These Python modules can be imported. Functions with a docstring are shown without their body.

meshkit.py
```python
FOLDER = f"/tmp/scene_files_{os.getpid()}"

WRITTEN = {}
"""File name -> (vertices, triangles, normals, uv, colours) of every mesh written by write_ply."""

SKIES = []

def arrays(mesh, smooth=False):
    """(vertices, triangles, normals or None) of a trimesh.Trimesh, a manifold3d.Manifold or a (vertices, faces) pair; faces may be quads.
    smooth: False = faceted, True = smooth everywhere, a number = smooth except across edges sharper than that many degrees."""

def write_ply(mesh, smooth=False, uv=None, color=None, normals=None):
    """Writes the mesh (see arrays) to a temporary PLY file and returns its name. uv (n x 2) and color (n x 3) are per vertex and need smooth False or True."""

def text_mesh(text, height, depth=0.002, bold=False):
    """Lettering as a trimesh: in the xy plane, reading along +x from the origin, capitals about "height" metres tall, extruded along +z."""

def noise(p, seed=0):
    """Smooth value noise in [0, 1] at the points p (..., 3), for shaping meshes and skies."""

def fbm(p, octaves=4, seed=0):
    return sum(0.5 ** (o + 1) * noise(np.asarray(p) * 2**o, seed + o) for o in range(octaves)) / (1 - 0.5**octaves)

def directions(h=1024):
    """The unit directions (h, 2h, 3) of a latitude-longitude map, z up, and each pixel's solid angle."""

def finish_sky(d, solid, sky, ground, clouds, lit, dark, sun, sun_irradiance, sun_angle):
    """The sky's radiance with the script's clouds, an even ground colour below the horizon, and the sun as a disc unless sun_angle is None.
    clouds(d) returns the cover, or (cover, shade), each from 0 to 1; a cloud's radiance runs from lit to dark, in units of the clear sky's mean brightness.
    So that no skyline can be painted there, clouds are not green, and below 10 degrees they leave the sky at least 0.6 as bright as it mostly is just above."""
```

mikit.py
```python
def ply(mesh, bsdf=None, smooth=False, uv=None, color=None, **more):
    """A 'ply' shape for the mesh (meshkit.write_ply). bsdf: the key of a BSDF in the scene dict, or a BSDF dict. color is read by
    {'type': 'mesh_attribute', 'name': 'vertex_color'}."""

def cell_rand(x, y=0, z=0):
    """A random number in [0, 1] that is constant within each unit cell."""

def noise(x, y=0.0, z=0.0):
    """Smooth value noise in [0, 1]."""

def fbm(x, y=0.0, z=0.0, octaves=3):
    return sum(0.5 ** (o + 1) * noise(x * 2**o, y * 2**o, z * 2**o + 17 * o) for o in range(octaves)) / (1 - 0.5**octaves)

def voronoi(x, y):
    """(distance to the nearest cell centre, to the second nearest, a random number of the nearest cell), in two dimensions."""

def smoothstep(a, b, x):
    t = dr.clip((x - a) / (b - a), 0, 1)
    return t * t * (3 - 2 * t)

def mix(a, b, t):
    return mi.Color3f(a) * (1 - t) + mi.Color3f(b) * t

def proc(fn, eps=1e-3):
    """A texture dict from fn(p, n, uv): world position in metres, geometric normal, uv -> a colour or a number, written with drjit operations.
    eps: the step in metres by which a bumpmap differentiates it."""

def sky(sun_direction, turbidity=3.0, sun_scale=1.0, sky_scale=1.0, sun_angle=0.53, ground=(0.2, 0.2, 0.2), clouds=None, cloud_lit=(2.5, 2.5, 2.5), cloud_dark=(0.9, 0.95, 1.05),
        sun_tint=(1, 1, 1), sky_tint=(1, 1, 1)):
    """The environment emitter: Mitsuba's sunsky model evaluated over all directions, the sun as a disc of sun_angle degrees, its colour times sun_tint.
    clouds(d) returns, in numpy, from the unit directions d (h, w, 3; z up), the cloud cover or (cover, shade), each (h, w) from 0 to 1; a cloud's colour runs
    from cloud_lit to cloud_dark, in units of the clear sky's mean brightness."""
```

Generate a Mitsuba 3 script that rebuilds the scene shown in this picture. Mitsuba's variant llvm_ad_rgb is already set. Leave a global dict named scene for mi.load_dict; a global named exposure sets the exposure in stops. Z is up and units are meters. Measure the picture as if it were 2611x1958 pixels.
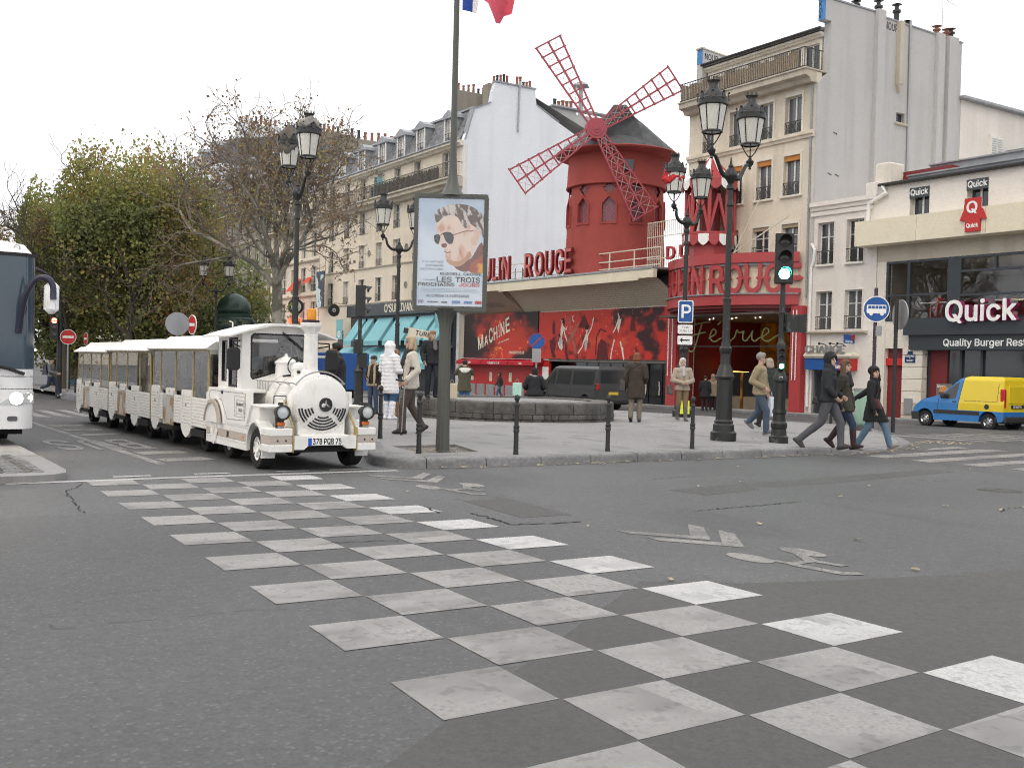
import math, random, numpy as np, trimesh, drjit as dr, mitsuba as mi, mikit, meshkit
import shapely, shapely.geometry as sg, shapely.affinity as sa
import manifold3d as m3
from mikit import noise, fbm, voronoi, cell_rand, smoothstep, mix, proc
rng = np.random.default_rng(7)
random.seed(7)
T = mi.ScalarTransform4f
scene, labels = {}, {}

# ------------------------------------------------------------------ camera, sky, exposure
# World: x runs across the boulevard towards its north facades, y along the boulevard, z up, metres.
EYE = np.array([0, 0, 1.58])
HX, HY = math.sin(math.radians(33)), math.cos(math.radians(33))
_p, _r = -math.atan(49 / 2650), math.radians(-1.43)
_fw = np.array([HX * math.cos(_p), HY * math.cos(_p), math.sin(_p)])
_r0 = np.array([HY, -HX, 0.0]); _u0 = np.cross(_r0, _fw)
_up = _r0 * math.sin(_r) + _u0 * math.cos(_r)
scene['camera'] = {'type': 'perspective', 'fov_axis': 'x', 'fov': 2 * math.degrees(math.atan(1305.5 / 2650)), 'near_clip': 0.1, 'far_clip': 3000.0,
                   'to_world': T().look_at(origin=EYE.tolist(), target=(EYE + _fw).tolist(), up=_up.tolist())}
scene['daylight'] = mikit.sky([-0.55, -0.35, 0.75], turbidity=3, sun_scale=0.12, sun_angle=40, clouds=lambda d: 1.0, cloud_lit=(2.6, 2.62, 2.68), cloud_dark=(0.9, 0.95, 1.05))
exposure = 2.5

# ------------------------------------------------------------------ naming
def numbered(name):
    base, n, k = name, 0, name
    while k in labels or k in scene or any_child(k):
        n += 1; k = f'{base}_{n:03d}'
    return k
_used = set()
def any_child(k): return k in _used
def thing(name, label, cat, group=None, kind=None):
    k = numbered(name); _used.add(k)
    labels[k] = {'label': label, 'category': cat}
    if group: labels[k]['group'] = group
    if kind: labels[k]['kind'] = kind
    return k
def struct(name, label=None, kind='structure'):
    k = numbered(name); _used.add(k)
    labels[k] = {'kind': kind}
    if label: labels[k]['label'] = label
    return k
def part(parent, name, mb, mat, smooth=False, label=None, kind=None, to=None, **more):
    """Adds mesh mb as one entry under the key parent + '__' + name (numbered when taken)."""
    k = numbered(parent + '__' + name); _used.add(k)
    put(k, mb, mat, smooth, to, **more)
    if label or kind:
        labels[k] = {}
        if label: labels[k]['label'] = label
        if kind: labels[k]['kind'] = kind
    return k
def put(k, mb, mat, smooth=False, to=None, **more):
    if isinstance(mb, MB) and not any(len(f) for f in mb.f): raise ValueError('empty ' + k)
    d = mb if isinstance(mb, dict) else mikit.ply(mb.mesh() if isinstance(mb, MB) else mb, mat, smooth=smooth, **more)
    if to is not None: d = {**d, 'to_world': to}
    scene[k] = d
def place(x, y, z=0.0, rot=0.0, s=1.0):
    return T().translate([float(x), float(y), float(z)]).rotate([0, 0, 1], float(rot)).scale(float(s))
def dup(root, to, label, name=None, group=None):
    """A copy of a thing with copies of its parts, under another placing."""
    k = thing(name or root.rstrip('0123456789').rstrip('_'), label, labels[root]['category'], group or labels[root].get('group'))
    for q in [q for q in scene if q.startswith(root + '__')]:
        scene[k + q[len(root):]] = {**scene[q], 'to_world': to}; _used.add(k + q[len(root):])
        if q in labels: labels[k + q[len(root):]] = dict(labels[q])
    return k

# ------------------------------------------------------------------ mesh building
def unit(v): v = np.asarray(v, float); return v / (np.linalg.norm(v) + 1e-12)
class MB:
    def __init__(s): s.v, s.f, s.n = [], [], 0
    def add(s, v, f):
        v = np.asarray(v, float); f = np.asarray(f, int)
        if f.shape[1] == 4: f = np.vstack([f[:, [0, 1, 2]], f[:, [0, 2, 3]]])
        s.v.append(v); s.f.append(f + s.n); s.n += len(v); return s
    def tm(s, m, M=None):
        if hasattr(m, 'to_mesh'):
            q = m.to_mesh(); v, f = np.array(q.vert_properties[:, :3], float), np.array(q.tri_verts)
        else: v, f = np.array(m.vertices), np.array(m.faces)
        if M is not None: v = v @ M[:3, :3].T + M[:3, 3]
        return s.add(v, f)
    def mesh(s): return trimesh.Trimesh(np.vstack(s.v), np.vstack(s.f), process=False)
    def move(s, M):
        s.v = [np.vstack(s.v) @ M[:3, :3].T + M[:3, 3]]; s.f = [np.vstack(s.f)]; return s
    def box(s, x0, x1, y0, y1, z0, z1, c=0.0):
        x0, x1 = min(x0, x1), max(x0, x1); y0, y1 = min(y0, y1), max(y0, y1); z0, z1 = min(z0, z1), max(z0, z1)
        if c > 0:
            c = min(c, 0.45 * min(x1 - x0, y1 - y0, z1 - z0)); P = []
            for sx in (0, 1):
                for sy in (0, 1):
                    for sz in (0, 1):
                        X, Y, Z = (x0, x1)[sx], (y0, y1)[sy], (z0, z1)[sz]; dx, dy, dz = (c, -c)[sx], (c, -c)[sy], (c, -c)[sz]
                        P += [(X, Y + dy, Z + dz), (X + dx, Y, Z + dz), (X + dx, Y + dy, Z)]
            return s.tm(m3.Manifold.hull_points(np.array(P)))
        v = np.array([[x, y, z] for x in (x0, x1) for y in (y0, y1) for z in (z0, z1)])
        return s.add(v, [[0, 1, 3, 2], [4, 6, 7, 5], [0, 4, 5, 1], [2, 3, 7, 6], [0, 2, 6, 4], [1, 5, 7, 3]])
    def obox(s, c, size, ax=(1, 0, 0), up=(0, 0, 1)):
        x = unit(ax); z = unit(np.asarray(up, float) - x * np.dot(up, x)); y = np.cross(z, x); h = np.asarray(size, float) / 2
        v = np.array([np.asarray(c, float) + x * a * h[0] + y * b * h[1] + z * d * h[2] for a in (-1, 1) for b in (-1, 1) for d in (-1, 1)])
        return s.add(v, [[0, 1, 3, 2], [4, 6, 7, 5], [0, 4, 5, 1], [2, 3, 7, 6], [0, 2, 6, 4], [1, 5, 7, 3]])
    def bar(s, a, b, w, h=None, up=(0, 0, 1)):
        a, b = np.asarray(a, float), np.asarray(b, float); d = b - a
        if abs(np.dot(unit(d), unit(up))) > 0.98: up = (0, 1, 0)
        return s.obox((a + b) / 2, (np.linalg.norm(d), w, h or w), d, up)
    def tube(s, pts, r, n=8, cap=True):
        pts = np.asarray(pts, float); m = len(pts); r = np.broadcast_to(np.asarray(r, float), (m,))
        t = np.gradient(pts, axis=0); t /= np.linalg.norm(t, axis=1, keepdims=True) + 1e-12
        ref = np.array([0, 0, 1.0]) if abs(t[0][2]) < 0.9 else np.array([1.0, 0, 0])
        u = unit(np.cross(t[0], ref)); rings = []; a = np.arange(n) * 2 * np.pi / n
        for i in range(m):
            u = unit(u - t[i] * np.dot(u, t[i])); w = np.cross(t[i], u)
            rings.append(pts[i] + r[i] * (np.cos(a)[:, None] * u + np.sin(a)[:, None] * w))
        v = np.vstack(rings); i = np.arange(n); j = (i + 1) % n
        f = np.vstack([np.stack([k * n + i, k * n + j, (k + 1) * n + j, (k + 1) * n + i], 1) for k in range(m - 1)])
        s.add(v, f)
        if cap:
            s.add(np.vstack([rings[0], pts[0]]), np.stack([j, i, i * 0 + n], 1)); s.add(np.vstack([rings[-1], pts[-1]]), np.stack([i, j, i * 0 + n], 1))
        return s
    def lathe(s, prof, c=(0, 0, 0), n=24, axis=(0, 0, 1), a0=0.0, a1=2 * math.pi):
        prof = np.asarray(prof, float); z = unit(axis); ref = (1, 0, 0) if abs(z[0]) < 0.9 else (0, 1, 0)
        x = unit(np.asarray(ref, float) - z * np.dot(ref, z)); y = np.cross(z, x); full = a1 - a0 > 6.28
        a = a0 + (a1 - a0) * np.arange(n if full else n + 1) / n; k = len(a); m = len(prof)
        v = np.vstack([np.asarray(c, float) + p[1] * z + p[0] * (np.cos(a)[:, None] * x + np.sin(a)[:, None] * y) for p in prof])
        i = np.arange(n); j = (i + 1) % k
        return s.add(v, np.vstack([np.stack([q * k + i, q * k + j, (q + 1) * k + j, (q + 1) * k + i], 1) for q in range(m - 1)]))
    def ball(s, c, r, n=12, sc=(1, 1, 1)):
        t = np.linspace(-np.pi / 2, np.pi / 2, max(5, n // 2 + 1)); m = MB().lathe(np.stack([np.cos(t) * r + 1e-5, np.sin(t) * r], 1), n=n)
        return s.add(np.vstack(m.v) * np.array(sc) + np.asarray(c, float), np.vstack(m.f))
    def prism(s, poly, d0, d1, o=(0, 0, 0), ex=(1, 0, 0), ey=(0, 1, 0), ez=(0, 0, 1)):
        """Extrudes a shapely polygon (drawn in ex, ey from o) along ez from d0 to d1."""
        poly = sg.Polygon(poly) if not isinstance(poly, (sg.Polygon, sg.MultiPolygon, sg.GeometryCollection)) else poly
        B = np.stack([np.asarray(ex, float), np.asarray(ey, float), np.asarray(ez, float)], 1)
        for g in getattr(poly, 'geoms', [poly]):
            if g.geom_type != 'Polygon' or g.area < 1e-7: continue
            g = sg.polygon.orient(g); m = trimesh.creation.extrude_polygon(g, d1 - d0, engine='earcut')
            v = np.array(m.vertices); v[:, 2] += d0; f = np.array(m.faces)
            if np.linalg.det(B) < 0: f = f[:, ::-1]
            s.add(v @ B.T + np.asarray(o, float), f)
        return s
    def text(s, txt, h, o, ex, ey, depth=0.01, bold=True, sx=1.0, center=False, width=None):
        m = meshkit.text_mesh(txt, h, depth, bold); v = np.array(m.vertices); w = v[:, 0].max() - v[:, 0].min(); v[:, 0] -= v[:, 0].min()
        if width: sx = width / w
        v[:, 0] *= sx
        if center: v[:, 0] -= w * sx / 2
        ex, ey = np.asarray(ex, float), np.asarray(ey, float); ez = np.cross(ex, ey)
        return s.add(np.asarray(o, float) + v[:, :1] * ex + v[:, 1:2] * ey + v[:, 2:] * ez, m.faces)
def rect(x0, y0, x1, y1): return sg.box(min(x0, x1), min(y0, y1), max(x0, x1), max(y0, y1))
def rrect(x0, y0, x1, y1, r): return rect(x0 + r, y0 + r, x1 - r, y1 - r).buffer(r, 4)
def circle(x, y, r, q=8): return sg.Point(x, y).buffer(r, q)
def smooth_path(pts, n=24):
    from scipy.interpolate import CubicSpline
    pts = np.asarray(pts, float); t = np.r_[0, np.cumsum(np.linalg.norm(np.diff(pts, axis=0), axis=1))]
    return CubicSpline(t, pts)(np.linspace(0, t[-1], n))

def gz(x, y): return -0.0115 * (np.clip(HX * np.asarray(x) + HY * np.asarray(y), 14, 70) - 14)   # the square falls gently away to the north
def pz(x, y): return float(gz(x, y)) + 0.15 + 0.022 * max(0.0, min(6.0, y - 14.2)) * (1 if x < 24.5 else 0)   # top of the central pavement

# ------------------------------------------------------------------ materials
def rgb(*c): return {'type': 'rgb', 'value': [float(v) for v in c]}
def mat(name, base, rough=0.6, spec=0.4, metal=0.0, coat=0.0, bump=None, bs=0.004, two=False, eps=2e-3, sheen=0.0, one=False):
    d = {'type': 'principled', 'base_color': base if isinstance(base, dict) else rgb(*base), 'roughness': rough, 'specular': spec, 'metallic': metal}
    if coat: d['clearcoat'] = coat; d['clearcoat_gloss'] = 0.95
    if sheen: d['sheen'] = sheen
    if bump is not None: d = {'type': 'bumpmap', 'tex': proc(bump, eps), 'scale': bs, 'bsdf': d}
    if not one: d = {'type': 'twosided', 'bsdf': d}
    scene[name] = d; return name
def inline(c, rough=0.7, spec=0.3): return {'type': 'twosided', 'bsdf': {'type': 'principled', 'base_color': rgb(*c), 'roughness': rough, 'specular': spec}}

def f_asphalt(p, n, uv):
    g = noise(p.x * 90, p.y * 90) * 0.5 + noise(p.x * 33, p.y * 33) * 0.3 + noise(p.x * 14 + 5, p.y * 14) * 0.2
    big = fbm(p.x * 0.35 + 3, p.y * 0.35, 0.0, 3); patch = smoothstep(0.55, 0.6, noise(p.x * 0.22 + 9.3, p.y * 0.31))
    tar = smoothstep(0.62, 0.75, fbm(p.x * 0.9, p.y * 0.25 + 4, 1.0, 3))
    c = 0.074 * (0.72 + 0.56 * g) * (0.72 + 0.6 * big) * (1 - 0.1 * patch) * (1 - 0.14 * tar)
    grit = smoothstep(0.93, 0.97, cell_rand(dr.floor(p.x * 55), dr.floor(p.y * 55)))
    c = c + grit * 0.028
    cr = dr.abs(fbm(p.x * 0.55 + 20 + 0.25 * noise(p.x * 6, p.y * 6), p.y * 0.9 - 7, 2.0, 2) - 0.5); line = (1 - smoothstep(0.0, 0.006, cr)) * smoothstep(0.6, 0.7, noise(p.x * 0.3 + 50, p.y * 0.3)) * smoothstep(0.35, 0.6, noise(p.x * 16, p.y * 16))
    c = c * (1 - 0.45 * line)
    return mi.Color3f(c * 0.99, c * 1.0, c * 1.02)
def b_asphalt(p, n, uv): return noise(p.x * 120, p.y * 120) * 0.6 + noise(p.x * 50, p.y * 50) * 0.4
mat('asphalt', proc(f_asphalt), 0.58, 0.5, bump=b_asphalt, bs=0.003)
def paint_fn(hi, lo, dark):
    def fn(p, n, uv):
        cell = cell_rand(dr.floor((p.x - 2.28 + p.y * .05) / .627), dr.floor((p.y - 4.6) / .61), 1.0); off = cell * 37
        w = fbm(p.x * 2.2 + off, p.y * 2.2, off, 3); g = noise(p.x * 75, p.y * 75); s = fbm(p.x * 1.3 + 40, p.y * 5 + off, 3.0, 3)
        wear = smoothstep(dark, dark + .4, w * .5 + s * .35 + g * .15 + .16 * (cell - .5))
        crk = smoothstep(.58, .8, noise(p.x * 34, p.y * 30) * .55 + noise(p.x * 9, p.y * 13) * .45)
        return mix(hi, lo, wear) * (1 - .2 * crk) * (.84 + .32 * g)
    return fn
mat('road_paint', proc(paint_fn((.40, .40, .395), (.23, .228, .22), .42)), .6, .4); mat('grey_paint', proc(paint_fn((.25, .246, .24), (.15, .147, .143), .36)), .6, .4)
def f_paint2(p, n, uv):
    w = smoothstep(0.4, 0.62, fbm(p.x * 3.1 + 7, p.y * 3.1, 0.0, 4) * 0.7 + noise(p.x * 40, p.y * 40) * 0.3)
    return mix((0.215, 0.21, 0.20), (0.135, 0.133, 0.13), w) * (0.8 + 0.4 * noise(p.x * 70, p.y * 70))
mat('worn_paint', proc(f_paint2), 0.65, 0.35)
def f_pave(p, n, uv):
    g = noise(p.x * 60, p.y * 60) * 0.6 + noise(p.x * 22, p.y * 22) * 0.4; big = fbm(p.x * 0.5, p.y * 0.5, 0.0, 4); spot = smoothstep(0.7, 0.85, noise(p.x * 2.3, p.y * 2.3))
    c = 0.20 * (0.88 + 0.24 * g) * (0.82 + 0.38 * big) * (1 - 0.2 * spot)
    return mi.Color3f(c, c * 0.99, c * 0.985)
mat('pavement_mat', proc(f_pave), 0.75, 0.3)
def f_granite(p, n, uv):
    g = noise(p.x * 70, p.y * 70, p.z * 70) * 0.5 + noise(p.x * 23, p.y * 23, p.z * 23) * 0.5; big = fbm(p.x * 1.3, p.y * 1.3, p.z * 3, 3)
    c = 0.17 * (0.6 + 0.8 * g) * (0.6 + 0.8 * big)
    return mi.Color3f(c, c * 1.0, c * 1.01)
mat('granite', proc(f_granite), 0.7, 0.35)
def f_oldstone(p, n, uv):
    g = noise(p.x * 40, p.y * 40, p.z * 40) * 0.5 + noise(p.x * 11, p.y * 11, p.z * 11) * 0.5; drip = fbm(p.x * 4, p.y * 4, p.z * 0.7, 4)
    c = 0.105 * (0.55 + 0.9 * g) * (0.35 + 1.25 * drip)
    return mi.Color3f(c, c * 0.97, c * 0.9)
mat('old_stone', proc(f_oldstone), 0.85, 0.25)
def plaster(name, col, dirty, amount=0.5, rough=0.85):
    def fn(p, n, uv):
        q = p.x + p.y
        streak = fbm(q * 2.2, p.z * 0.16, 1.0, 4); blot = fbm(p.x * 0.35 + p.y * 0.35, p.z * 0.4, 5.0, 4); g = noise(p.x * 18, p.y * 18, p.z * 18)
        w = smoothstep(0.42, 0.75, streak * 0.6 + blot * 0.4) * amount
        return mix(col, dirty, w) * (0.93 + 0.12 * g)
    return mat(name, proc(fn), rough, 0.2)
plaster('cream', (0.66, 0.59, 0.48), (0.44, 0.39, 0.31), 0.5)
plaster('cream_pale', (0.66, 0.62, 0.54), (0.45, 0.41, 0.35), 0.45)
plaster('white_wall', (0.70, 0.73, 0.77), (0.55, 0.58, 0.63), 0.35)
plaster('grey_wall', (0.46, 0.455, 0.45), (0.37, 0.355, 0.335), 0.45)
plaster('pale_render', (0.70, 0.66, 0.61), (0.56, 0.51, 0.46), 0.4)
plaster('fascia_cream', (0.70, 0.64, 0.50), (0.55, 0.49, 0.37), 0.35)
plaster('mill_red', (0.35, 0.076, 0.066), (0.27, 0.058, 0.052), 0.55)
plaster('stone_beige', (0.50, 0.45, 0.37), (0.33, 0.29, 0.24), 0.5)
plaster('far_grey', (0.36, 0.35, 0.35), (0.25, 0.24, 0.23), 0.6)
plaster('dirty_stone', (0.26, 0.24, 0.20), (0.13, 0.12, 0.10), 0.8)
def f_slate(p, n, uv):
    row = dr.floor(p.z * 5.5); k = dr.floor(p.y * 4.5 + p.x * 4.5 + row * 0.5); r = cell_rand(k, row, 2.0); edge = smoothstep(0.0, 0.12, p.z * 5.5 - row)
    c = 0.15 * (0.55 + 0.8 * r) * (0.6 + 0.4 * edge)
    return mi.Color3f(c * 0.98, c, c * 1.07)
mat('slate', proc(f_slate), 0.55, 0.4)
def f_zinc(p, n, uv):
    c = 0.27 * (0.7 + 0.6 * fbm(p.x * 2, p.y * 2, p.z * 0.8, 3)); return mi.Color3f(c * 0.95, c, c * 1.07)
mat('zinc', proc(f_zinc), 0.45, 0.5)
def f_millroof(p, n, uv):
    c = 0.105 * (0.55 + 0.9 * fbm(p.x * 3, p.y * 3, p.z * 3, 4)); return mi.Color3f(c, c * 1.05, c * 1.08)
mat('mill_roof_felt', proc(f_millroof), 0.8, 0.25)
mat('mill_metal', (0.34, 0.062, 0.082), 0.5, 0.4)
mat('sign_red', (0.37, 0.045, 0.048), 0.42, 0.5)
mat('bright_red', (0.46, 0.022, 0.02), 0.45, 0.45)
mat('dark_red', (0.16, 0.016, 0.018), 0.45, 0.45)
mat('white_paint', (0.74, 0.74, 0.72), 0.5, 0.4)
mat('cream_metal', (0.62, 0.58, 0.47), 0.5, 0.4)
mat('window_white', (0.66, 0.66, 0.64), 0.5, 0.4)
mat('glass_dark', (0.035, 0.038, 0.042), 0.06, 0.6)
mat('glass_grey', (0.10, 0.105, 0.11), 0.08, 0.6)
mat('curtain', (0.36, 0.34, 0.31), 0.12, 0.6)
mat('black_iron', (0.022, 0.022, 0.023), 0.5, 0.5)
mat('iron_bars', (0.05, 0.05, 0.05), 0.55, 0.4)
def f_lampiron(p, n, uv):
    g = smoothstep(0.62, 0.74, fbm(p.x * 14, p.y * 14, p.z * 9, 3)); low = smoothstep(0.4, 0.6, noise(p.z * 0.8, 3.0))
    return mix((0.018, 0.019, 0.018), (0.085, 0.085, 0.08), g * low * 0.8)
mat('lamp_iron', proc(f_lampiron), 0.42, 0.5)
mat('lamp_glass', {'type': 'rgb', 'value': [0.60, 0.59, 0.54]}, 0.35, 0.4)
mat('post_green', (0.075, 0.078, 0.068), 0.4, 0.5)
mat('kiosk_green', (0.018, 0.045, 0.034), 0.35, 0.5)
mat('wood_panel', (0.36, 0.29, 0.21), 0.8, 0.2)
mat('reed', (0.20, 0.18, 0.16), 0.9, 0.1)
mat('terracotta', (0.27, 0.12, 0.085), 0.8, 0.2)
mat('anthracite', (0.034, 0.042, 0.050), 0.35, 0.5)
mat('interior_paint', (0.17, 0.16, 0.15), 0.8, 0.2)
mat('text_white', (0.78, 0.78, 0.76), 0.5, 0.3)
mat('text_black', (0.018, 0.018, 0.02), 0.5, 0.3)
mat('teal', (0.20, 0.43, 0.48), 0.8, 0.2, two=True)
mat('rubber', (0.020, 0.020, 0.020), 0.8, 0.25)
mat('chrome', (0.62, 0.62, 0.62), 0.18, 0.5, metal=1.0)
mat('steel', (0.36, 0.36, 0.36), 0.4, 0.5, metal=0.7)
mat('blue_sign', (0.016, 0.085, 0.30), 0.4, 0.4)
mat('graffiti_blue', (0.09, 0.24, 0.52), 0.7, 0.2)
mat('orange_trim', (0.47, 0.20, 0.055), 0.7, 0.2)
# ------------------------------------------------------------------ ground
def depth_xy(d, l): return d * HX + l * HY, d * HY - l * HX
k = struct('road', 'dark grey asphalt of the square and the boulevard')
ds = [-80, 0, 14, 40, 70, 200, 900]; ls = [-900, -60, 0, 60, 900]
v = []
for d in ds:
    for l in ls: x, y = depth_xy(d, l); v.append((x, y, -0.0115 * (min(max(d, 14), 70) - 14)))
n = len(ls)
put(k, MB().add(v, [[i * n + j, (i + 1) * n + j, (i + 1) * n + j + 1, i * n + j + 1] for i in range(len(ds) - 1) for j in range(n - 1)]).mesh(), 'asphalt')

def drape(poly, zf, step=1.0, skirt=0.0):
    """A sheet over a polygon, following the height function zf, with an optional skirt at its edge."""
    mb = MB(); x0, y0, x1, y1 = poly.bounds
    for i in range(int(math.floor(x0 / step)), int(math.ceil(x1 / step))):
        for j in range(int(math.floor(y0 / step)), int(math.ceil(y1 / step))):
            c = poly.intersection(sg.box(i * step, j * step, (i + 1) * step, (j + 1) * step))
            for g in getattr(c, 'geoms', [c]):
                if g.geom_type != 'Polygon' or g.area < 1e-6: continue
                vv, ff = trimesh.creation.triangulate_polygon(sg.polygon.orient(g), engine='earcut')
                mb.add(np.c_[vv, [zf(a, b) for a, b in vv]], ff)
    if skirt:
        for ring in [poly.exterior, *poly.interiors]:
            c = np.array(ring.segmentize(step).coords); z = np.array([zf(a, b) for a, b in c]); m = len(c)
            mb.add(np.vstack([np.c_[c, z], np.c_[c, z - skirt]]), [[i, i + 1, m + i + 1, m + i] for i in range(m - 1)])
    return mb
def drop(x, y): return 0.10 * float(np.clip((x - 16.6) / 1.4, 0, 1)) * float(np.clip((18.8 - y) / 2.0, 0, 1))
def isle_z(x, y): return pz(x, y) - drop(x, y)
outer = [(8.05, 70), (8.05, 18.2), (7.75, 16.7), (7.05, 15.0), (6.92, 14.5), (7.0, 14.15), (7.22, 13.92), (7.6, 13.8), (9.6, 13.82), (12, 13.93), (14, 13.98), (15.6, 14.05), (17.2, 14.1), (18.6, 14.3),
         (20.2, 14.85), (21.6, 15.6), (22.8, 16.7), (23.8, 18.2), (24.5, 20), (24.9, 22), (25.0, 25), (25.0, 70)]
isle = sg.Polygon(outer); inner = isle.buffer(-0.30, join_style=1)
pit = sg.Polygon([(7.95, 15.95), (9.24, 16.06), (8.95, 14.72), (7.82, 14.68)])
k = struct('central_pavement', 'grey asphalt pavement in the middle of the boulevard')
put(k, drape(inner.difference(pit), isle_z, 1.2, 0.08).mesh(), 'pavement_mat')
k = struct('tree_pit', 'square bed of pale gravel round the poster column')
def f_gravel(p, n, uv):
    a, b, r = voronoi(p.x * 28, p.y * 28); return mi.Color3f(1, 0.93, 0.8) * (0.10 + 0.2 * r) * smoothstep(0.02, 0.25, b - a)
mat('gravel_mat', proc(f_gravel), 0.9, 0.2)
put(k, drape(pit.buffer(0.02), lambda x, y: pz(x, y) - 0.05, 0.3).mesh(), 'gravel_mat')
mb = MB()
for i in range(900):
    x, y = rng.uniform(7.9, 9.2), rng.uniform(14.7, 16.0)
    if pit.contains(sg.Point(x, y)): mb.tm(trimesh.creation.icosphere(0), np.array([[.013, 0, 0, x], [0, .015, 0, y], [0, 0, .01, pz(x, y) - .045], [0, 0, 0, 1]]))
part(k, 'gravel', mb, mat('pebble', (0.27, 0.25, 0.22), 0.9), kind='stuff')

# kerb of the central pavement, stone by stone
kerb = struct('kerb', 'rounded granite kerb stones round the central pavement')
line = sg.LineString(outer); seg = 1.05; s0 = line.project(sg.Point(8.05, 48.0)); s1 = line.project(sg.Point(25.0, 40.0))
ss = np.arange(s0, s1, seg)
for i, a in enumerate(ss):
    L = seg * 0.985; pts, q = [], np.linspace(a, a + L, 6)
    for t in q:
        c = line.interpolate(t); e = line.interpolate(t + 0.02); tx, ty = unit([e.x - c.x, e.y - c.y]); nx, ny = -ty, tx      # towards the pavement
        top = isle_z(c.x, c.y) + 0.004 * math.sin(i * 7.3); bot = float(gz(c.x, c.y)) - 0.03; h = max(top - bot, 0.045)
        prof = [(0.0, 0), (0.012, h - 0.05), (0.022, h - 0.02), (0.05, h), (0.302, h), (0.302, 0)]
        pts.append([(c.x + nx * u, c.y + ny * u, bot + w) for u, w in prof])
    m = 6; v = np.array(pts).reshape(-1, 3); f = [[r * m + c, r * m + (c + 1) % m, (r + 1) * m + (c + 1) % m, (r + 1) * m + c] for r in range(5) for c in range(m)]
    mb = MB().add(v, f); e0 = list(range(m)); mb.add(v[:m], [[0, j, j + 1] for j in range(1, m - 1)]); mb.add(v[-m:], [[0, j + 1, j] for j in range(1, m - 1)])
    part(kerb, 'stone', mb, 'granite', 40)

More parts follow.
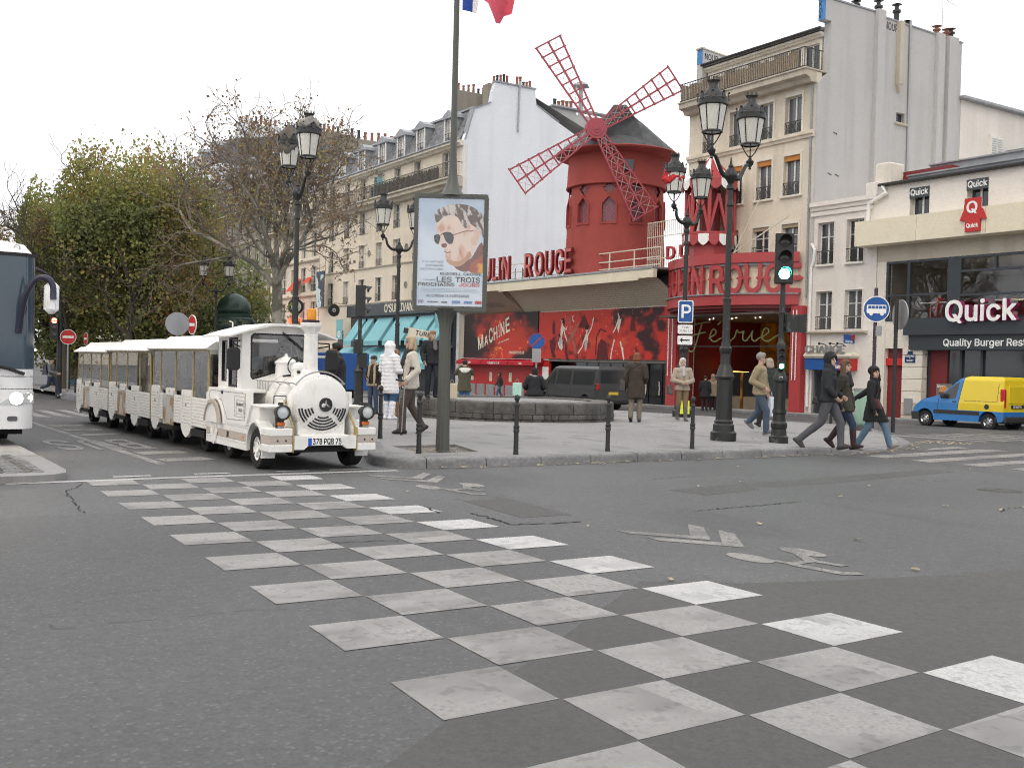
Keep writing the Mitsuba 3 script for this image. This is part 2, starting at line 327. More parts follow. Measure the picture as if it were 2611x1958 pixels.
# small traffic island on the left under the bus: kerb, paved top of old setts
li = sg.Polygon([(-6, 13.75), (2.0, 13.72), (2.25, 13.78), (2.42, 13.95), (2.48, 14.3), (2.53, 20.5), (-6, 20.5)])
lk = struct('traffic_island', 'low kerbed island with a pale stone border, under the coach')
def li_z(x, y): return float(gz(x, y)) + 0.09
put(lk, drape(li, li_z, 1.0, 0.12).mesh(), 'pavement_mat')
mats_sett = ['granite', 'old_stone']
for j in range(24):
    for i in range(8):
        w, h = 0.155, 0.105; x = 2.13 - i * w - (0.07 if j % 2 else 0) ; y = 14.12 + j * h
        if x < 0.9 + 0.02 * j: continue
        z = li_z(x, y); jit = rng.uniform(-.006, .006)
        part(lk, 'sett', MB().box(x - w * .45, x + w * .45, y - h * .44, y + h * .44, z - .02, z + .012 + jit, .012), mats_sett[(i * 3 + j) % 2])
# far pavement along the facades
fk = struct('far_pavement', 'grey pavement in front of the shops across the road')
put(fk, drape(rect(35.6, -20, 37.4, 190), lambda x, y: float(gz(x, y)) + 0.11, 6.0, 0.12).mesh(), 'pavement_mat')
kb = MB(); ys = np.arange(-10, 100, 1.1)
fk2 = struct('far_kerb', 'granite kerb of the pavement in front of the shops')
for y in ys: kb.box(35.3, 35.605, y, y + 1.09, float(gz(35.4, y)) - .3, float(gz(35.4, y)) + .115, .015)
put(fk2, kb, 'granite')
# pavement of the left side of the boulevard, beyond the coach
lp = struct('side_pavement', 'pavement on the far left of the boulevard')
put(lp, drape(rect(-8, 45, 1.5, 190), lambda x, y: float(gz(x, y)) + 0.12, 8.0, 0.13).mesh(), 'pavement_mat')

# ------------------------------------------------------------------ road markings
def up_z(x, y, e=0.004): return float(gz(x, y)) + e
CK = np.array([[2.29431, 4.57948], [0.62629, -0.01434], [-0.03439, -0.61052], [0.00295, 0.00199], [0.0085, 0.00848], [-0.00224, -0.00207], [-8e-05, 3e-05], [0.00026, 0.00032]])   # surveyed corner grid of the chequers
def corner(a, b): return np.array([1, a, b, a * a, a * b, b * b, b ** 3, a * b * b]) @ CK
cw = struct('checkered_crossing', 'crossing of painted squares set like a chessboard')
for b in range(-16, 5):
    for a in range(5):
        if (a + b) % 2: continue
        q = [corner(a + da, b + db) for da, db in ((0.01, 0.01), (0.99, 0.01), (0.99, 0.99), (0.01, 0.99))]
        m = 4; mb = MB(); vv = []
        for i in range(m + 1):
            for j in range(m + 1):
                p = (q[0] * (1 - i / m) + q[1] * i / m) * (1 - j / m) + (q[3] * (1 - i / m) + q[2] * i / m) * j / m; vv.append((p[0], p[1], up_z(*p)))
        mb.add(vv, [[i * (m + 1) + j, (i + 1) * (m + 1) + j, (i + 1) * (m + 1) + j + 1, i * (m + 1) + j + 1] for i in range(m) for j in range(m)])
        part(cw, 'painted_square', mb, 'road_paint' if a == 4 else 'grey_paint')
def flat(parent, name, polys, m='worn_paint', e=0.004):
    mb = MB()
    for p in polys: p = p if hasattr(p, 'bounds') else sg.Polygon(p); q = drape(p, lambda x, y: up_z(x, y, e), 2.0); mb.add(np.vstack(q.v), np.vstack(q.f))
    return part(parent, name, mb, m)
zb = struct('zebra_crossing', 'worn white stripes of the crossing by the right corner')
for q in [[(17.35, 13.12), (17.39, 13.65), (22.31, 14.31), (22.65, 13.75)], [(17.26, 12.07), (17.35, 12.57), (22.12, 13.12), (21.9, 12.62)], [(17.36, 11.1), (17.39, 11.55), (22.06, 12.09), (21.9, 11.6)],
          [(17.4, 10.1), (17.45, 10.62), (22.0, 11.1), (21.9, 10.6)], [(20.47, 14.48), (21.31, 14.87), (22.51, 15.1), (22.52, 14.68)]]:
    flat(zb, 'stripe', [q])
for i in range(5): flat(zb, 'stripe', [[(25.4 + i * 1.05, 16.2), (25.9 + i * 1.05, 16.3), (25.9 + i * 1.05, 19.5), (25.4 + i * 1.05, 19.4)]])
z2 = struct('far_zebra_crossing', 'worn white stripes of the crossing in front of the coach')
for i in range(9): flat(z2, 'stripe', [rect(2.7 + i * .62, 29.5 + .3 * i, 3.02 + i * .62, 34.2 + .3 * i)])
bl = struct('bus_lane_lettering', 'worn white letters on the lane beside the coach')
for t, x in (('S', 3.62), ('U', 4.2), ('B', 4.72)):
    m = meshkit.text_mesh(t, 1.0, 0.002, True); vv = np.array(m.vertices); vv[:, 0] -= vv[:, 0].min(); vv[:, 0] /= vv[:, 0].max(); vv[:, 1] /= vv[:, 1].max(); vv[:, 2] = np.maximum(vv[:, 2], 0)
    w = np.c_[x - vv[:, 0] * .46, 21.1 - vv[:, 1] * 2.5, np.zeros(len(vv))]; w[:, 2] = gz(w[:, 0], w[:, 1]) + .004 + vv[:, 2]
    part(bl, 'letter', MB().add(w, m.faces), 'worn_paint')
flat(bl, 'lane_line', [rect(3.95, 15.6, 4.1, 29)], 'worn_paint', .003)
for y in (16.0, 17.4, 22.4, 24.2, 26.0): flat(bl, 'patch', [[(4.2, y), (5.0, y + .2), (4.95, y + .75), (4.15, y + .6)]], 'worn_paint', .0035)
sl = struct('stop_line', 'thin white line and dashes across the lane before the chequers')
flat(sl, 'line', [[(1.7, 13.66), (2.5, 13.64), (6.3, 13.62), (6.9, 13.6), (6.9, 13.72), (6.3, 13.75), (2.5, 13.78), (1.7, 13.8)]], 'road_paint')
for x in (3.0, 4.05, 5.2, 6.0): flat(sl, 'dash', [rect(x, 13.98, x + .48, 14.1)], 'road_paint')
def bike(x, y, a, s):
    """Bicycle symbol and two chevrons, laid out from a point along a heading."""
    k = struct('bicycle_marking', 'worn bicycle symbol with two chevrons painted on the road')
    R = lambda pts: [(x + (u * math.cos(a) - w * math.sin(a)) * s, y + (u * math.sin(a) + w * math.cos(a)) * s) for u, w in pts]
    C = lambda u, w, r: sg.Polygon(R([(u + .6 * r * math.cos(t), w + 1.15 * r * math.sin(t)) for t in np.linspace(0, 6.28, 24)[:-1]]))
    flat(k, 'wheel', [C(0, 0, .25)]); flat(k, 'wheel', [C(.75, 0, .25)])
    flat(k, 'frame', [sg.Polygon(R([(.08, .1), (.26, .44), (.62, .46), (.74, .1), (.66, .06), (.55, .34), (.36, .34), (.18, .04)])), sg.Polygon(R([(.24, .4), (.16, .72), (.28, .72), (.34, .42)])), sg.Polygon(R([(.56, .42), (.48, .9), (.36, .98), (.4, 1.08), (.6, .98), (.68, .42)]))], e=.0045)
    for o in (0.0, .5): flat(k, 'chevron', [sg.Polygon(R([(.36, -.45 - o), (.9, -1.15 - o), (.9, -1.42 - o), (.36, -.78 - o), (-.2, -1.42 - o), (-.2, -1.15 - o)]))])
bike(7.12, 6.22, math.pi, .86); bike(6.95, 11.6, math.pi, .86)
# cracks, patches and covers of the road
mat('crack_tar', (.03, .03, .03), .85, .2)
ck = struct('road_cracks', 'dark jagged cracks in the asphalt beside the chequers', 'stuff'); labels[ck]['category'] = 'crack'
cm = MB()
def crack(pts, w=.02, brk=.15):
    pts = np.array(pts, float); L = np.r_[0, np.cumsum(np.linalg.norm(np.diff(pts, axis=0), axis=1))]; n = int(L[-1] / .045); t = np.linspace(0, L[-1], n); c = np.c_[np.interp(t, L, pts[:, 0]), np.interp(t, L, pts[:, 1])]
    c += np.cumsum(rng.normal(0, .012, c.shape), 0) * .6 + rng.normal(0, .014, c.shape); ww = w * (.25 + rng.random(n) * 1.1) * (meshkit.noise(np.c_[t * 1.7, t * 0, t * 0], 3) > brk)
    for i in range(n - 1):
        if ww[i] <= 0 and ww[i + 1] <= 0: continue
        d = unit(c[i + 1] - c[i]); q = np.array([-d[1], d[0]]); a, b = ww[i] / 2, ww[i + 1] / 2; P4 = [c[i] - q * a, c[i + 1] - q * b, c[i + 1] + q * b, c[i] + q * a]; cm.add([(p[0], p[1], up_z(*p, .0065)) for p in P4], [[0, 1, 2, 3]])
crack([(5.64, 11.52), (5.65, 11.24), (5.69, 10.99), (5.6, 10.5), (5.44, 10.06), (5.36, 9.58)], .026, .42)
crack([(5.7, 10.92), (5.65, 10.36), (5.73, 9.94), (5.66, 9.45), (5.7, 9.19), (5.66, 8.88), (5.62, 8.59), (5.76, 8.57), (6.07, 8.48), (6.38, 8.48)], .026, .42)
crack([(5.58, 8.44), (5.15, 8.18), (4.85, 8.13), (4.63, 8.09), (4.3, 8.17), (3.88, 8.29), (3.43, 8.33)], .016, .42)
crack([(6.5, 8.5), (6.84, 8.56), (7.33, 8.75), (7.73, 8.58), (8.25, 8.64), (8.65, 8.68), (9.31, 8.71), (9.91, 8.7)], .02, .45)
crack([(5.7, 5.67), (5.71, 5.47), (5.77, 5.3), (6.02, 5.29), (6.5, 5.3)], .016, .42)
crack([(1.9, 9.6), (2.1, 11.5), (2.2, 12.8), (2.6, 13.4)], .015, .35); crack([(8.2, 11.5), (9.4, 11.2), (11, 11.5), (12.6, 11.1)], .014, .5); crack([(10, 6.2), (11.8, 7.2), (14, 7.4)], .014, .5)
put(ck, cm, 'crack_tar')
def f_patch(p, n, uv):
    g = noise(p.x * 90, p.y * 90) * .6 + noise(p.x * 30, p.y * 30) * .4; c = .060 * (.8 + .4 * g) * (.85 + .3 * fbm(p.x * .8, p.y * .8, 3.0, 3)); return mi.Color3f(c * 1.01, c, c * .98)
mat('asphalt_patch', proc(f_patch), .62, .45, bump=b_asphalt, bs=.002)
pk_ = struct('road_patches', 'smoother repaired areas of asphalt')
flat(pk_, 'patch', [[(6.05, 10.3), (6.65, 10.3), (6.58, 8.9), (5.95, 8.92)]], 'asphalt_patch', .002)
flat(pk_, 'patch', [[(5.0, 5.9), (5.65, 5.5), (6.5, 5.22), (7.6, 4.95), (11, 4.2), (12, .8), (1.6, -.5), (1.2, 3.2)]], 'asphalt_patch', .002)
flat(pk_, 'patch', [[(9.2, 9.6), (15.8, 10.6), (15.9, 11.1), (9.1, 10.2)]], 'asphalt_patch', .002)
flat(pk_, 'patch', [[(-1.2, 6.1), (.5, 6.4), (1.0, 8.3), (1.5, 13.2), (.6, 13.2), (-.6, 8.2)]], 'asphalt_patch', .002)
mh = struct('manhole_cover', 'round iron cover set in the road')
part(mh, 'lid', MB().lathe([(.001, .004), (.28, .004), (.3, .001)], (13.6, 8.4, up_z(13.6, 8.4, .001)), 24), 'lamp_iron')
# ------------------------------------------------------------------ facade kit: walls lie in planes x = const and face -x
EY, EZ, EX = (0, 1, 0), (0, 0, 1), (1, 0, 0)
def wall_mesh(x, poly, holes=(), t=0.35, mb=None):
    g = poly if hasattr(poly, 'bounds') else rect(*poly)
    for h in holes: g = g.difference(rect(*h) if not hasattr(h, 'bounds') else h)
    return (mb or MB()).prism(g, 0, t, (x, 0, 0), EY, EZ, EX)
PANES = ['glass_dark', 'glass_dark', 'glass_grey', 'glass_grey', 'curtain']
def window(b, x, y0, y1, z0, z1, trim=None, rail=None, deep=0.22, frame='window_white', bars=1, sill=None, surround=0.09, pane=None, name='window', mull=0.045, shutter=None):
    """A casement in an opening: trim round it, two sashes with bars, panes, an optional rail. y0<y1 on the wall plane x."""
    mb = MB(); w = (y1 - y0) / 2; xm = x + deep
    if trim:
        tb = MB(); s = surround
        tb.box(x - .04, x + .003, y0 - s, y0, z0, z1 + s).box(x - .04, x + .003, y1, y1 + s, z0, z1 + s).box(x - .041, x + .003, y0, y1, z1, z1 + s)
        if sill: tb.box(x - .14, x + .2, y0 - s * 1.3, y1 + s * 1.3, z0 - .1, z0, .02)
        k = part(b, name, tb, trim)
    f = MB(); m = mull
    f.box(xm - .03, xm + .03, y0, y0 + m, z0, z1).box(xm - .03, xm + .03, y1 - m, y1, z0, z1).box(xm - .031, xm + .029, y0, y1, z0, z0 + m).box(xm - .031, xm + .029, y0, y1, z1 - m, z1)
    f.box(xm - .045, xm + .02, (y0 + y1) / 2 - m * .8, (y0 + y1) / 2 + m * .8, z0, z1)
    for i in range(bars): z = z0 + (z1 - z0) * (i + 1) / (bars + 1); f.box(xm - .027, xm + .015, y0, y1, z - .018, z + .018)
    if not trim: k = part(b, name, f, frame)
    else: part(k, 'frame', f, frame)
    ch = pane or PANES[rng.integers(0, 5)]
    part(k, 'pane', MB().box(xm, xm + .01, y0 + m, (y0 + y1) / 2 - m * .8, z0 + m, z1 - m), ch); part(k, 'pane', MB().box(xm, xm + .01, (y0 + y1) / 2 + m * .8, y1 - m, z0 + m, z1 - m), ch)
    if rail:
        r = MB(); zt = z0 + min(.5, .32 * (z1 - z0)) + .1; xr = x - .03
        r.bar((xr, y0, zt), (xr, y1, zt), .035).bar((xr, y0, z0 + .06), (xr, y1, z0 + .06), .025)
        n = max(4, int((y1 - y0) / .11))
        for i in range(n + 1): y = y0 + (y1 - y0) * i / n; r.bar((xr, y, z0 + .06), (xr, y, zt), .014)
        if rail == 2:
            h = zt - z0 - .06; nn = max(2, int((y1 - y0) / .32)); wy = (y1 - y0) / nn
            for i in range(nn):
                a, c = y0 + i * wy, y0 + (i + 1) * wy
                r.bar((xr, a, z0 + .06), (xr, c, zt), .018).bar((xr, c, z0 + .06), (xr, a, zt), .018)
                t = np.linspace(0, 2 * np.pi, 11); r.tube(np.c_[t * 0 + xr, (a + c) / 2 + .3 * wy * np.cos(t), z0 + .06 + h / 2 + .3 * h * np.sin(t)], .011, 4, False)
        part(k, 'railing', r, 'iron_bars')
    return k
def ledge(b, x, y0, y1, z, h=.12, out=.14, m='cream', name='ledge'):
    mb = MB().prism([(0, 0), (-out * .5, 0), (-out * .6, h * .35), (-out, h * .5), (-out, h), (0.0, h)], y0, y1, (x + .002, 0, z), EX, EZ, (0, 1, 0)); return part(b, name, mb, m)
def pots(b, x0, y0, x1, y1, z, n, parent_name='chimney_pot', hs=(0.45, 0.8), r=.11):
    for i in range(n):
        t = (i + .5) / n; h = rng.uniform(*hs); x, y = x0 + (x1 - x0) * t, y0 + (y1 - y0) * t
        part(b, parent_name, MB().lathe([(r * 1.05, 0), (r, .05), (r * .8, h * .8), (r, h * .82), (r, h), (r * .7, h), (r * .6, 0)], (x, y, z), 8), 'terracotta' if rng.random() < .75 else 'lamp_iron', 40)
# ------------------------------------------------------------------ tall apartment building behind the round entrance (facade x = 37.1)
F = 37.1
b = thing('tall_apartment_building', 'tall cream apartment building with a blank grey side wall and graffiti on its chimneys', 'building')
y0, y1 = 32.4, 40.75
w3 = [(33.2, 34.2), (34.95, 35.9), (36.85, 37.8), (38.9, 39.7)]
holes = []
for a, c in w3: holes += [(a, 12.57, c, 14.35), (a + (.0), 9.76, c, 11.62)]
w1 = [(33.2, 34.22), (35.0, 36.07), (37.0, 38.0)]
for a, c in w1: holes.append((a, 6.9, c, 8.45))
part(b, 'front_wall', wall_mesh(F, (y0, -0.6, y1, 15.2), holes + [(33.2, -1, 40.3, 4.25)]), 'cream')
for a, c in w3:
    window(b, F, a, c, 12.57, 14.35, 'cream_pale', 2, surround=.12, bars=0, pane='glass_grey')
    window(b, F, a, c, 9.76, 11.62, 'cream_pale', 2, surround=.12, bars=0, sill=1, pane='glass_grey')
    part(b, 'blind', MB().box(F + .03, F + .16, a + .02, c - .02, 11.38, 11.61), 'orange_trim', label='rolled orange blind in the top of the window')
for a, c in w1: window(b, F, a, c, 6.9, 8.45, 'cream_pale', 1, surround=.12, bars=2); part(b, 'blind', MB().box(F + .03, F + .16, a + .02, c - .02, 8.28, 8.44), 'wood_panel')
ledge(b, F, y0, y1, 12.28, .3, .2, 'cream'); ledge(b, F, y0, y1 + .05, 14.72, .5, .75, 'stone_beige', 'cornice'); part(b, 'balcony_floor', MB().box(F - .82, F + .9, y0 - .05, y1 + .1, 15.22, 15.3, .02), 'stone_beige')
# set-back top floor
xt = F + .75; tw = [(32.95, 33.85), (34.05, 34.65), (34.85, 35.75), (36.6, 37.45), (38.3, 39.1)]
part(b, 'attic_wall', wall_mesh(xt, (y0 + .4, 15.2, 40.3, 17.25), [(a, 15.35, c, 16.78) for a, c in tw]), 'cream_pale')
for a, c in tw: window(b, xt, a, c, 15.35, 16.78, None, None, bars=0, name='attic_window', deep=.15)
ledge(b, xt, y0 + .3, 40.4, 17.0, .2, .25, 'cream_pale', 'cornice')
part(b, 'roof_edge', MB().box(xt - .35, xt + .2, y0 + .3, 40.35, 17.27, 17.42, .02), 'zinc'); part(b, 'gutter', MB().tube([(xt - .4, y0 + .2, 17.3), (xt - .4, 40.4, 17.35)], .07), 'black_iron')
rail = MB(); xr = F - .72
for z in (15.36, 16.22): rail.bar((xr, y0 + .1, z), (xr, y1, z), .04)
for y in np.arange(y0 + .1, y1 + .01, .115): rail.bar((xr, y, 15.3), (xr, y, 16.22), .018)
for z in (15.36, 16.22): rail.bar((xr, y0 + .1, z), (F + .5, y0 + .1, z), .035).bar((xr, y1, z), (F + .5, y1, z), .035)
for x in np.arange(xr, F + .5, .14): rail.bar((x, y0 + .1, 15.3), (x, y0 + .1, 16.22), .018).bar((x, y1, 15.3), (x, y1, 16.22), .018)
br = part(b, 'balcony_railing', rail, 'iron_bars')
for i, y in enumerate(np.arange(y0 + .5, y1 - .1, .30)): part(br, 'screen_plank', MB().box(xr + .04, xr + .055, y + .012, y + .288, 15.36, 16.1 + .05 * math.sin(i * 2.3)), 'wood_panel')
# party walls
sw = sg.Polygon([(F, -1), (F, 14.7), (F + .72, 15.3), (F + .75, 17.6), (F + .35, 17.6), (F + .35, 18.55), (41.1, 18.62), (41.1, 18.5), (47.7, 18.42), (47.7, -1)]).difference(rect(42.66, 13.72, 43.3, 14.2))
part(b, 'side_wall', MB().prism(sw, 0, .4, (0, y0 + .3, 0), (1, 0, 0), (0, 0, 1), (0, -1, 0)), 'grey_wall')
part(b, 'back_body', MB().box(F + 1.0, 47.6, y0 + .35, y1 - .3, 4.4, 17.0), 'grey_wall')
fw = sg.Polygon([(F + .4, 15), (F + .4, 18.2), (41.8, 17.9), (47, 17.9), (47, 15)])
part(b, 'far_party_wall', MB().prism(fw, 0, .4, (0, y1, 0), (1, 0, 0), (0, 0, 1), (0, -1, 0)), 'grey_wall'); part(b, 'coping', MB().box(F + .3, F + .5, y1 - .45, y1 + .05, 18.2, 18.28).bar((F + .4, y1 - .2, 18.23), (41.8, y1 - .2, 17.93), .5, .06).bar((41.7, y1 - .2, 17.93), (47, y1 - .2, 17.93), .5, .06), 'stone_beige')
part(b, 'coping', MB().bar((F + .25, y0 + .1, 18.6), (41.1, y0 + .1, 18.66), .5, .07).bar((41.1, y0 + .1, 18.53), (47.75, y0 + .1, 18.46), .5, .07), 'zinc')
# graffiti on the ends of the party walls (faces towards the street)
gp = part(b, 'graffiti_panel', MB().box(F + .33, F + .352, y0 - .1, y0 + .3, 17.62, 18.54), 'graffiti_blue', label='blue graffiti on the nearer chimney end')
part(b, 'graffiti_panel', MB().box(F + .38, F + .402, y1 - .4, y1, 17.45, 18.16), 'graffiti_blue', label='blue graffiti on the further chimney end')
gl = MB()
for zz, hh in ((17.7, .2), (17.95, .22), (18.24, .22)): gl.text({17.7: 'R', 17.95: 'O', 18.24: 'K'}[zz], hh, (F + .33, y0 + .26, zz), (0, -1, 0), (0, 0, 1), .004, True, .9)
gl.text('NOUR', .3, (F + .55, y1 - .403, 17.7), (1, 0, 0), (0, 0, 1), .004, True, .8)
part(b, 'graffiti_lettering', gl, 'text_black'); part(b, 'graffiti_tag', MB().text('NOUR', .34, (40.0 + 1.6, y0 - .1, 18.0), (1, 0, 0), (0, 0, 1), .004, True, .75), 'text_black')
# flues, pipes, small window on the side wall
for x, w, zt, zb in ((41.15, .55, 18.62, 9.8), (45.75, .5, 18.4, 9.8), (46.75, .75, 18.4, 9.8)): part(b, 'flue', MB().box(x - w / 2, x + w / 2, y0 - .32, y0 - .1, zb, zt + .12), 'grey_wall')
part(b, 'flue', MB().box(42.5, 42.8, y0 - .34, y0 - .1, 15.5, 18.5).prism([(42.5, 15.5), (42.8, 15.5), (42.65, 15.1)], 0, .2, (0, y0 - .3, 0), (1, 0, 0), (0, 0, 1), (0, 1, 0)), 'stone_beige')
part(b, 'drain_pipe', MB().tube([(43.45, y0 - .16, 18.7), (43.5, y0 - .16, 14), (43.55, y0 - .16, 9.8)], .06), 'steel', 40)
k = part(b, 'side_window', MB().box(42.55, 43.45, y0 - .2, y0 + .1, 13.6, 13.72, .02), 'stone_beige'); part(k, 'pane', MB().box(42.66, 43.3, y0 + .1, y0 + .12, 13.72, 14.2), 'glass_dark')
for x, h in ((39.7, .5), (41.3, .9), (42.65, 1.0), (43.45, .3), (45.8, .55), (46.6, .55), (46.95, .65)): part(b, 'chimney_pot', MB().lathe([(.13, 0), (.13, h * .5), (.2, h * .55), (.2, h * .65), (.1, h * .7), (.1, h * .9), (.24, h * .92), (.02, h)], (x, y0 + .05, 18.45), 10), 'terracotta' if x in (45.8, 46.6) else 'lamp_iron', 40)
part(b, 'aerial', MB().tube([(46.3, y0 + .1, 18.3), (46.3, y0 + .1, 20.6)], .018).bar((45.6, y0 + .1, 20.6), (47.4, y0 + .1, 20.3), .02), 'steel')
part(b, 'drain_pipe', MB().tube([(F - .06, y0 + .2, 14.6), (F - .06, y0 + .2, 5)], .05), 'zinc', 40)
for i, (x, z) in enumerate(((38.2, 12.6), (37.9, 10.7), (38.4, 10.7), (38.7, 9.6))): part(b, 'wall_anchor', MB().bar((x, y0 - .11, z), (x + .25, y0 - .11, z - .06), .03), 'lamp_iron')

# ------------------------------------------------------------------ low white building of the exchange office
b = thing('exchange_office_building', 'narrow low white building with four windows over an exchange office', 'building')
ye0, ye1 = 29.1, 32.45
wn = [(31.15, 32.05), (29.53, 30.45)]
part(b, 'front_wall', wall_mesh(F + .02, (ye0 - .25, -.6, ye1, 9.15), [(a, 6.42, c, 8.3) for a, c in wn] + [(a, 3.48, c, 5.22) for a, c in wn] + [(30.1, -.5, 32.2, 1.75)]), 'pale_render')
for a, c in wn:
    window(b, F + .02, a, c, 6.42, 8.3, 'pale_render', 1, bars=2, sill=1, surround=.03, pane='glass_dark'); window(b, F + .02, a, c, 3.48, 5.22, 'pale_render', 1, bars=2, surround=.03, pane='glass_grey')
part(b, 'body', MB().box(F + .4, 47, ye0, ye1 - .05, -1, 9.0), 'pale_render')
ledge(b, F + .02, ye0 - .25, ye1, 8.85, .38, .2, 'pale_render', 'cornice'); part(b, 'dentils', MB().box(F - .06, F + .03, ye0, ye1, 8.62, 8.8), 'pale_render'); ledge(b, F + .02, ye0 + .1, ye1, 3.3, .12, .3, 'stone_beige')
s = part(b, 'shop_awning_box', MB().box(F - .55, F + .1, 29.6, 32.3, 2.2, 2.46, .1), 'cream_metal')
sg_ = part(b, 'blue_sign', MB().box(F - .4, F + .05, 30.35, 32.25, 1.7, 2.2), 'blue_sign'); part(b, 'red_sign', MB().box(F - .4, F + .05, 29.68, 30.347, 1.7, 2.2), 'bright_red')
part(b, 'sign_lettering', MB().text('Travelex', .17, (F - .402, 31.15, 1.78), (0, -1, 0), EZ, .006), 'text_white')
cl = MB().text('CHANGE', .3, (F - .5, 32.1, 2.46), (0, -1, 0), EZ, .1, True, width=2.15); part(b, 'sign_lettering', cl, 'steel', label='large grey metal letters reading CHANGE')
for y in (31.25, 30.65, 30.25): part(b, 'spotlight', MB().tube([(F - .1, y, 2.75), (F - .35, y, 2.85), (F - .55, y + .05, 2.86)], .02).ball((F - .58, y + .05, 2.86), .06, 8), 'black_iron')
d = part(b, 'shop_door', MB().box(F + .12, F + .2, 30.1, 32.2, -.5, 1.75), 'glass_dark')
for y in (30.15, 31.0, 31.55, 32.1): part(d, 'post', MB().box(F + .02, F + .15, y - .04, y + .04, -.5, 1.75), 'steel')
part(b, 'hanging_sign', MB().box(F - .75, F - .1, 29.78, 29.84, 2.86, 3.24), 'blue_sign').__len__(); part(b, 'hanging_sign_mark', MB().box(F - .3, F - .1, 29.77, 29.85, 3.03, 3.23), 'bright_red'); part(b, 'sign_lettering', MB().text('Change', .1, (F - .72, 29.778, 2.9), (1, 0, 0), EZ, .004), 'text_white')
part(b, 'drain_pipe', MB().tube([(F - .05, ye1 - .1, 7.4), (F - .12, ye1 - .35, 7.1), (F - .12, ye1 - .3, 6.6), (F - .05, ye1 - .1, 6.3), (F - .05, ye1 - .08, 0)], .07), 'white_paint', 40)
part(b, 'parapet_block', MB().box(F - .1, F + .6, ye0 - .25, ye0 + .35, 9.2, 9.75, .03), 'pale_render')

# ------------------------------------------------------------------ burger restaurant
b = thing('burger_restaurant', 'low cream building with a glazed dark grey restaurant front', 'building')
yq0, yq1 = 8.0, 29.05
up = [(26.38, 27.3), (23.8, 24.71), (21.3, 22.35), (18.6, 19.6), (15.9, 16.9)]
part(b, 'upper_wall', wall_mesh(F + .01, (yq0, 8.0, yq1, 9.5), [(a, 8.0, c, 9.24) for a, c in up]), 'pale_render'); part(b, 'body', MB().box(F + 8.2, 47, yq0, yq1, -1, 9.3).box(F + .9, F + 8.2, yq0, yq1, 6.4, 9.3).box(F + .9, F + 8.2, yq0, yq1, -1, 3.8), 'pale_render')
for a, c in up:
    k = window(b, F + .01, a, c, 7.95, 9.24, None, None, bars=0, deep=.3, pane='glass_dark')
    s = part(b, 'window_sign', MB().box(F - .02, F + .05, a, c, 8.84, 9.26), 'anthracite'); part(s, 'lettering', MB().text('Quick', .24, (F - .022, c - .05, 8.95), (0, -1, 0), EZ, .008, True, width=.82), 'text_white')
    part(k, 'bar', MB().bar((F + .05, a, 8.15), (F + .05, c, 8.15), .03), 'steel')
part(b, 'gutter', MB().box(F - .25, F + .1, yq0, yq1 - .3, 9.5, 9.62, .03), 'black_iron')
for i, (x, z, h) in enumerate(((F + 1.0, 9.62, .35), (F + 2.2, 10.1, .45))):
    part(b, 'roof_beam', MB().box(x, x + .08, yq0, yq1 - .9 - i * .2, z, z + h).box(x - .12, x + .16, yq0, yq1 - .9 - i * .2, z + h, z + h + .06).box(x - .12, x + .16, yq0, yq1 - .9 - i * .2, z - .04, z), 'zinc')
part(b, 'roof_box', MB().box(F + 1.2, F + 4, yq1 - 2.8, yq1 - .5, 9.5, 10.25), 'dark_red'); part(b, 'parapet_block', MB().box(F + .3, F + 1.3, yq1 - .5, yq1 + .25, 9.3, 10.6, .05), 'cream_pale')
part(b, 'drain_pipe', MB().tube([(F - .15, yq1 - .5, 9.5), (F - .15, yq1 - .7, 9.2), (F - .1, yq1 + .2, 8.85), (F - .1, yq1 + .25, 7.6)], .09), 'white_paint', 40)
# projecting fascia, in panels
xf = F - .75
for a in np.arange(yq0 + .3, 29.4, 3.02): part(b, 'fascia_panel', MB().box(xf, F + .1, a + .006, min(a + 3.008, 29.45), 6.98, 8.02), 'fascia_cream')
part(b, 'band_wall', MB().box(F + .0, F + .3, yq0, 28.8, 6.3, 6.98), 'stone_beige')
# logo board on the fascia
lg = part(b, 'logo_board', MB().prism([(23.57, 7.1), (24.18, 7.1), (24.18, 7.55), (24.42, 7.55), (24.25, 7.95), (24.22, 8.38), (23.57, 8.38), (23.57, 7.95), (23.5, 7.95), (23.33, 7.55), (23.57, 7.55)], -.1, 0, (xf, 0, 0), EY, EZ, EX), 'bright_red', label='red logo board of two boxes with a white letter Q')
part(lg, 'lettering', MB().text('Q', .42, (xf - .1, 24.12, 7.82), (0, -1, 0), EZ, .02, True, width=.44), 'text_white'); part(lg, 'lettering', MB().text('Quick', .16, (xf - .1, 24.12, 7.25), (0, -1, 0), EZ, .02, True, width=.5), 'text_white')
# glazing of the upper floor
part(b, 'left_pier', MB().box(F - .0, F + .35, 28.3, 28.8, -1, 6.32), 'cream_pale')
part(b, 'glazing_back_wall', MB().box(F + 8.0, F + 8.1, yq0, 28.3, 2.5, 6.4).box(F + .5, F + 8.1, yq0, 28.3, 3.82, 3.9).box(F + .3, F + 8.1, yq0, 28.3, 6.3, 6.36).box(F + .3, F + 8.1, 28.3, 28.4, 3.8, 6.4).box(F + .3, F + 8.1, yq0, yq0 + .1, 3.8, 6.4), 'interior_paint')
ms = MB()
for y in (28.26, 27.22, 25.35, 24.9, 22.0, 19.0, 16.0, 13.0, 10): ms.box(F - .02, F + .14, y - .06, y + .06, 3.82, 6.3)
ms.box(F - .022, F + .142, 24.9, 25.35, 3.82, 6.3)
for z, a, c in ((6.24, 8, 28.3), (4.86, 25.3, 28.3), (4.76, 8, 24.9), (5.7, 8, 24.9), (3.86, 8, 28.3)): ms.box(F - .024, F + .138, a, c, z - .045, z + .045)
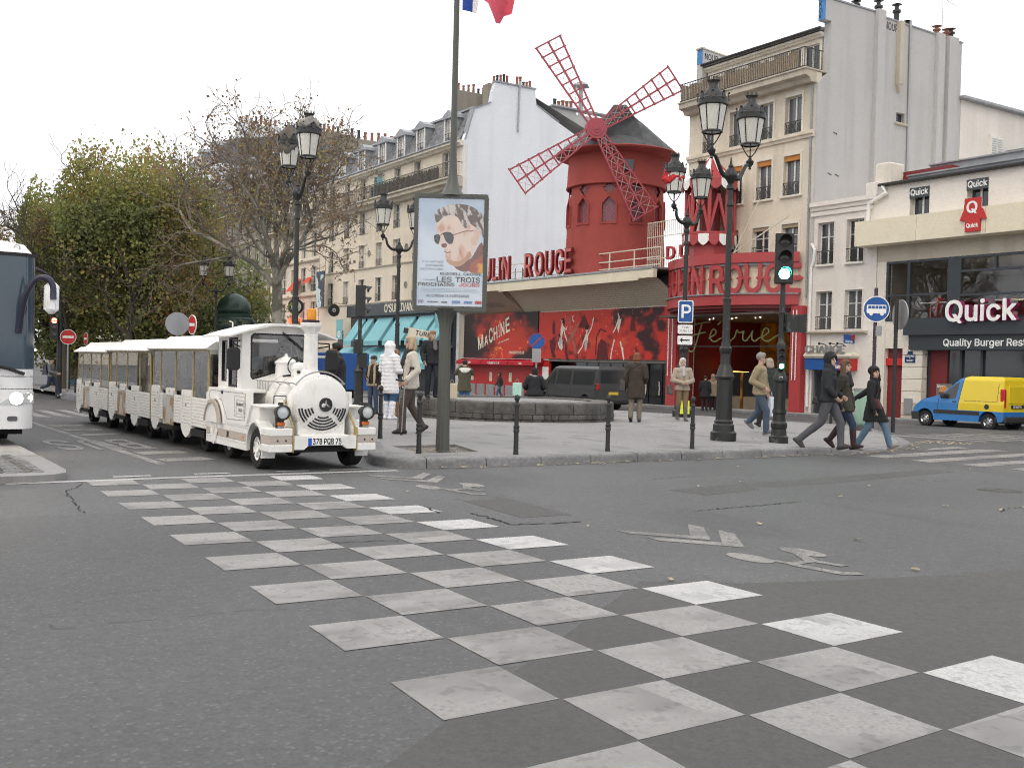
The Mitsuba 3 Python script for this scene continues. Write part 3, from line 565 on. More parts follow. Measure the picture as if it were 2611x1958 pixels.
ms.box(F - .02, F + .1, 23.35, 23.45, 5.7, 6.28)
part(b, 'window_mullions', ms, 'anthracite')
GL = mat('pane_clear', (0.02, 0.022, 0.026), 0.04, 0.55)
scene['glass_pane'] = {'type': 'thindielectric', 'int_ior': 1.5}
for y0_, y1_, z0_, z1_ in ((27.28, 28.2, 3.9, 4.82), (27.28, 28.2, 4.9, 6.2), (25.41, 27.16, 3.9, 4.82), (25.41, 27.16, 4.9, 6.2), (22.06, 24.84, 3.9, 4.72), (22.06, 24.84, 4.8, 5.66), (23.45, 24.84, 5.74, 6.2), (22.06, 23.35, 5.74, 6.2), (19.06, 21.94, 3.9, 6.2)):
    part(b, 'pane', MB().add([(F + .05, y0_, z0_), (F + .05, y1_, z0_), (F + .05, y1_, z1_), (F + .05, y0_, z1_)], [[0, 1, 2, 3]]), 'glass_pane')
for i, (y, z) in enumerate(((27.0, 3.9), (26.1, 3.9), (23.6, 3.9), (22.6, 3.9))):
    t = thing('cafe_table', ['white cafe table upstairs behind the leftmost restaurant window', 'second white cafe table from the left upstairs in the restaurant', 'white cafe table upstairs above the large letter Q', 'white cafe table upstairs above the large letters ck'][i], 'table')
    part(t, 'table_top', MB().box(F + .9, F + 1.5, y - .45, y + .35, z + .66, z + .7, .01), 'white_paint'); part(t, 'leg', MB().tube([(F + 1.2, y, z), (F + 1.2, y, z + .66)], .03), 'steel')
for i, y in enumerate((26.6, 25.75)):
    t = thing('cafe_chair', ['red cafe chair between the two left tables upstairs', 'red cafe chair at the right edge of the left restaurant window'][i], 'chair')
    part(t, 'seat', MB().box(F + .8, F + 1.15, y - .17, y + .17, 4.34, 4.38), 'bright_red'); part(t, 'backrest', MB().box(F + .8, F + 1.15, y - .19, y - .16, 4.4, 4.8), 'bright_red'); part(t, 'frame', MB().bar((F + .82, y - .17, 3.9), (F + .82, y - .17, 4.8), .03).bar((F + 1.13, y - .17, 3.9), (F + 1.13, y - .17, 4.8), .03).bar((F + .82, y + .17, 3.9), (F + .82, y + .17, 4.36), .03).bar((F + 1.13, y + .17, 3.9), (F + 1.13, y + .17, 4.36), .03), 'bright_red')
for i, (y, z) in enumerate(((22.85, 5.0), (22.85, 4.62), (22.3, 4.62))):
    t = thing('tube_lamp', ['upper yellow lit tube lamp upstairs in the restaurant', 'yellow lit tube lamp under the upper one upstairs', 'yellow lit tube lamp at the right edge upstairs'][i], 'lamp')
    k = part(t, 'tube', MB().lathe([(.001, 0), (.055, 0), (.055, .3), (.001, .3)], (F + 1.4, y, z), 10), mat('lamp_yellow', (0.8, 0.7, 0.1)))
    scene[k]['emitter'] = {'type': 'area', 'radiance': rgb(3.2, 2.6, .35)}; part(t, 'cap', MB().lathe([(.06, 0), (.06, .03), (.001, .03)], (F + 1.4, y, z + .3), 10), 'steel')
part(b, 'red_back_wall', MB().box(F + 5.1, F + 5.19, 25.0, 28.3, 3.9, 5.0), 'dark_red')
# dark bands, lettering
part(b, 'dark_band', MB().box(F - .3, F + .3, yq0, 27.2, 3.2, 3.8), 'anthracite'); part(b, 'sign_band', MB().box(F - .12, F + .3, yq0, 27.05, 2.6, 3.2), 'anthracite')
bq = part(b, 'large_lettering', MB().text('Quick', .78, (F - .55, 25.1, 3.72), (0, -1, 0), EZ, .03, True, width=2.95), 'text_white', label='large white letters reading Quick'); part(bq, 'return', MB().text('Quick', .78, (F - .52, 25.1, 3.72), (0, -1, 0), EZ, -.2, True, width=2.95), mat('magenta', (0.30, 0.02, 0.12), 0.4))
part(b, 'sign_lettering', MB().text('Quality Burger Restaurant', .27, (F - .122, 25.45, 2.76), (0, -1, 0), EZ, .012, True, width=4.6), 'text_white')
# stone pier with street plate, side door, ground floor glazing
pier = part(b, 'stone_pier', MB().box(F + .02, F + .3, 26.5, 28.8, 2.66, 3.8), 'cream_pale')
for i, z in enumerate(np.arange(-.6, 2.6, .5)): part(b, 'stone_course', MB().box(F - .0, F + .35, 26.47, 27.42, z + .008, z + .492, .01), 'stone_beige' if i < 2 else 'cream_pale')
part(b, 'side_door', MB().box(F + .25, F + .3, 27.42, 28.52, -.6, 2.7), 'dark_red'); part(b, 'door_lintel', MB().box(F + .1, F + .26, 27.42, 28.52, 1.95, 2.25), 'bright_red'); part(b, 'stone_pier', MB().box(F - .0, F + .35, 28.52, 28.85, -.6, 2.66), 'cream_pale')
pl = part(b, 'street_plate', MB().prism(sg.Polygon([(26.79, 2.08), (27.27, 2.08), (27.27, 2.42), (27.17, 2.42), (27.12, 2.54), (26.94, 2.54), (26.89, 2.42), (26.79, 2.42)]), -.03, 0, (F, 0, 0), EY, EZ, EX), mat('plate_blue', (0.012, 0.035, 0.09), .35), label='dark blue enamel street name plate')
part(pl, 'lettering', MB().text('BOULEVARD', .07, (F - .032, 27.24, 2.31), (0, -1, 0), EZ, .004, True, width=.42).text('DE', .035, (F - .032, 27.06, 2.24), (0, -1, 0), EZ, .004).text('CLICHY', .07, (F - .032, 27.2, 2.13), (0, -1, 0), EZ, .004, True, width=.34), 'text_white')
part(b, 'meter_cabinet', MB().box(F - .06, F + .02, 26.86, 27.24, -.03, .61, .01), 'steel')
part(b, 'shopfront_glass', MB().box(F + .5, F + .52, yq0, 26.47, -.6, 2.62), 'glass_dark')
sf = MB()
for y in (26.42, 25.0, 24.1, 22.2, 20.0, 18): sf.box(F + .4, F + .6, y - .05, y + .05, -.6, 2.62)
part(b, 'shopfront_frame', sf, 'anthracite'); part(b, 'red_panel', MB().box(F + .42, F + .5, 25.6, 26.4, -.6, 2.6), 'dark_red')
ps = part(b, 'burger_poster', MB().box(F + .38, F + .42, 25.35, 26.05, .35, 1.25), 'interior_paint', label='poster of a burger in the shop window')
part(ps, 'bun', MB().prism(sg.Point(25.7, .98).buffer(.2, 6).intersection(rect(25.4, .92, 26, 1.3)), -.004, 0, (F + .38, 0, 0), EY, EZ, EX).prism(rrect(25.5, .72, 25.9, .79, .03), -.004, 0, (F + .38, 0, 0), EY, EZ, EX), mat('bun', (.5, .24, .07))); part(ps, 'filling', MB().prism(rect(25.48, .8, 25.92, .91), -.004, 0, (F + .38, 0, 0), EY, EZ, EX), mat('filling', (.12, .05, .02)))
part(ps, 'stripe', MB().prism(rect(25.37, .42, 26.03, .5), -.004, 0, (F + .38, 0, 0), EY, EZ, EX).text('Giant', .1, (F + .38, 26.0, 1.1), (0, -1, 0), EZ, .004), 'text_white')
# white building behind, at the right edge
b = thing('white_rear_building', 'white building with one shuttered window above the restaurant roof at the right edge', 'building')
part(b, 'wall', MB().box(47.75, 64, 32.3, 33, 0, 15.6), 'pale_render'); part(b, 'body', MB().box(47.75, 64, 33, 44, 0, 15.5), 'pale_render'); part(b, 'roof', MB().box(47.6, 64, 32.0, 33.4, 15.6, 15.78, .03), 'zinc')
k = part(b, 'window', MB().box(50.2, 51.35, 32.2, 32.31, 12.3, 14.2), 'pale_render'); part(k, 'shutter', MB().box(50.28, 50.75, 32.15, 32.2, 12.4, 14.1), 'window_white'); part(k, 'shutter', MB().box(50.8, 51.27, 32.15, 32.2, 12.4, 14.1), 'window_white')
sl_ = MB()
for z in np.arange(12.5, 14.05, .12): sl_.box(50.33, 50.7, 32.13, 32.15, z, z + .05).box(50.85, 51.22, 32.13, 32.15, z, z + .05)
part(k, 'slats', sl_, 'steel')
part(b, 'roof_plant', MB().box(51.6, 55, 31.2, 32.2, 13.4, 13.5).box(51.8, 54.8, 31.3, 32.1, 12.2, 13.4), 'black_iron')
# ------------------------------------------------------------------ cabaret: canopy front, wall picture, letters on the roof
b = thing('cabaret_building', 'low red cabaret front with a cream canopy and large neon letters on its roof', 'building')
ya, yb = 41.3, 63.3
part(b, 'wall', MB().box(F + .02, F + .4, ya, yb + .9, 1.9, 5.4), 'cream_pale'); part(b, 'body', MB().box(F + .4, 50, ya, yb, 1.9, 6.6).box(F + 4.5, 50, ya, yb, -1, 1.9), 'grey_wall')
part(b, 'pier', MB().box(F - .02, F + .5, 40.75, 41.3, -1, 5.0), 'cream_pale'); part(b, 'pier', MB().box(F - .02, F + .5, 63.35, 64.2, -1, 6.4), 'stone_beige')
# canopy: fascia, curved ribbed soffit
xc = F - 1.9
part(b, 'canopy_fascia', MB().box(xc, xc + .25, ya - .2, yb + .7, 6.28, 6.72).box(xc - .02, xc + .02, ya + 1.0, 56.0, 6.18, 6.4), 'fascia_cream'); part(b, 'canopy_top', MB().box(xc - .05, F + 3, ya - .2, yb + .7, 6.72, 6.84, .02), 'zinc')
so = MB(); ny = 56; t = np.linspace(0, 1, 10); prof = np.c_[xc + .25 + t * (F - xc - .2), 6.28 - 1.35 * (1 - np.cos(t * np.pi / 2)) ** .8]
vs, fs = [], []
for i in range(ny + 1):
    for p in prof: vs.append((p[0], ya - .1 + (55.9 - ya) * i / ny, p[1] + (.02 if i % 2 else 0)))
m = len(prof)
part(b, 'canopy_soffit', MB().add(vs, [[i * m + j, i * m + j + 1, (i + 1) * m + j + 1, (i + 1) * m + j] for i in range(ny) for j in range(m - 1)]), mat('soffit', proc(lambda p, n, uv: mi.Color3f(.62, .55, .43) * (0.62 + 0.38 * smoothstep(0.2, 0.5, dr.abs(dr.sin(p.y * 14)) * dr.abs(dr.sin((p.x - p.z) * 14))))), .8, .2), 30)
part(b, 'canopy_end', MB().prism([(xc + .2, 6.3), (F, 6.3), (F, 4.95)] , 0, .12, (0, 55.9, 0), EX, EZ, EY), 'wood_panel')
ss_ = part(b, 'lower_canopy', MB().add([(xc + .1, 56.02, 6.28), (xc + .1, yb + .6, 6.28), (F, yb + .6, 5.0), (F, 56.02, 5.0)], [[0, 1, 2, 3]]), mat('brown_soffit', (.34, .28, .21), .6))
part(ss_, 'ghost_lettering', MB().text('MACHINE', .5, (xc + .95, 61.8, 5.62), (0, -1, 0), unit((.82, 0, -.57)), .01, False, width=4.4), mat('grey_neon', (.30, .28, .26), .4))
for y in (60.3, 59.3): part(b, 'spotlight', MB().lathe([(.001, 0), (.12, .02), (.15, .25), (.16, .4), (.001, .41)], (xc + .3, y, 5.75), 10), 'black_iron')
# wall pictures (flat print on boards)
def f_mural(p, n, uv):
    a = fbm(p.y * .55, p.z * .75, 3.0, 4); c = fbm(p.y * 1.7 + 3, p.z * 2.1, 7.0, 4); dark = smoothstep(.50, .66, a * .65 + c * .35); hot = smoothstep(.6, .8, fbm(p.y * .8 + 9, p.z * 1.0, 1.0, 3))
    col = mix((.50, .030, .018), (.035, .008, .010), dark); return mix(col, (.62, .10, .035), hot * (1 - dark) * .6)
def f_mural2(p, n, uv):
    a = fbm(p.y * .45 + 4, p.z * .7 + 1, 3.0, 4); rim = smoothstep(1.2, 2.6, dr.abs(p.y - 58.6) * .5 + dr.abs(p.z - 3.6) * .6)
    dark = smoothstep(.36, .62, a * .75 + rim * .3); spark = smoothstep(.72, .8, noise(p.y * 2.3, p.z * 2.3) * .6 + noise(p.y * 9, p.z * 9) * .4)
    return mix(mix((.48, .035, .015), (.022, .010, .010), dark), (.75, .2, .05), spark * (1 - dark))
mat('mural_print', proc(f_mural), .5, .4); mat('mural_print_dark', proc(f_mural2), .5, .4)
mu = part(b, 'wall_picture', MB().box(F - .08, F + .01, 41.42, 54.05, 2.02, 4.9), 'mural_print', label='long red wall picture with pale dancers')
m2 = part(b, 'wall_picture', MB().box(F - .12, F + .01, 54.1, 63.3, 2.0, 4.98), 'mural_print_dark', label='dark red wall picture with a slanted title')
def art(polys, mt, e=.083): # thin printed shapes, drawn as seen from the street: (distance from the left edge, height)
    mb = MB()
    for p in polys: mb.prism(p if hasattr(p, 'bounds') else sg.Polygon(p), -.004, 0, (F - e, 54.05, 2.02), (0, -1, 0), EZ, EX)
    return mb
def stroke(pts, w): return sg.LineString(pts).buffer(w, 4)
skin = mat('print_pale', (.66, .58, .52), .6); blk = mat('print_black', (.012, .010, .012), .6); greyp = mat('print_grey', (.42, .39, .38), .6)
drk = mat('print_dark_red', (.10, .010, .012), .6)
fig1 = [sg.Point(2.55, 2.28).buffer(.13), stroke([(2.52, 2.15), (2.5, 1.9)], .07), sg.Polygon([(2.38, 1.92), (2.66, 1.98), (2.62, 1.6), (2.5, 1.35), (2.32, 1.3), (2.35, 1.6)]), stroke([(2.64, 1.9), (2.8, 1.5), (3.05, 1.05)], .05), stroke([(2.62, 1.95), (2.9, 1.75), (3.0, 1.9)], .04), sg.Polygon([(2.28, 1.3), (2.5, 1.35), (2.62, .7), (2.52, .5), (2.3, .62), (2.1, .9)])]
fig2 = [sg.Point(5.0, 1.75).buffer(.13), stroke([(5.0, 1.62), (4.98, 1.4)], .06), sg.Polygon([(4.85, 1.42), (5.15, 1.46), (5.12, 1.0), (4.98, .5), (4.86, .5), (4.82, 1.0)]), stroke([(5.12, 1.42), (5.45, 1.85), (5.62, 2.4)], .045), stroke([(4.86, 1.3), (4.6, .75), (4.2, .35)], .045)]
fig3 = [sg.Point(8.0, 2.55).buffer(.13), stroke([(7.98, 2.42), (7.98, 2.2)], .06), sg.Polygon([(7.85, 2.25), (8.2, 2.3), (8.05, 1.8), (7.95, 1.45), (7.85, 1.75)]), stroke([(7.88, 2.15), (7.7, 1.8), (7.5, 1.55)], .045), stroke([(7.6, 1.1), (7.4, .5), (7.32, .05)], .05), stroke([(8.15, 1.0), (8.35, .5), (8.5, .02)], .055), sg.Polygon([(8.28, .7), (8.42, .7), (8.5, .02), (8.46, .02)])]
part(mu, 'dancer', art(fig1, skin), skin); part(mu, 'dancer', art(fig2, skin), skin); part(mu, 'dancer', art(fig3, skin), skin)
for q_ in [sg.Point(2.58, 2.3).buffer(.16).difference(rect(2.2, 2.1, 2.5, 2.35)), sg.Point(5.0, 1.86).buffer(.15), sg.Point(8.05, 2.6).buffer(.15).difference(rect(7.7, 2.4, 7.96, 2.62)), stroke([(2.68, 2.3), (2.7, 2.05)], .06), sg.Polygon([(2.3, 1.55), (2.12, 1.45), (2.2, 1.2), (2.42, 1.32)])]: part(mu, 'hair', art([q_], blk, .0875), blk)
part(mu, 'dress', art([sg.Polygon([(2.24, 1.32), (2.46, 1.36), (2.5, 1.0), (2.36, .72), (2.2, .95)]), sg.Polygon([(4.84, 1.1), (5.12, 1.12), (5.06, .7), (4.9, .42)])], greyp, .0875), greyp)
sails = []
for (a, c) in (((3.15, 2.55), (3.95, .35)), ((4.2, 2.1), (3.0, .85))):
    d = unit(np.subtract(c, a)); nn = np.array([-d[1], d[0]]) * .11; a, c = np.array(a), np.array(c)
    for s in (-1, 0, 1): sails.append(stroke([a + nn * s, c + nn * s], .012))
    for t in np.linspace(0, 1, 16): q = a + (c - a) * t; r = a + (c - a) * min(1, t + .07); sails += [stroke([q - nn, r + nn], .009), stroke([q + nn, r - nn], .009)]
part(mu, 'windmill_sails', art(sails, skin), mat('print_rose', (.40, .16, .12), .6))
part(mu, 'dark_shapes', art([sg.Polygon([(4.2, 2.0), (4.7, 2.65), (5.2, 2.0), (5.3, 1.85), (4.1, 1.85)]), sg.Polygon([(1.2, 1.1), (1.7, 1.3), (1.9, .9), (1.75, .4), (1.95, .05), (1.55, .05), (1.3, .6)]), sg.Polygon([(6.0, .0), (6.1, .8), (6.4, 1.2), (6.8, 1.0), (7.0, .5), (7.1, .0)]), sg.Polygon([(1.6, 2.4), (1.75, 2.1), (1.8, 1.5), (1.5, 1.5), (1.45, 2.0)]), stroke([(5.9, .3), (5.95, 1.3), (6.3, 1.75), (6.8, 1.6)], .05), stroke([(3.0, 1.0), (2.95, .4), (3.1, .05)], .12), sg.Polygon([(9.2, 2.7), (9.35, 2.2), (9.5, 1.6), (9.0, 1.6), (9.05, 2.2)])], drk), drk)
part(mu, 'moon', art([sg.Point(3.72, 2.42).buffer(.2).difference(sg.Point(3.8, 2.45).buffer(.2))], skin), skin)
stars = [sg.Point(float(u), float(w)).buffer(float(r), 2) for u, w, r in zip(rng.uniform(.6, 10.2, 60), rng.uniform(.3, 2.8, 60), rng.uniform(.012, .035, 60))]
part(mu, 'sparks', art(stars, skin), skin)
tm_ = MB(); xs = [0, .82, 1.42, 2.0, 2.62, 2.86, 3.48]; hs = [1.05, .8, 1.15, 1.0, 1.0, 1.05, 1.15]
for ch, u, h in zip('MACHINE', xs, hs):
    w = {'M': .7, 'I': .12}.get(ch, .48); dz = u * .32
    tm_.text(ch, h * .8, (F - .125, 61.3 - u, 2.55 + dz), unit((0, -1, .3)), unit((0, .12, 1)), .006, True, width=w)
part(m2, 'title', tm_, mat('title_cream', (.70, .64, .52), .5)); part(m2, 'lettering', MB().text('DU MOULIN ROUGE', .09, (F - .124, 58.7, 2.95), unit((0, -1, .22)), EZ, .004, True, width=1.3).text('CONCERTS CLUB', .16, (F - .124, 57.4, 2.3), (0, -1, 0), EZ, .004, True, width=1.8), 'title_cream')
# ground floor: red doors with awnings, dark entrance hall
rd = part(b, 'red_door_wall', MB().box(F + .05, F + .2, 53.0, 63.2, -1.2, 1.9), 'bright_red')
for i, y in enumerate(np.arange(53.3, 63, 1.22)):
    p = part(b, 'louvre_panel', MB().box(F + .02, F + .052, y, y + 1.0, -.75, .22), 'steel')
    part(p, 'slats', (lambda mb: [mb.box(F - .005, F + .02, y + .04, y + .96, z, z + .03) for z in np.arange(-.7, .2, .075)] and mb)(MB()), 'zinc')
    if i % 2: part(b, 'door_poster', MB().box(F + .03, F + .052, y + .3, y + .62, .45, 1.05), 'title_cream')
for a, c, t in ((60.0, 63.2, 'TERRASSE'), (56.6, 59.9, 'CONCERTS · CLUB'), (53.6, 56.5, 'BAR')):
    w = part(b, 'awning', MB().prism([(0, 2.02), (-.75, 1.78), (-.75, 1.56), (0, 1.75)], a, c, (F - .02, 0, 0), EX, EZ, EY), mat('awning_red', (.42, .018, .03), .7)); part(w, 'top_edge', MB().bar((F - .4, a, 1.94), (F - .4, c, 1.94), .3, .02), 'text_white')
    part(w, 'lettering', MB().text(t, .13, (F - .775, (a + c) / 2, 1.61), (0, -1, 0), EZ, .004, True, center=True, sx=.9), 'text_white')
part(b, 'notice_board', MB().box(F - .0, F + .06, 53.05, 53.7, .3, 1.5, .01), 'text_white')
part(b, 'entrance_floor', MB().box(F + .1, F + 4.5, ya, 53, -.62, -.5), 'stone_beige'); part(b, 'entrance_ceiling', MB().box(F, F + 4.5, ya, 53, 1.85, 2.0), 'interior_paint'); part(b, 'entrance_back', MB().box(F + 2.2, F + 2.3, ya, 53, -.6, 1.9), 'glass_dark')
for y in np.arange(42.2, 52.5, 1.15): q = part(b, 'glass_door', MB().box(F + .9, F + .92, y + .03, y + 1.1, -.5, 1.82), 'pane_clear'); part(q, 'handle', MB().tube([(F + .84, y + .2, .1), (F + .84, y + .16, .45), (F + .84, y + .2, .85)], .035), 'cream_metal', 40)
# roof railing and neon letters
r = MB(); xr = xc + .9
for z in (7.05, 7.45, 7.95): r.bar((xr, 41.6, z), (xr, 63.5, z), .05)
for y in np.arange(41.6, 63.6, 2.15): r.bar((xr, y, 6.8), (xr, y, 7.97), .055)
for y in np.arange(41.2, 44.6, .16): r.bar((xr + 1.6, y, 6.8), (xr + 1.6, y, 9.6), .025)
for z in (7.6, 8.8, 9.6): r.bar((xr + 1.6, 41.2, z), (xr + 1.6, 44.6, z), .04)
part(b, 'roof_railing', r, 'cream_metal')
for i, (ch, y, w) in enumerate([('M', 60.35, .95), ('O', 59.1, .85), ('U', 58.05, .8), ('L', 57.05, .6), ('I', 56.3, .22), ('N', 55.85, .85), ('R', 53.3, .85), ('O', 52.2, .9), ('U', 51.1, .8), ('G', 50.1, .85), ('E', 49.1, .7)]):
    m = meshkit.text_mesh(ch, 1.5, .16, True); vv = np.array(m.vertices); vv[:, 0] -= vv[:, 0].min(); vv[:, 0] *= w / vv[:, 0].max(); vv[:, 1] -= vv[:, 1].min(); vv[:, 1] *= 1.45 / vv[:, 1].max()
    # letter case with a paler neon tube in front
    kk = part(b, 'neon_letter', MB().add(np.c_[xc + .25 - vv[:, 2], y - vv[:, 0], 6.95 + vv[:, 1]], m.faces), 'dark_red')
    m = meshkit.text_mesh(ch, 1.5, .03, False); vv = np.array(m.vertices); vv[:, 0] -= vv[:, 0].min(); vv[:, 0] *= (w - .1) / vv[:, 0].max(); vv[:, 1] -= vv[:, 1].min(); vv[:, 1] *= 1.35 / vv[:, 1].max()
    part(kk, 'tube', MB().add(np.c_[xc + .09 - vv[:, 2], y - .05 - vv[:, 0], 7.0 + vv[:, 1]], m.faces), mat('neon_tube', (.50, .10, .09), .3))
fl = MB()
for y in np.arange(49, 61, .8): fl.bar((xc + .3, y, 6.85), (xc + .3, y, 7.6), .03)
part(b, 'letter_stays', fl, 'lamp_iron')
for y, z in ((54.2, 7.4), (48.2, 7.4)): part(b, 'floodlight', MB().box(xc + .9, xc + 1.3, y, y + .5, z - .3, z + .2, .05), 'black_iron')

# ------------------------------------------------------------------ windmill on the roof
w = thing('red_windmill', 'red round windmill with four lattice sails on the cabaret roof', 'windmill')
C0 = np.array([38.6, 48.4]); k_ = 61.7 / 60.0
cx, cy = 38.5, 48.5
def ring_wall(r0, r1, z0, z1, n=72): return MB().lathe([(r0, z0), (r1, z1)], (cx, cy, 0), n)
face = math.atan2(-cy, -cx)       # direction from the mill towards the square
# lower drum with real window openings: built as wall quads round the openings
def r_at(z): return 2.95 - (z - 7.0) * .036
wins = []
for i in range(-4, 5): wins.append((face + math.radians(-8 + i * 33), 'w')); 
Nn = 240; dz = np.linspace(6.6, 12.3, 58); drum = MB(); vs = []; th = np.linspace(0, 2 * np.pi, Nn, endpoint=False)
for z in dz: vs += [(cx + r_at(z) * math.cos(t), cy + r_at(z) * math.sin(t), z) for t in th]
def in_open(t, z):
    for a, _ in wins:
        d = abs((t - a + np.pi) % (2 * np.pi) - np.pi) * 2.75
        if 9.75 < z < 10.85 and d < .42: return True
        if 10.85 <= z < 11.3 and d < .42 * (11.3 - z) / .45: return True
        if abs(z - 11.72) < .32 and d < .38 * (1 - abs(z - 11.72) / .34): return True
    return False
fq = []
for i in range(len(dz) - 1):
    for j in range(Nn):
        if not in_open(th[j] + np.pi / Nn, (dz[i] + dz[i + 1]) / 2): fq.append([i * Nn + j, i * Nn + (j + 1) % Nn, (i + 1) * Nn + (j + 1) % Nn, (i + 1) * Nn + j])
drum.add(vs, fq); part(w, 'tower', drum, 'mill_red', True)
part(w, 'inner_wall', MB().lathe([(2.45, 6.6), (2.4, 12.3)], (cx, cy, 0), 48), 'glass_grey')
for a, _ in wins:
    u = np.array([math.cos(a), math.sin(a), 0]); s = np.array([-math.sin(a), math.cos(a), 0]); o = np.array([cx, cy, 0]); R = 2.86
    out = [(-.47, 9.68), (.47, 9.68), (.47, 10.85), (0, 11.38), (-.47, 10.85)]; inn = [(-.38, 9.8), (.38, 9.8), (.38, 10.83), (0, 11.24), (-.38, 10.83)]
    k = part(w, 'window', MB().prism(sg.Polygon(out).difference(sg.Polygon(inn)), -.16, .03, o + u * R, s, EZ, u), 'mill_red')
    lat = MB(); P = sg.Polygon(inn); Dm = sg.Polygon([(-.38, 11.72), (0, 11.4), (.38, 11.72), (0, 12.04)])
    for q in np.arange(-2.5, 2.6, .2):
        for sgn in (-1, 1):
            for pol in (P, Dm):
                c = sg.LineString([(q - 2, 10.6 - 2 * sgn * 1.3), (q + 2, 10.6 + 2 * sgn * 1.3)]).buffer(.02).intersection(pol)
                if not c.is_empty: lat.prism(c, -.2, -.18, o + u * R, s, EZ, u)
    part(k, 'lattice', lat, 'mill_metal'); part(k, 'pane', MB().prism(P.union(Dm), -.215, -.205, o + u * R, s, EZ, u), 'glass_grey')
part(w, 'upper_drum', MB().lathe([(2.86, 11.95), (2.97, 12.0), (2.92, 12.2), (2.82, 14.2)], (cx, cy, 0), 64), 'mill_red', 40)
# cap: brim and saddle roof with its gable towards the sails
hubdir = np.array([-.60, -.80, 0.0]); hd = unit(hubdir); sd = np.array([-hd[1], hd[0], 0])
vs, nt = [], 64
for i, (f_, h_) in enumerate(((1.0, 0), (.985, .1), (.72, .85), (.42, 1.75), (.16, 2.45), (0.0, 2.6))):
    for j in range(nt):
        t = 2 * np.pi * j / nt; r = 3.62 * f_; p = np.array([cx, cy, 13.95]) + hd * r * math.cos(t) + sd * r * math.sin(t)
        p = p + hd * (1 - f_) * 1.0; p[2] += h_
        vs.append(p)
cap = MB().add(vs, [[i * nt + j, i * nt + (j + 1) % nt, (i + 1) * nt + (j + 1) % nt, (i + 1) * nt + j] for i in range(5) for j in range(nt)])
part(w, 'cap_roof', cap, 'mill_roof_felt', 35); part(w, 'brim', MB().lathe([(2.78, 13.75), (3.6, 13.9), (3.66, 13.98), (3.6, 14.03), (2.78, 14.0)], (cx, cy, 0), 64), 'mill_red', 40)
part(w, 'gable', MB().prism([(-1.5, 13.9), (1.5, 13.9), (1.0, 15.4), (.35, 16.3), (-.35, 16.3), (-1.0, 15.4)], 1.2, 3.05, (cx, cy, 0), sd, EZ, hd), 'mill_roof_felt')
part(w, 'hatch', MB().obox(np.array([cx, cy, 12.95]) + 2.9 * np.array([math.cos(face + .22), math.sin(face + .22), 0]), (.5, .5, .62), (math.cos(face + .22), math.sin(face + .22), 0)), 'glass_dark')
hub = np.array([35.25, 46.3, 14.82])
hn = unit(np.array([-.42, -.90, .06])); hx = unit(np.cross(EZ, hn)); hy = np.cross(hn, hx)
part(w, 'axle', MB().tube([hub + hn * .1, hub - hn * 2.4], .28, 14), 'mill_metal', 40)
part(w, 'hub', MB().lathe([(.001, .16), (.1, .16), (.12, .12), (.26, .12), (.28, .09), (.42, .09), (.44, .06), (.58, .06), (.62, 0), (.64, -.3), (.001, -.3)], hub, 36, hn), 'mill_metal', 30)
for i, ang in enumerate((121.0, 34.5, 216.0, 301.5)):
    a = math.radians(ang); d = hx * math.cos(a) + hy * math.sin(a); q = np.cross(hn, d); sm = MB(); L0, L1 = .5, 5.45
    if np.dot(hx, [HY, -HX, 0]) < 0: pass
    hw = lambda t: .27 + .50 * t
    P = lambda t, s, e=0: hub + d * (L0 + (L1 - L0) * t) + q * hw(t) * s + hn * e
    for s in (-1, 0, 1): sm.bar(P(0, s), P(1, s), .10 if s == 0 else .085, .085, hn)
    nb = 8
    for j in range(nb + 1): t = j / nb; sm.bar(P(t, -1.12, .02), P(t, 1.12, .02), .075, .07, hn)
    k = part(w, 'sail', sm, 'mill_metal'); nt_ = MB()
    for j in range(nb):
        for s0_, s1_ in ((-1, 0), (0, 1)): nt_.bar(P(j / nb, s0_, .03), P((j + 1) / nb, s1_, .03), .02).bar(P(j / nb, s1_, .03), P((j + 1) / nb, s0_, .03), .02)
    part(k, 'neon_tubes', nt_, mat('tube_grey', (.48, .40, .38), .4))

# ------------------------------------------------------------------ round entrance and the striped ticket tower
e = thing('round_entrance', 'curved red cabaret entrance with western style letters and a dim lit hall', 'building')
RC, cyy, R0 = 41.16, 37.4, 6.06; hA = math.asin(4.4 / R0)
def arc_band(r0, r1, z0, z1, n=40, a=hA):
    t = np.linspace(-a, a, n); pts = [(RC - r1 * math.cos(x), cyy + r1 * math.sin(x)) for x in t] + [(RC - r0 * math.cos(x), cyy + r0 * math.sin(x)) for x in t[::-1]]
    return MB().prism(sg.Polygon(pts), z0, z1)
part(e, 'top_band', arc_band(R0 - .3, R0 + .12, 6.62, 7.08), 'sign_red'); part(e, 'top_cover', MB().prism(sg.Polygon([(RC - R0 * math.cos(x), cyy + R0 * math.sin(x)) for x in np.linspace(-hA, hA, 40)]), 6.5, 6.6), 'zinc')
part(e, 'fascia', arc_band(R0 - .35, R0 - .18, 5.0, 6.65), 'fascia_cream'); part(e, 'lower_band', arc_band(R0 - .3, R0 + .12, 4.65, 5.14), 'sign_red'); part(e, 'lead_edge', arc_band(R0 - .3, R0 + .2, 5.14, 5.19), 'zinc')
for i, z in enumerate((4.5, 4.36, 4.22)): part(e, 'soffit_step', arc_band(R0 - .9 - i * .25, R0 - .02 - i * .25, z, z + .14), 'dark_red')
txt = 'MOULIN ROUGE'; adv = {'M': 1.35, 'I': .62, ' ': .35, 'L': .9, 'E': .95}; tot = sum(adv.get(c, 1.1) for c in txt); L = 2 * hA * (R0 + .05) * 1.03; pos = 0
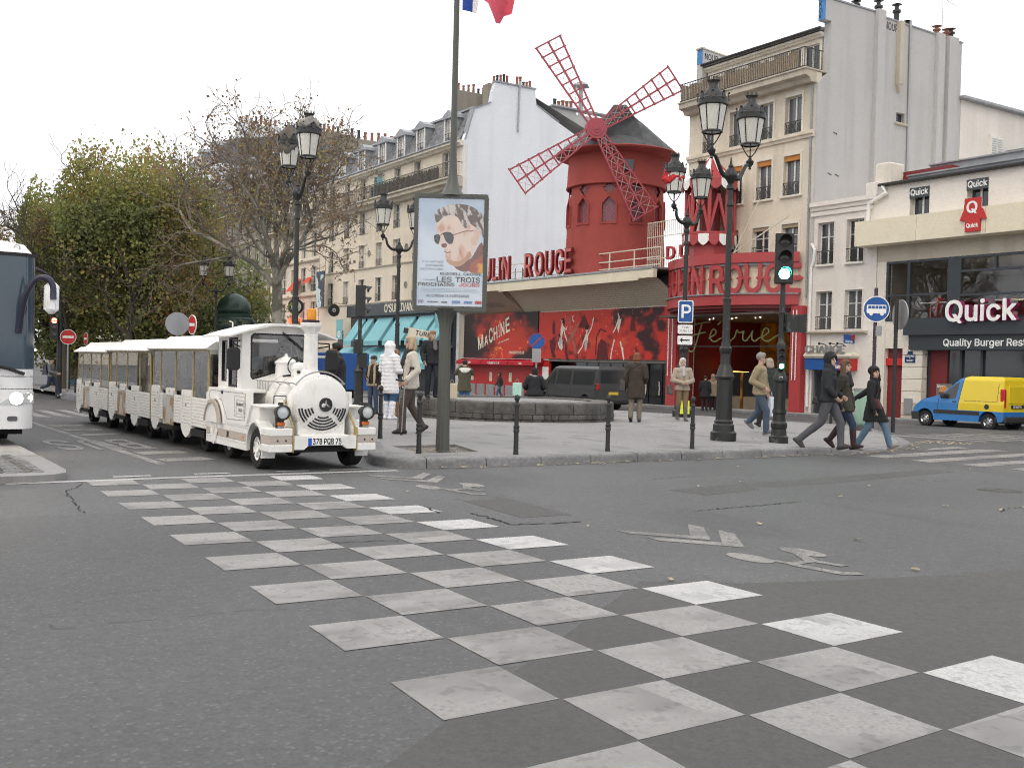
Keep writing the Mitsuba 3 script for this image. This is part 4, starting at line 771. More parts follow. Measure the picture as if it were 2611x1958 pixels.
for ch in txt:
    wd = adv.get(ch, 1.1)
    if ch != ' ':
        m = meshkit.text_mesh(ch, 1.0, .16, True); m = m.subdivide(); vv = np.array(m.vertices); vv[:, 0] = (vv[:, 0] - vv[:, 0].min()) / np.ptp(vv[:, 0]); vv[:, 1] = (vv[:, 1] - vv[:, 1].min()) / np.ptp(vv[:, 1])
        xl = (pos + .07 + vv[:, 0] * (wd - .14)) / tot; ang = hA * 1.03 - xl * 2 * hA * 1.03; rr = R0 - .08 + vv[:, 2]
        kk = part(e, 'western_letter', MB().add(np.c_[RC - rr * np.cos(ang), cyy + rr * np.sin(ang), 5.2 + vv[:, 1] * 1.38], m.faces), 'sign_red')
        sp = MB()
        for s in ([.12, .88] if ch not in 'IL' else [.3]):
            x_ = (pos + .07 + s * (wd - .14)) / tot; an = hA * 1.03 - x_ * 2 * hA * 1.03; c_ = np.array([RC - (R0 + .0) * math.cos(an), cyy + (R0 + .0) * math.sin(an), 5.9]); tg = np.array([math.sin(an), math.cos(an), 0])
            sp.prism([(-.2, 0), (0, .14), (.2, 0), (0, -.14)], -.07, .09, c_, tg, EZ, np.cross(tg, EZ))
        part(kk, 'spur', sp, 'sign_red')
    pos += wd
part(e, 'jamb', MB().box(F - .3, F + .2, 41.0, 41.75, -1, 4.6), 'sign_red'); part(e, 'jamb', MB().box(F - .35, F + .2, 32.55, 33.2, -1, 4.6), 'sign_red'); part(e, 'jamb', MB().box(F - .1, F + .2, 40.2, 41.0, -1, 4.6), 'dark_red')
for y in (41.5, 41.2, 33.0, 32.8): part(e, 'neon_strip', MB().tube([(F - .4, y, 1.2), (F - .4, y, 4.4)], .025), 'text_white')
# hall: dark ceiling, golden wall, glass doors
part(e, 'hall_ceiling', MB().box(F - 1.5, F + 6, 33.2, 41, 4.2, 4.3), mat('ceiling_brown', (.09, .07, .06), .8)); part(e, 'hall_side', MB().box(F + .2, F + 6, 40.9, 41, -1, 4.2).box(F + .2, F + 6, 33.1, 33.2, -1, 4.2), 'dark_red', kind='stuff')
def f_gold(p, n, uv): return mix((.55, .25, .03), (.22, .09, .015), smoothstep(.35, .65, fbm(p.y * 2.5, p.z * 3.5, 1.0, 4)))
mat('gold_wall', proc(f_gold), .5)
part(e, 'golden_wall', MB().box(F + 5.8, F + 5.9, 33.2, 40.9, -1, 4.2), 'gold_wall')
lw = part(e, 'lower_wall', MB().box(F + 2.6, F + 2.7, 33.2, 40.9, -1, .25), 'wood_panel')
for y in (34.2, 35.4, 36.6, 37.8, 39.0, 40.2): part(e, 'door_post', MB().box(F + 2.5, F + 2.6, y - .07, y + .07, -.6, 1.5), 'gold_wall')
part(e, 'door_glass', MB().box(F + 2.55, F + 2.58, 33.2, 40.9, .25, 1.5), 'glass_dark')
for i, y in enumerate((34.6, 37.2, 39.6)):
    k = part(e, 'cove_lamp', MB().box(F + 2.5, F + 2.7, y - .9, y + .9, 1.5, 1.53), 'gold_wall'); scene[k]['emitter'] = {'type': 'area', 'radiance': rgb(.9, .45, .1)}
for i in range(9):
    k = part(e, 'ceiling_spot', MB().ball((F + .2 + .5 * (i % 2), 34.0 + .8 * i, 4.17), .024, 8), 'text_white'); scene[k]['emitter'] = {'type': 'area', 'radiance': rgb(4, 3.4, 2.2)}
def cursive():
    """The unlit script word, letter by letter: two strokes of the capital, then joined small letters with an accent."""
    st = [[(.0, .85), (.5, 1.0), (1.2, 1.08)], [(.72, 1.0), (.58, .5), (.4, -.1), (.18, -.5), (.0, -.42)], [(.15, .38), (.5, .45), (.95, .55)], [(1.62, .92), (1.85, 1.12)]]
    q = []; x = 1.15
    for ch in 'eerie':
        if ch == 'e': q += [(x, .22), (x + .22, .34), (x + .4, .55), (x + .28, .7), (x + .1, .48), (x + .12, .14), (x + .36, .04), (x + .62, .18)]; x += .72
        elif ch == 'r': q += [(x, .3), (x + .12, .62), (x + .2, .5), (x + .46, .56), (x + .42, .22), (x + .56, .06), (x + .72, .2)]; x += .8
        else: q += [(x, .3), (x + .14, .58), (x + .12, .16), (x + .28, .05), (x + .48, .2)]; x += .56
    return st + [q + [(x + .2, .36), (x + .5, .5)]]
nm = MB()
for q in cursive(): q = smooth_path(q, max(10, 8 * len(q))); nm.tube([(F - .3, 40.0 - u * 1.25, 2.95 + v * .95) for u, v in q], .04, 6)
part(e, 'neon_script', nm, mat('neon_olive', (.22, .24, .10), .25), True, label='unlit neon script over the entrance')
part(e, 'script_rail', MB().bar((F - .28, 33.3, 2.75), (F - .28, 41, 2.75), .06), 'black_iron')
part(e, 'menu_board', MB().box(F - .05, F + .0, 40.35, 40.75, .1, 1.3), 'title_cream'); part(e, 'number_plate', MB().box(F - .13, F - .1, 40.55, 40.75, 2.2, 2.5), 'plate_blue')
part(e, 'threshold', MB().box(F - 1.2, F + 5, 33.2, 41, -.75, -.5), 'stone_beige')
# ticket tower with striped tent roof
tz = 7.08; tc = (36.0, 37.9); rT = 1.25
part(e, 'tower_base', MB().lathe([(1.0, tz - .5), (1.0, tz + .55), (1.2, tz + .6)], (*tc, 0), 12), 'sign_red')
def scallop(zt, zb, r, c, n=16):
    for i in range(n):
        a0, a1 = 2 * np.pi * i / n, 2 * np.pi * (i + 1) / n; mb = MB(); ts = np.linspace(0, 1, 9)
        top = [(c[0] + r * math.cos(a0 + (a1 - a0) * t), c[1] + r * math.sin(a0 + (a1 - a0) * t), zt) for t in ts]; bot = [(x, y, zt - (zt - zb) * (.62 + .38 * math.sin(math.pi * t))) for (x, y, _), t in zip(top, ts)]
        mb.add(top + bot, [[j, j + 1, 10 + j, 9 + j] for j in range(8)]); part(e, 'valance_flap', mb, 'text_white' if i % 2 else 'sign_red')
scallop(tz + 1.05, tz + .5, 1.32, tc)
part(e, 'tower_ring', MB().lathe([(1.2, tz + 1.0), (1.34, tz + 1.06), (1.34, tz + 1.16), (1.2, tz + 1.16)], (*tc, 0), 24), 'sign_red')
for i in range(8):
    a = 2 * np.pi * i / 8; c0, c1 = math.cos(a), math.sin(a); part(e, 'tower_post', MB().tube([(tc[0] + 1.15 * c0, tc[1] + 1.15 * c1, tz + 1.1), (tc[0] + 1.15 * c0, tc[1] + 1.15 * c1, tz + 3.25)], .10), 'sign_red')
    b1 = 2 * np.pi * (i + 1) / 8; part(e, 'tower_brace', MB().bar((tc[0] + 1.15 * c0, tc[1] + 1.15 * c1, tz + 1.2), (tc[0] + 1.15 * (c0 + math.cos(b1)) / 2, tc[1] + 1.15 * (c1 + math.sin(b1)) / 2, tz + 3.0), .13).bar((tc[0] + 1.15 * math.cos(b1), tc[1] + 1.15 * math.sin(b1), tz + 1.2), (tc[0] + 1.15 * (c0 + math.cos(b1)) / 2, tc[1] + 1.15 * (c1 + math.sin(b1)) / 2, tz + 3.0), .13), 'sign_red')
part(e, 'tower_core', MB().lathe([(.5, tz + .5), (.5, tz + 3.3)], (*tc, 0), 10), 'dark_red')
scallop(tz + 3.72, tz + 3.2, 1.4, tc)
for i in range(16):
    a0, a1 = 2 * np.pi * i / 16, 2 * np.pi * (i + 1) / 16
    f_ = lambda a, r, z: (tc[0] + r * math.cos(a), tc[1] + r * math.sin(a), z)
    part(e, 'tent_stripe', MB().add([f_(a0, 1.42, tz + 3.72), f_(a1, 1.42, tz + 3.72), f_(a1, .8, tz + 4.25), f_(a0, .8, tz + 4.25), f_(a1, .02, tz + 5.05), f_(a0, .02, tz + 5.05)], [[0, 1, 2, 3], [3, 2, 4, 5]]), 'text_white' if i % 2 else 'sign_red')
part(e, 'finial', MB().lathe([(.001, .5), (.04, .3), (.1, .15), (.03, 0), (.05, -.1)], (*tc, tz + 5.1), 10), 'sign_red')
dl = MB()
for ch, y in (('D', 40.2), ('U', 39.2)): dl.text(ch, .62, (35.35, y, tz + .05), (0, -1, 0), EZ, .14, True, width=.62)
part(e, 'small_letters', dl, 'sign_red'); part(e, 'letters_stay', MB().bar((36.3, 36.6, tz), (36.6, 35.2, tz + 2.6), .045).bar((36.0, 36.5, tz), (36.4, 33.2, tz + 1.6), .045), 'cream_metal')
# ------------------------------------------------------------------ building with the slate mansard and the blank white wall
b = thing('mansard_building', 'cream building with slate mansard roof, dormers and a tall blank white side wall', 'building')
y0, y1 = 64.2, 90.0
cols = [66.1, 70.5, 73.9, 77.0, 80.3, 83.5, 86.8]; cw_ = 1.15
rows = [(15.05, 16.95, None), (12.2, 14.1, 1), (9.35, 11.3, 1), (6.5, 8.45, 1)]
holes = [(a, r[0], a + cw_, r[1]) for a in cols for r in rows]
ovals = [(y, z) for z in (10.55, 7.6) for y in (73.0, 79.8)]
part(b, 'front_wall', wall_mesh(F, (y0, 2.6, y1, 17.2), holes + [sg.Point(y - .05, z).buffer(.3, 6) for y, z in []]), 'cream')
for r in rows:
    for a in cols: window(b, F, a, a + cw_, r[0], r[1], 'cream_pale', r[2], bars=2, surround=.1, frame='window_white')
for y, z in ovals: part(b, 'oval_window', MB().lathe([(.16, .03), (.27, .05), (.27, 0)], (F, y - .32, z), 16, (-1, 0, 0)).lathe([(.001, .01), (.17, .012)], (F, y - .32, z), 16, (-1, 0, 0)), 'dirty_stone')
for z in (9.25, 6.3): ledge(b, F, y0, y1, z, .14, .14, 'stone_beige')
ledge(b, F, y0, y1, 14.15, .55, .8, 'stone_beige', 'cornice'); part(b, 'balcony_floor', MB().box(F - .95, F + .1, y0, y1, 14.7, 14.82, .02), 'stone_beige'); ledge(b, F, y0, y1, 17.05, .35, .5, 'cream_pale', 'cornice'); part(b, 'gutter', MB().box(F - .6, F - .3, y0 - .02, y1, 17.38, 17.5, .03), 'zinc')
r = MB(); xr = F - .88
for z in (14.86, 15.86): r.bar((xr, y0 + .1, z), (xr, y1, z), .04).bar((xr, y0 + .1, z), (F, y0 + .1, z), .04)
for y in np.arange(y0 + .1, y1, .14): r.bar((xr, y, 14.8), (xr, y, 15.86), .02)
br = part(b, 'balcony_railing', r, 'iron_bars')
for i, y in enumerate(np.arange(66.2, 76.8, 1.05)): part(br, 'reed_screen', (lambda mb: [mb.box(xr + .03, xr + .05, y + j * .075, y + j * .075 + .055, 14.9, 15.7 + rng.uniform(-.08, .1)) for j in range(14)] and mb)(MB()), 'reed')
part(br, 'wind_screen', MB().box(xr, F - .1, 77.0, 77.06, 14.85, 16.5), 'teal')
# mansard slope with dormers, upper roof
part(b, 'mansard_slope', MB().add([(F - .1, y0 + .4, 17.5), (F - .1, y1, 17.5), (F + 1.1, y1, 19.95), (F + 1.1, y0 + .4, 19.95)], [[0, 1, 2, 3]]), 'slate'); part(b, 'upper_roof', MB().add([(F + 1.0, y0 + .4, 19.95), (F + 1.0, y1, 19.95), (F + 6, y1, 21.6), (F + 6, y0 + .4, 21.6), (F + 12, y1, 19.5), (F + 12, y0 + .4, 19.5)], [[0, 1, 2, 3], [3, 2, 4, 5]]), 'zinc'); part(b, 'roof_curb', MB().bar((F + 1.05, y0 + .3, 19.97), (F + 1.05, y1, 19.97), .22, .14), 'zinc')
for a in (66.0, 70.35, 73.65, 77.0, 81.0, 85):
    x = F + .05; a -= .1
    k = part(b, 'dormer', MB().box(x, x + 1.1, a - .14, a, 17.6, 19.35).box(x, x + 1.1, a + 1.1, a + 1.24, 17.6, 19.35).prism([(a - .3, 19.35), (a + 1.4, 19.35), (a + 1.3, 19.6), (a + .55, 19.95), (a - .2, 19.6)], -.15, 1.2, (x, 0, 0), EY, EZ, EX), 'zinc')
    f = MB().box(x + .1, x + .16, a, a + .09, 17.62, 19.3).box(x + .1, x + .16, a + 1.01, a + 1.1, 17.62, 19.3).box(x + .09, x + .16, a + .5, a + .6, 17.62, 19.3).box(x + .1, x + .16, a, a + 1.1, 17.6, 17.7).box(x + .1, x + .16, a, a + 1.1, 19.22, 19.34).box(x - .06, x + .02, a - .14, a, 17.6, 19.35).box(x - .06, x + .02, a + 1.1, a + 1.24, 17.6, 19.35)
    part(k, 'frame', f, 'window_white'); part(k, 'pane', MB().box(x + .13, x + .14, a, a + 1.1, 17.6, 19.3), 'curtain'); part(k, 'railing', MB().bar((x - .04, a, 18.25), (x - .04, a + 1.1, 18.25), .035).bar((x - .04, a + .55, 17.6), (x - .04, a + .55, 18.25), .03), 'iron_bars')
sw = sg.Polygon([(F, -1), (F, 17.4), (37.85, 19.71), (39.28, 20.37), (39.41, 21.27), (39.65, 21.93), (43.1, 21.95), (43.23, 20.82), (45.26, 19.84), (49, 18.2), (49, -1)])
part(b, 'side_wall', MB().prism(sw, 0, .45, (0, y0 + .45, 0), EX, EZ, (0, -1, 0)), 'white_wall'); part(b, 'wall_coping', MB().bar((37.2, y0 + .2, 17.5), (37.85, y0 + .2, 19.75), .55, .1).bar((37.85, y0 + .2, 19.76), (39.28, y0 + .2, 20.42), .55, .1).bar((39.6, y0 + .2, 21.98), (43.15, y0 + .2, 22.0), .6, .1).bar((43.2, y0 + .2, 20.88), (45.3, y0 + .2, 19.9), .5, .08), 'zinc')
part(b, 'chimney_stack', MB().box(39.3, 43.15, y0 + .4, y0 + 1.2, 19.5, 21.9), 'dirty_stone'); part(b, 'chimney_stack', MB().box(38.3, 42.5, y0 + 3.2, y0 + 4.0, 19.5, 21.85, .03), 'dirty_stone')
pots(b, 39.6, y0 + .4, 41.0, y0 + .4, 22.0, 5); pots(b, 41.6, y0 + .4, 43.0, y0 + .4, 22.0, 5); pots(b, 38.4, y0 + 3.6, 42.3, y0 + 3.6, 21.85, 9)
part(b, 'flue_pipe', MB().tube([(41.67, y0 - .1, 22.3), (41.6, y0 - .1, 18.6)], .07), 'steel', 40); part(b, 'bracket', MB().bar((F - .3, y0 - .1, 13.2), (F + 2.0, y0 - .1, 13.2), .06).bar((F + 2.0, y0 - .1, 12.6), (F + 2.0, y0 - .1, 13.7), .05), 'steel')
part(b, 'body', MB().box(F + .4, 48.8, y0 + .5, y1, -1, 17.3), 'cream')
# pub on the ground floor
part(b, 'ground_wall', wall_mesh(F + .03, (y0 + .2, -1.2, y1, 2.6)), 'stone_beige')
part(b, 'shop_front', MB().box(F - .12, F + .3, y0 + .4, 82.6, -1.2, 6.2), 'anthracite'); fa = part(b, 'shop_fascia', MB().box(F - .55, F - .1, y0 + .4, 82.6, 5.25, 6.25, .05), 'anthracite', label='dark pub fascia with pale lettering')
part(fa, 'lettering', MB().text("O'SULLIVANS", .62, (F - .56, 75.2, 5.5), (0, -1, 0), EZ, .02, True, width=5.4).text('PUB', .3, (F - .56, 80.3, 5.4), (0, -1, 0), EZ, .02, True), 'title_cream')
for a, c in ((81.0, 79.4), (78.9, 77.8), (77.0, 74.3), (73.6, 70.4), (69.8, 67.4), (66.9, 65)):
    w_ = part(b, 'awning', MB().add([(F - .2, a, 5.1), (F - .2, c, 5.1), (F - 1.5, c, 3.2), (F - 1.5, a, 3.2), (F - 1.5, c, 2.85), (F - 1.5, a, 2.85)], [[0, 1, 2, 3], [3, 2, 4, 5]]), 'teal'); part(w_, 'side', MB().add([(F - .2, c, 5.1), (F - 1.5, c, 3.2), (F - .2, c, 3.2)], [[0, 1, 2]]).add([(F - .2, a, 5.1), (F - 1.5, a, 3.2), (F - .2, a, 3.2)], [[0, 1, 2]]), 'teal')
w_ = part(b, 'low_awning', MB().add([(F - .2, 83.5, 2.75), (F - .2, y0 + .6, 2.75), (F - 2.4, y0 + .6, 1.5), (F - 2.4, 83.5, 1.5), (F - 2.4, y0 + .6, 1.1), (F - 2.4, 83.5, 1.1)], [[0, 1, 2, 3], [3, 2, 4, 5]]), 'teal')
part(w_, 'lettering', MB().text('BAR - RESTAURANT', .3, (F - 2.41, 80, 1.16), (0, -1, 0), EZ, .01, True, sx=1.1), 'text_white')
q = part(b, 'teal_banner', MB().box(F - .9, F - .84, 82.7, 83.9, 3.4, 5.1), 'teal'); part(q, 'emblem', MB().lathe([(.24, 0), (.32, 0)], (F - .91, 83.3, 3.85), 16, (-1, 0, 0)).text('S', .4, (F - .91, 83.45, 3.66), (0, -1, 0), EZ, .01), 'text_white')
q = part(b, 'teal_banner', MB().box(F - .9, F - .84, 64.9, 66.2, 3.2, 5.2), 'teal'); part(q, 'emblem', MB().lathe([(.24, 0), (.32, 0)], (F - .91, 65.5, 3.75), 16, (-1, 0, 0)).text('S', .4, (F - .91, 65.66, 3.56), (0, -1, 0), EZ, .01), 'text_white')
q = part(b, 'round_sign', MB().lathe([(.001, .06), (.5, .06), (.55, 0), (.5, -.06), (.001, -.06)], (F - 1.2, 83.8, 5.9), 24, (0, -1, 0)), 'black_iron', 30); part(q, 'lettering', MB().text('O', .3, (F - 1.35, 83.73, 5.75), EX, EZ, .01), 'text_white'); part(b, 'sign_bracket', MB().bar((F, 83.8, 6.5), (F - 1.2, 83.8, 6.5), .05), 'black_iron')
part(b, 'doorway', MB().box(F - .02, F + .1, 84.4, 85.6, -1.2, 4.2), 'glass_dark')

# ------------------------------------------------------------------ houses further along the boulevard, seen through the trees
def far_house(label, y0, y1, h, wallm, nw, nf, roof='slate', x=F, balc=(), shop=None, chim=8, z1=4.2):
    b = thing('boulevard_house', label, 'building'); fh = (h - z1) / nf; ww = (y1 - y0) / nw; holes = []
    for i in range(nw):
        for j in range(nf): holes.append((y0 + ww * (i + .5) - .6, z1 + fh * j + .5, y0 + ww * (i + .5) + .6, z1 + fh * j + fh - .45))
    part(b, 'front_wall', wall_mesh(x, (y0, -2, y1, h), holes), wallm); part(b, 'body', MB().box(x + .4, x + 12, y0 + .02, y1, -2, h), wallm)
    for i, hh in enumerate(holes): window(b, x, *(hh[0], hh[2], hh[1], hh[3]), None, 1 if i % 2 else None, bars=2)
    for j in range(nf): ledge(b, x, y0, y1, z1 + fh * j, .2, .25 if j not in balc else .8, 'stone_beige')
    for j in balc:
        r = MB(); z = z1 + fh * j + .2; xr = x - .75
        for zz in (z + .1, z + 1.0): r.bar((xr, y0, zz), (xr, y1, zz), .05)
        for y in np.arange(y0, y1, .25): r.bar((xr, y, z), (xr, y, z + 1.0), .03)
        part(b, 'balcony_railing', r, 'iron_bars')
    part(b, 'roof', MB().add([(x - .2, y0, h), (x - .2, y1, h), (x + 1.6, y1, h + 3), (x + 1.6, y0, h + 3), (x + 7, y1, h + 4), (x + 7, y0, h + 4), (x + 12, y0, h), (x + 12, y1, h)], [[0, 1, 2, 3], [3, 2, 4, 5], [5, 4, 7, 6]]).add([(x - .2, y0, h), (x + 1.6, y0, h + 3), (x + 7, y0, h + 4), (x + 12, y0, h)], [[0, 1, 2, 3]]), roof)
    for i in range(max(1, nw // 2)):
        y = y0 + ww * (2 * i + .5); k = part(b, 'dormer', MB().box(x + .1, x + 1.5, y - .75, y + .75, h + .2, h + 2.2).prism([(y - .9, h + 2.2), (y + .9, h + 2.2), (y, h + 2.75)], 0, 1.5, (x + .0, 0, 0), EY, EZ, EX), 'zinc'); part(k, 'pane', MB().box(x + .05, x + .11, y - .45, y + .45, h + .4, h + 1.9), 'curtain')
    part(b, 'chimney_stack', MB().box(x + 2.5, x + 8, y0 + .05, y0 + .8, h + 1, h + 5.2, .05), 'white_wall' if 'white' in label else 'dirty_stone'); pots(b, x + 2.8, y0 + .4, x + 7.6, y0 + .4, h + 5.2, chim, hs=(.6, 1.0), r=.16)
    if shop: part(b, 'shop_fascia', MB().box(x - .4, x + .1, y0 + .3, y1 - .3, 2.6, 3.5, .03), shop); part(b, 'shop_window', MB().box(x - .04, x + .02, y0 + .6, y1 - .6, -1, 2.5), 'glass_dark')
    return b
h1 = far_house('cream house with red awning and red shop front beyond the pub', 90.2, 103, 17.2, 'cream', 5, 4, shop='bright_red', balc=(3,), chim=7)
part(h1, 'awning', MB().add([(F - .1, 95.8, 9.3), (F - .1, 94.4, 9.3), (F - 1.1, 94.4, 8.0), (F - 1.1, 95.8, 8.0)], [[0, 1, 2, 3]]), mat('awning_orange', (.55, .06, .03), .8)); part(h1, 'awning', MB().add([(F - .1, 92.8, 9.3), (F - .1, 91.6, 9.3), (F - .6, 91.6, 8.7), (F - .6, 92.8, 8.7)], [[0, 1, 2, 3]]), 'awning_orange')
k = part(h1, 'round_sign', MB().lathe([(.001, .1), (.55, .1), (.75, .05), (.75, -.1), (.001, -.1)], (F - 1.3, 92.5, 6.5), 20, (0, -1, 0)), 'black_iron', 30); part(k, 'face', MB().lathe([(.001, .12), (.5, .11)], (F - 1.3, 92.5, 6.5), 20, (0, -1, 0)), mat('mint', (.45, .55, .42), .5))
k = part(h1, 'lit_sign', MB().box(F - 2.0, F - .7, 92.4, 92.5, 4.9, 5.4), 'bright_red'); scene[k]['emitter'] = {'type': 'area', 'radiance': rgb(1.6, .06, .03)}
part(h1, 'red_awning', MB().add([(F - .1, 102, 4.8), (F - .1, 91, 4.8), (F - 2, 91, 3.4), (F - 2, 102, 3.4), (F - 2, 91, 2.9), (F - 2, 102, 2.9)], [[0, 1, 2, 3], [3, 2, 4, 5]]), 'awning_orange')
def f_poster(p, n, uv): return mix((.50, .60, .60), (.05, .06, .07), smoothstep(.52, .56, fbm(p.y * 1.5, p.z * 1.2, p.x, 4)))
mat('poster_print', proc(f_poster), .6)
k = part(h1, 'wall_poster', MB().box(F - .9, F - .85, 86.8, 88.6, 6.3, 9.2), 'poster_print', label='tall pale blue poster with dark sketchy print'); part(k, 'head_bar', MB().box(F - .92, F - .84, 86.8, 88.6, 9.2, 9.5), 'plate_blue')
far_house('darker stone house with a long top balcony behind the bare tree', 103.3, 122, 20.5, 'dirty_stone', 7, 5, balc=(4, 1), chim=9)
far_house('tall pale house with a white chimney wall behind the bare tree', 122.3, 136, 24.5, 'white_wall', 5, 6, balc=(5,), chim=8)
far_house('grey house half hidden by the green tree', 136.3, 160, 21.0, 'far_grey', 8, 5, balc=(4,), chim=8)
far_house('pale house far along the boulevard behind the green tree', 160.5, 190, 22.0, 'cream_pale', 9, 6, chim=10)
far_house('grey stone house at the far end of the row', 191, 240, 23.0, 'far_grey', 12, 6, chim=10)
bb = thing('back_house', 'bare grey gable end behind the white wall and the windmill', 'building')
part(bb, 'wall', MB().box(54.3, 57, 78, 92, 0, 25.1).box(57, 61, 78, 92, 0, 24.8), 'grey_wall'); pots(bb, 54.5, 78.3, 56.8, 78.3, 25.1, 5, hs=(.7, 1.1), r=.18); part(bb, 'vent_cap', MB().lathe([(.25, 0), (.25, 1.1), (1.0, 1.3), (.1, 1.8)], (58.2, 79, 26.5), 4).lathe([(.22, -2), (.22, 0)], (58.2, 79, 26.5), 8), 'zinc')
part(bb, 'coping', MB().box(54.1, 61.2, 77.7, 78.4, 25.1, 25.3, .04), 'zinc')
# closing view at the far left
for i, (lab, x0, x1, y, h, mm) in enumerate((('grey building closing the boulevard behind the trees', -14, 12, 262, 22, 'far_grey'), ('pale building closing the boulevard on the far left', -60, -15, 240, 24, 'cream_pale'), ('stone building at the far end right of the grey one', 12.5, 34, 275, 25, 'stone_beige'))):
    b = thing('end_building', lab, 'building'); part(b, 'wall', MB().box(x0, x1, y, y + 14, -3, h), mm); part(b, 'roof', MB().prism([(x0, h), (x1, h), (x1 - 2, h + 4), (x0 + 2, h + 4)], y, y + 14, (0, 0, 0), EX, EZ, (0, 1, 0)), 'slate')
    for a in np.arange(x0 + 2, x1 - 2, 3.2):
        for z in np.arange(2.5, h - 2, 3.3): k = part(b, 'window', MB().box(a - .1, a + 1.3, y - .08, y + .02, z - .1, z), 'stone_beige'); part(k, 'pane', MB().box(a, a + 1.2, y - .03, y + .01, z, z + 2.0), 'glass_grey')
# ------------------------------------------------------------------ street lamps
def lantern(mb_iron, mb_glass, c, s=1.0):
    x, y, z = c
    mb_iron.lathe([(.001, -.12), (.035, -.1), (.02, -.06), (.07, 0), (.085, .06), (.03, .12), (.03, .18)], (x, y, z), 12)
    for i in range(4):
        a = math.pi / 4 + i * math.pi / 2; mb_iron.tube([(x + .03 * math.cos(a), y + .03 * math.sin(a), z + .16), (x + .10 * math.cos(a), y + .10 * math.sin(a), z + .25), (x + .19 * math.cos(a), y + .19 * math.sin(a), z + .42)], .013, 5)
    mb_iron.lathe([(.19, .40), (.215, .41), (.215, .44), (.19, .45)], (x, y, z), 20)
    mb_glass.lathe([(.02, .43), (.19, .43), (.272, .96), (.02, .96)], (x, y, z), 24)
    for i in range(6): a = i * math.pi / 3 + .3; mb_iron.bar((x + .198 * math.cos(a), y + .198 * math.sin(a), z + .43), (x + .284 * math.cos(a), y + .284 * math.sin(a), z + .97), .016)
    mb_iron.lathe([(.27, .94), (.315, .96), (.315, 1.08), (.29, 1.1), (.25, 1.12), (.22, 1.2), (.13, 1.29), (.1, 1.36), (.105, 1.42), (.13, 1.46), (.10, 1.47), (.09, 1.4), (.001, 1.38)], (x, y, z), 24)
    for i in range(8):
        a = i * math.pi / 4; mb_iron.obox((x + .31 * math.cos(a), y + .31 * math.sin(a), z + 1.12), (.02, .085, .14), (math.cos(a), math.sin(a), .15)).ball((x + .315 * math.cos(a), y + .315 * math.sin(a), z + 1.2), .026, 6)
        mb_iron.obox((x + .125 * math.cos(a), y + .125 * math.sin(a), z + 1.49), (.014, .03, .06), (math.cos(a), math.sin(a), .1))
LAMP = [(.27, 0), (.27, .17), (.225, .2), (.215, .33), (.19, .36), (.2, .4), (.17, .44), (.162, 1.28), (.2, 1.31), (.205, 1.34), (.175, 1.4), (.15, 1.5), (.12, 1.56), (.105, 1.62), (.10, 1.82), (.125, 1.86), (.13, 1.94), (.1, 1.98), (.095, 2.04), (.08, 2.1), (.075, 2.9), (.085, 2.93), (.085, 2.98), (.066, 3.0), (.056, 4.9), (.075, 4.93), (.07, 5.0), (.055, 5.05), (.06, 5.25), (.085, 5.28), (.08, 5.34), (.05, 5.38), (.08, 5.44), (.135, 5.52), (.14, 5.58), (.11, 5.66), (.05, 5.72), (.06, 5.75), (.03, 5.8), (.012, 5.93), (.001, 5.94)]
def lamp(x, y, z, az, label, reach=.76, s=1.0, arms=2, prof=LAMP, name='street_lamp', group=None):
    t = thing(name, label, 'street lamp', group); nz = 0
    part(t, 'pole', MB().lathe(prof, (0, 0, 0), 16), 'lamp_iron', 30, to=place(x, y, z, 0, s))
    for i in range(arms):
        a = math.radians(az) + math.pi * i; d = np.array([math.cos(a), math.sin(a), 0]); o = np.array([0, 0, 5.55])
        pts = smooth_path([o + d * .1, o + d * .28 + [0, 0, -.02], o + d * .5 + [0, 0, .2], o + d * (reach - .12) + [0, 0, .33], o + d * reach + [0, 0, .33]], 14)
        part(t, 'arm', MB().tube(pts, np.linspace(.055, .035, 14), 8).ball(o + d * .22 + [0, 0, -.02], .062, 8), 'lamp_iron', True, to=place(x, y, z, 0, s))
        mi_, mg = MB(), MB(); lantern(mi_, mg, tuple(o + d * reach + [0, 0, .36]))
        k = part(t, 'lantern', mi_, 'lamp_iron', 35, to=place(x, y, z, 0, s)); part(k, 'glass', mg, 'lamp_glass', 35, to=place(x, y, z, 0, s))
    return t
L1 = lamp(15.68, 15.92, .10, 194, 'tall black double street lamp between the entrance and the green traffic light')
lamp(9.58, 24.78, .16, 266, 'tall black double street lamp with rags on both lanterns in front of the bare tree', .78)
lamp(16.25, 32.4, -.08, 185, 'black street lamp rising behind the poster column, one lantern hidden behind it', .66)
lamp(22.37, 24.57, .08, 190, 'black double street lamp carrying a red cloth and a parking sign', .62, 1.1)
lamp(14.0, 45.75, -.1, 147, 'black double street lamp above the white wagons beside the green kiosk', .68, .83)
lamp(16.53, 72.7, -.5, 147, 'small black street lamp far back over the middle wagon', .1, .62, 1)
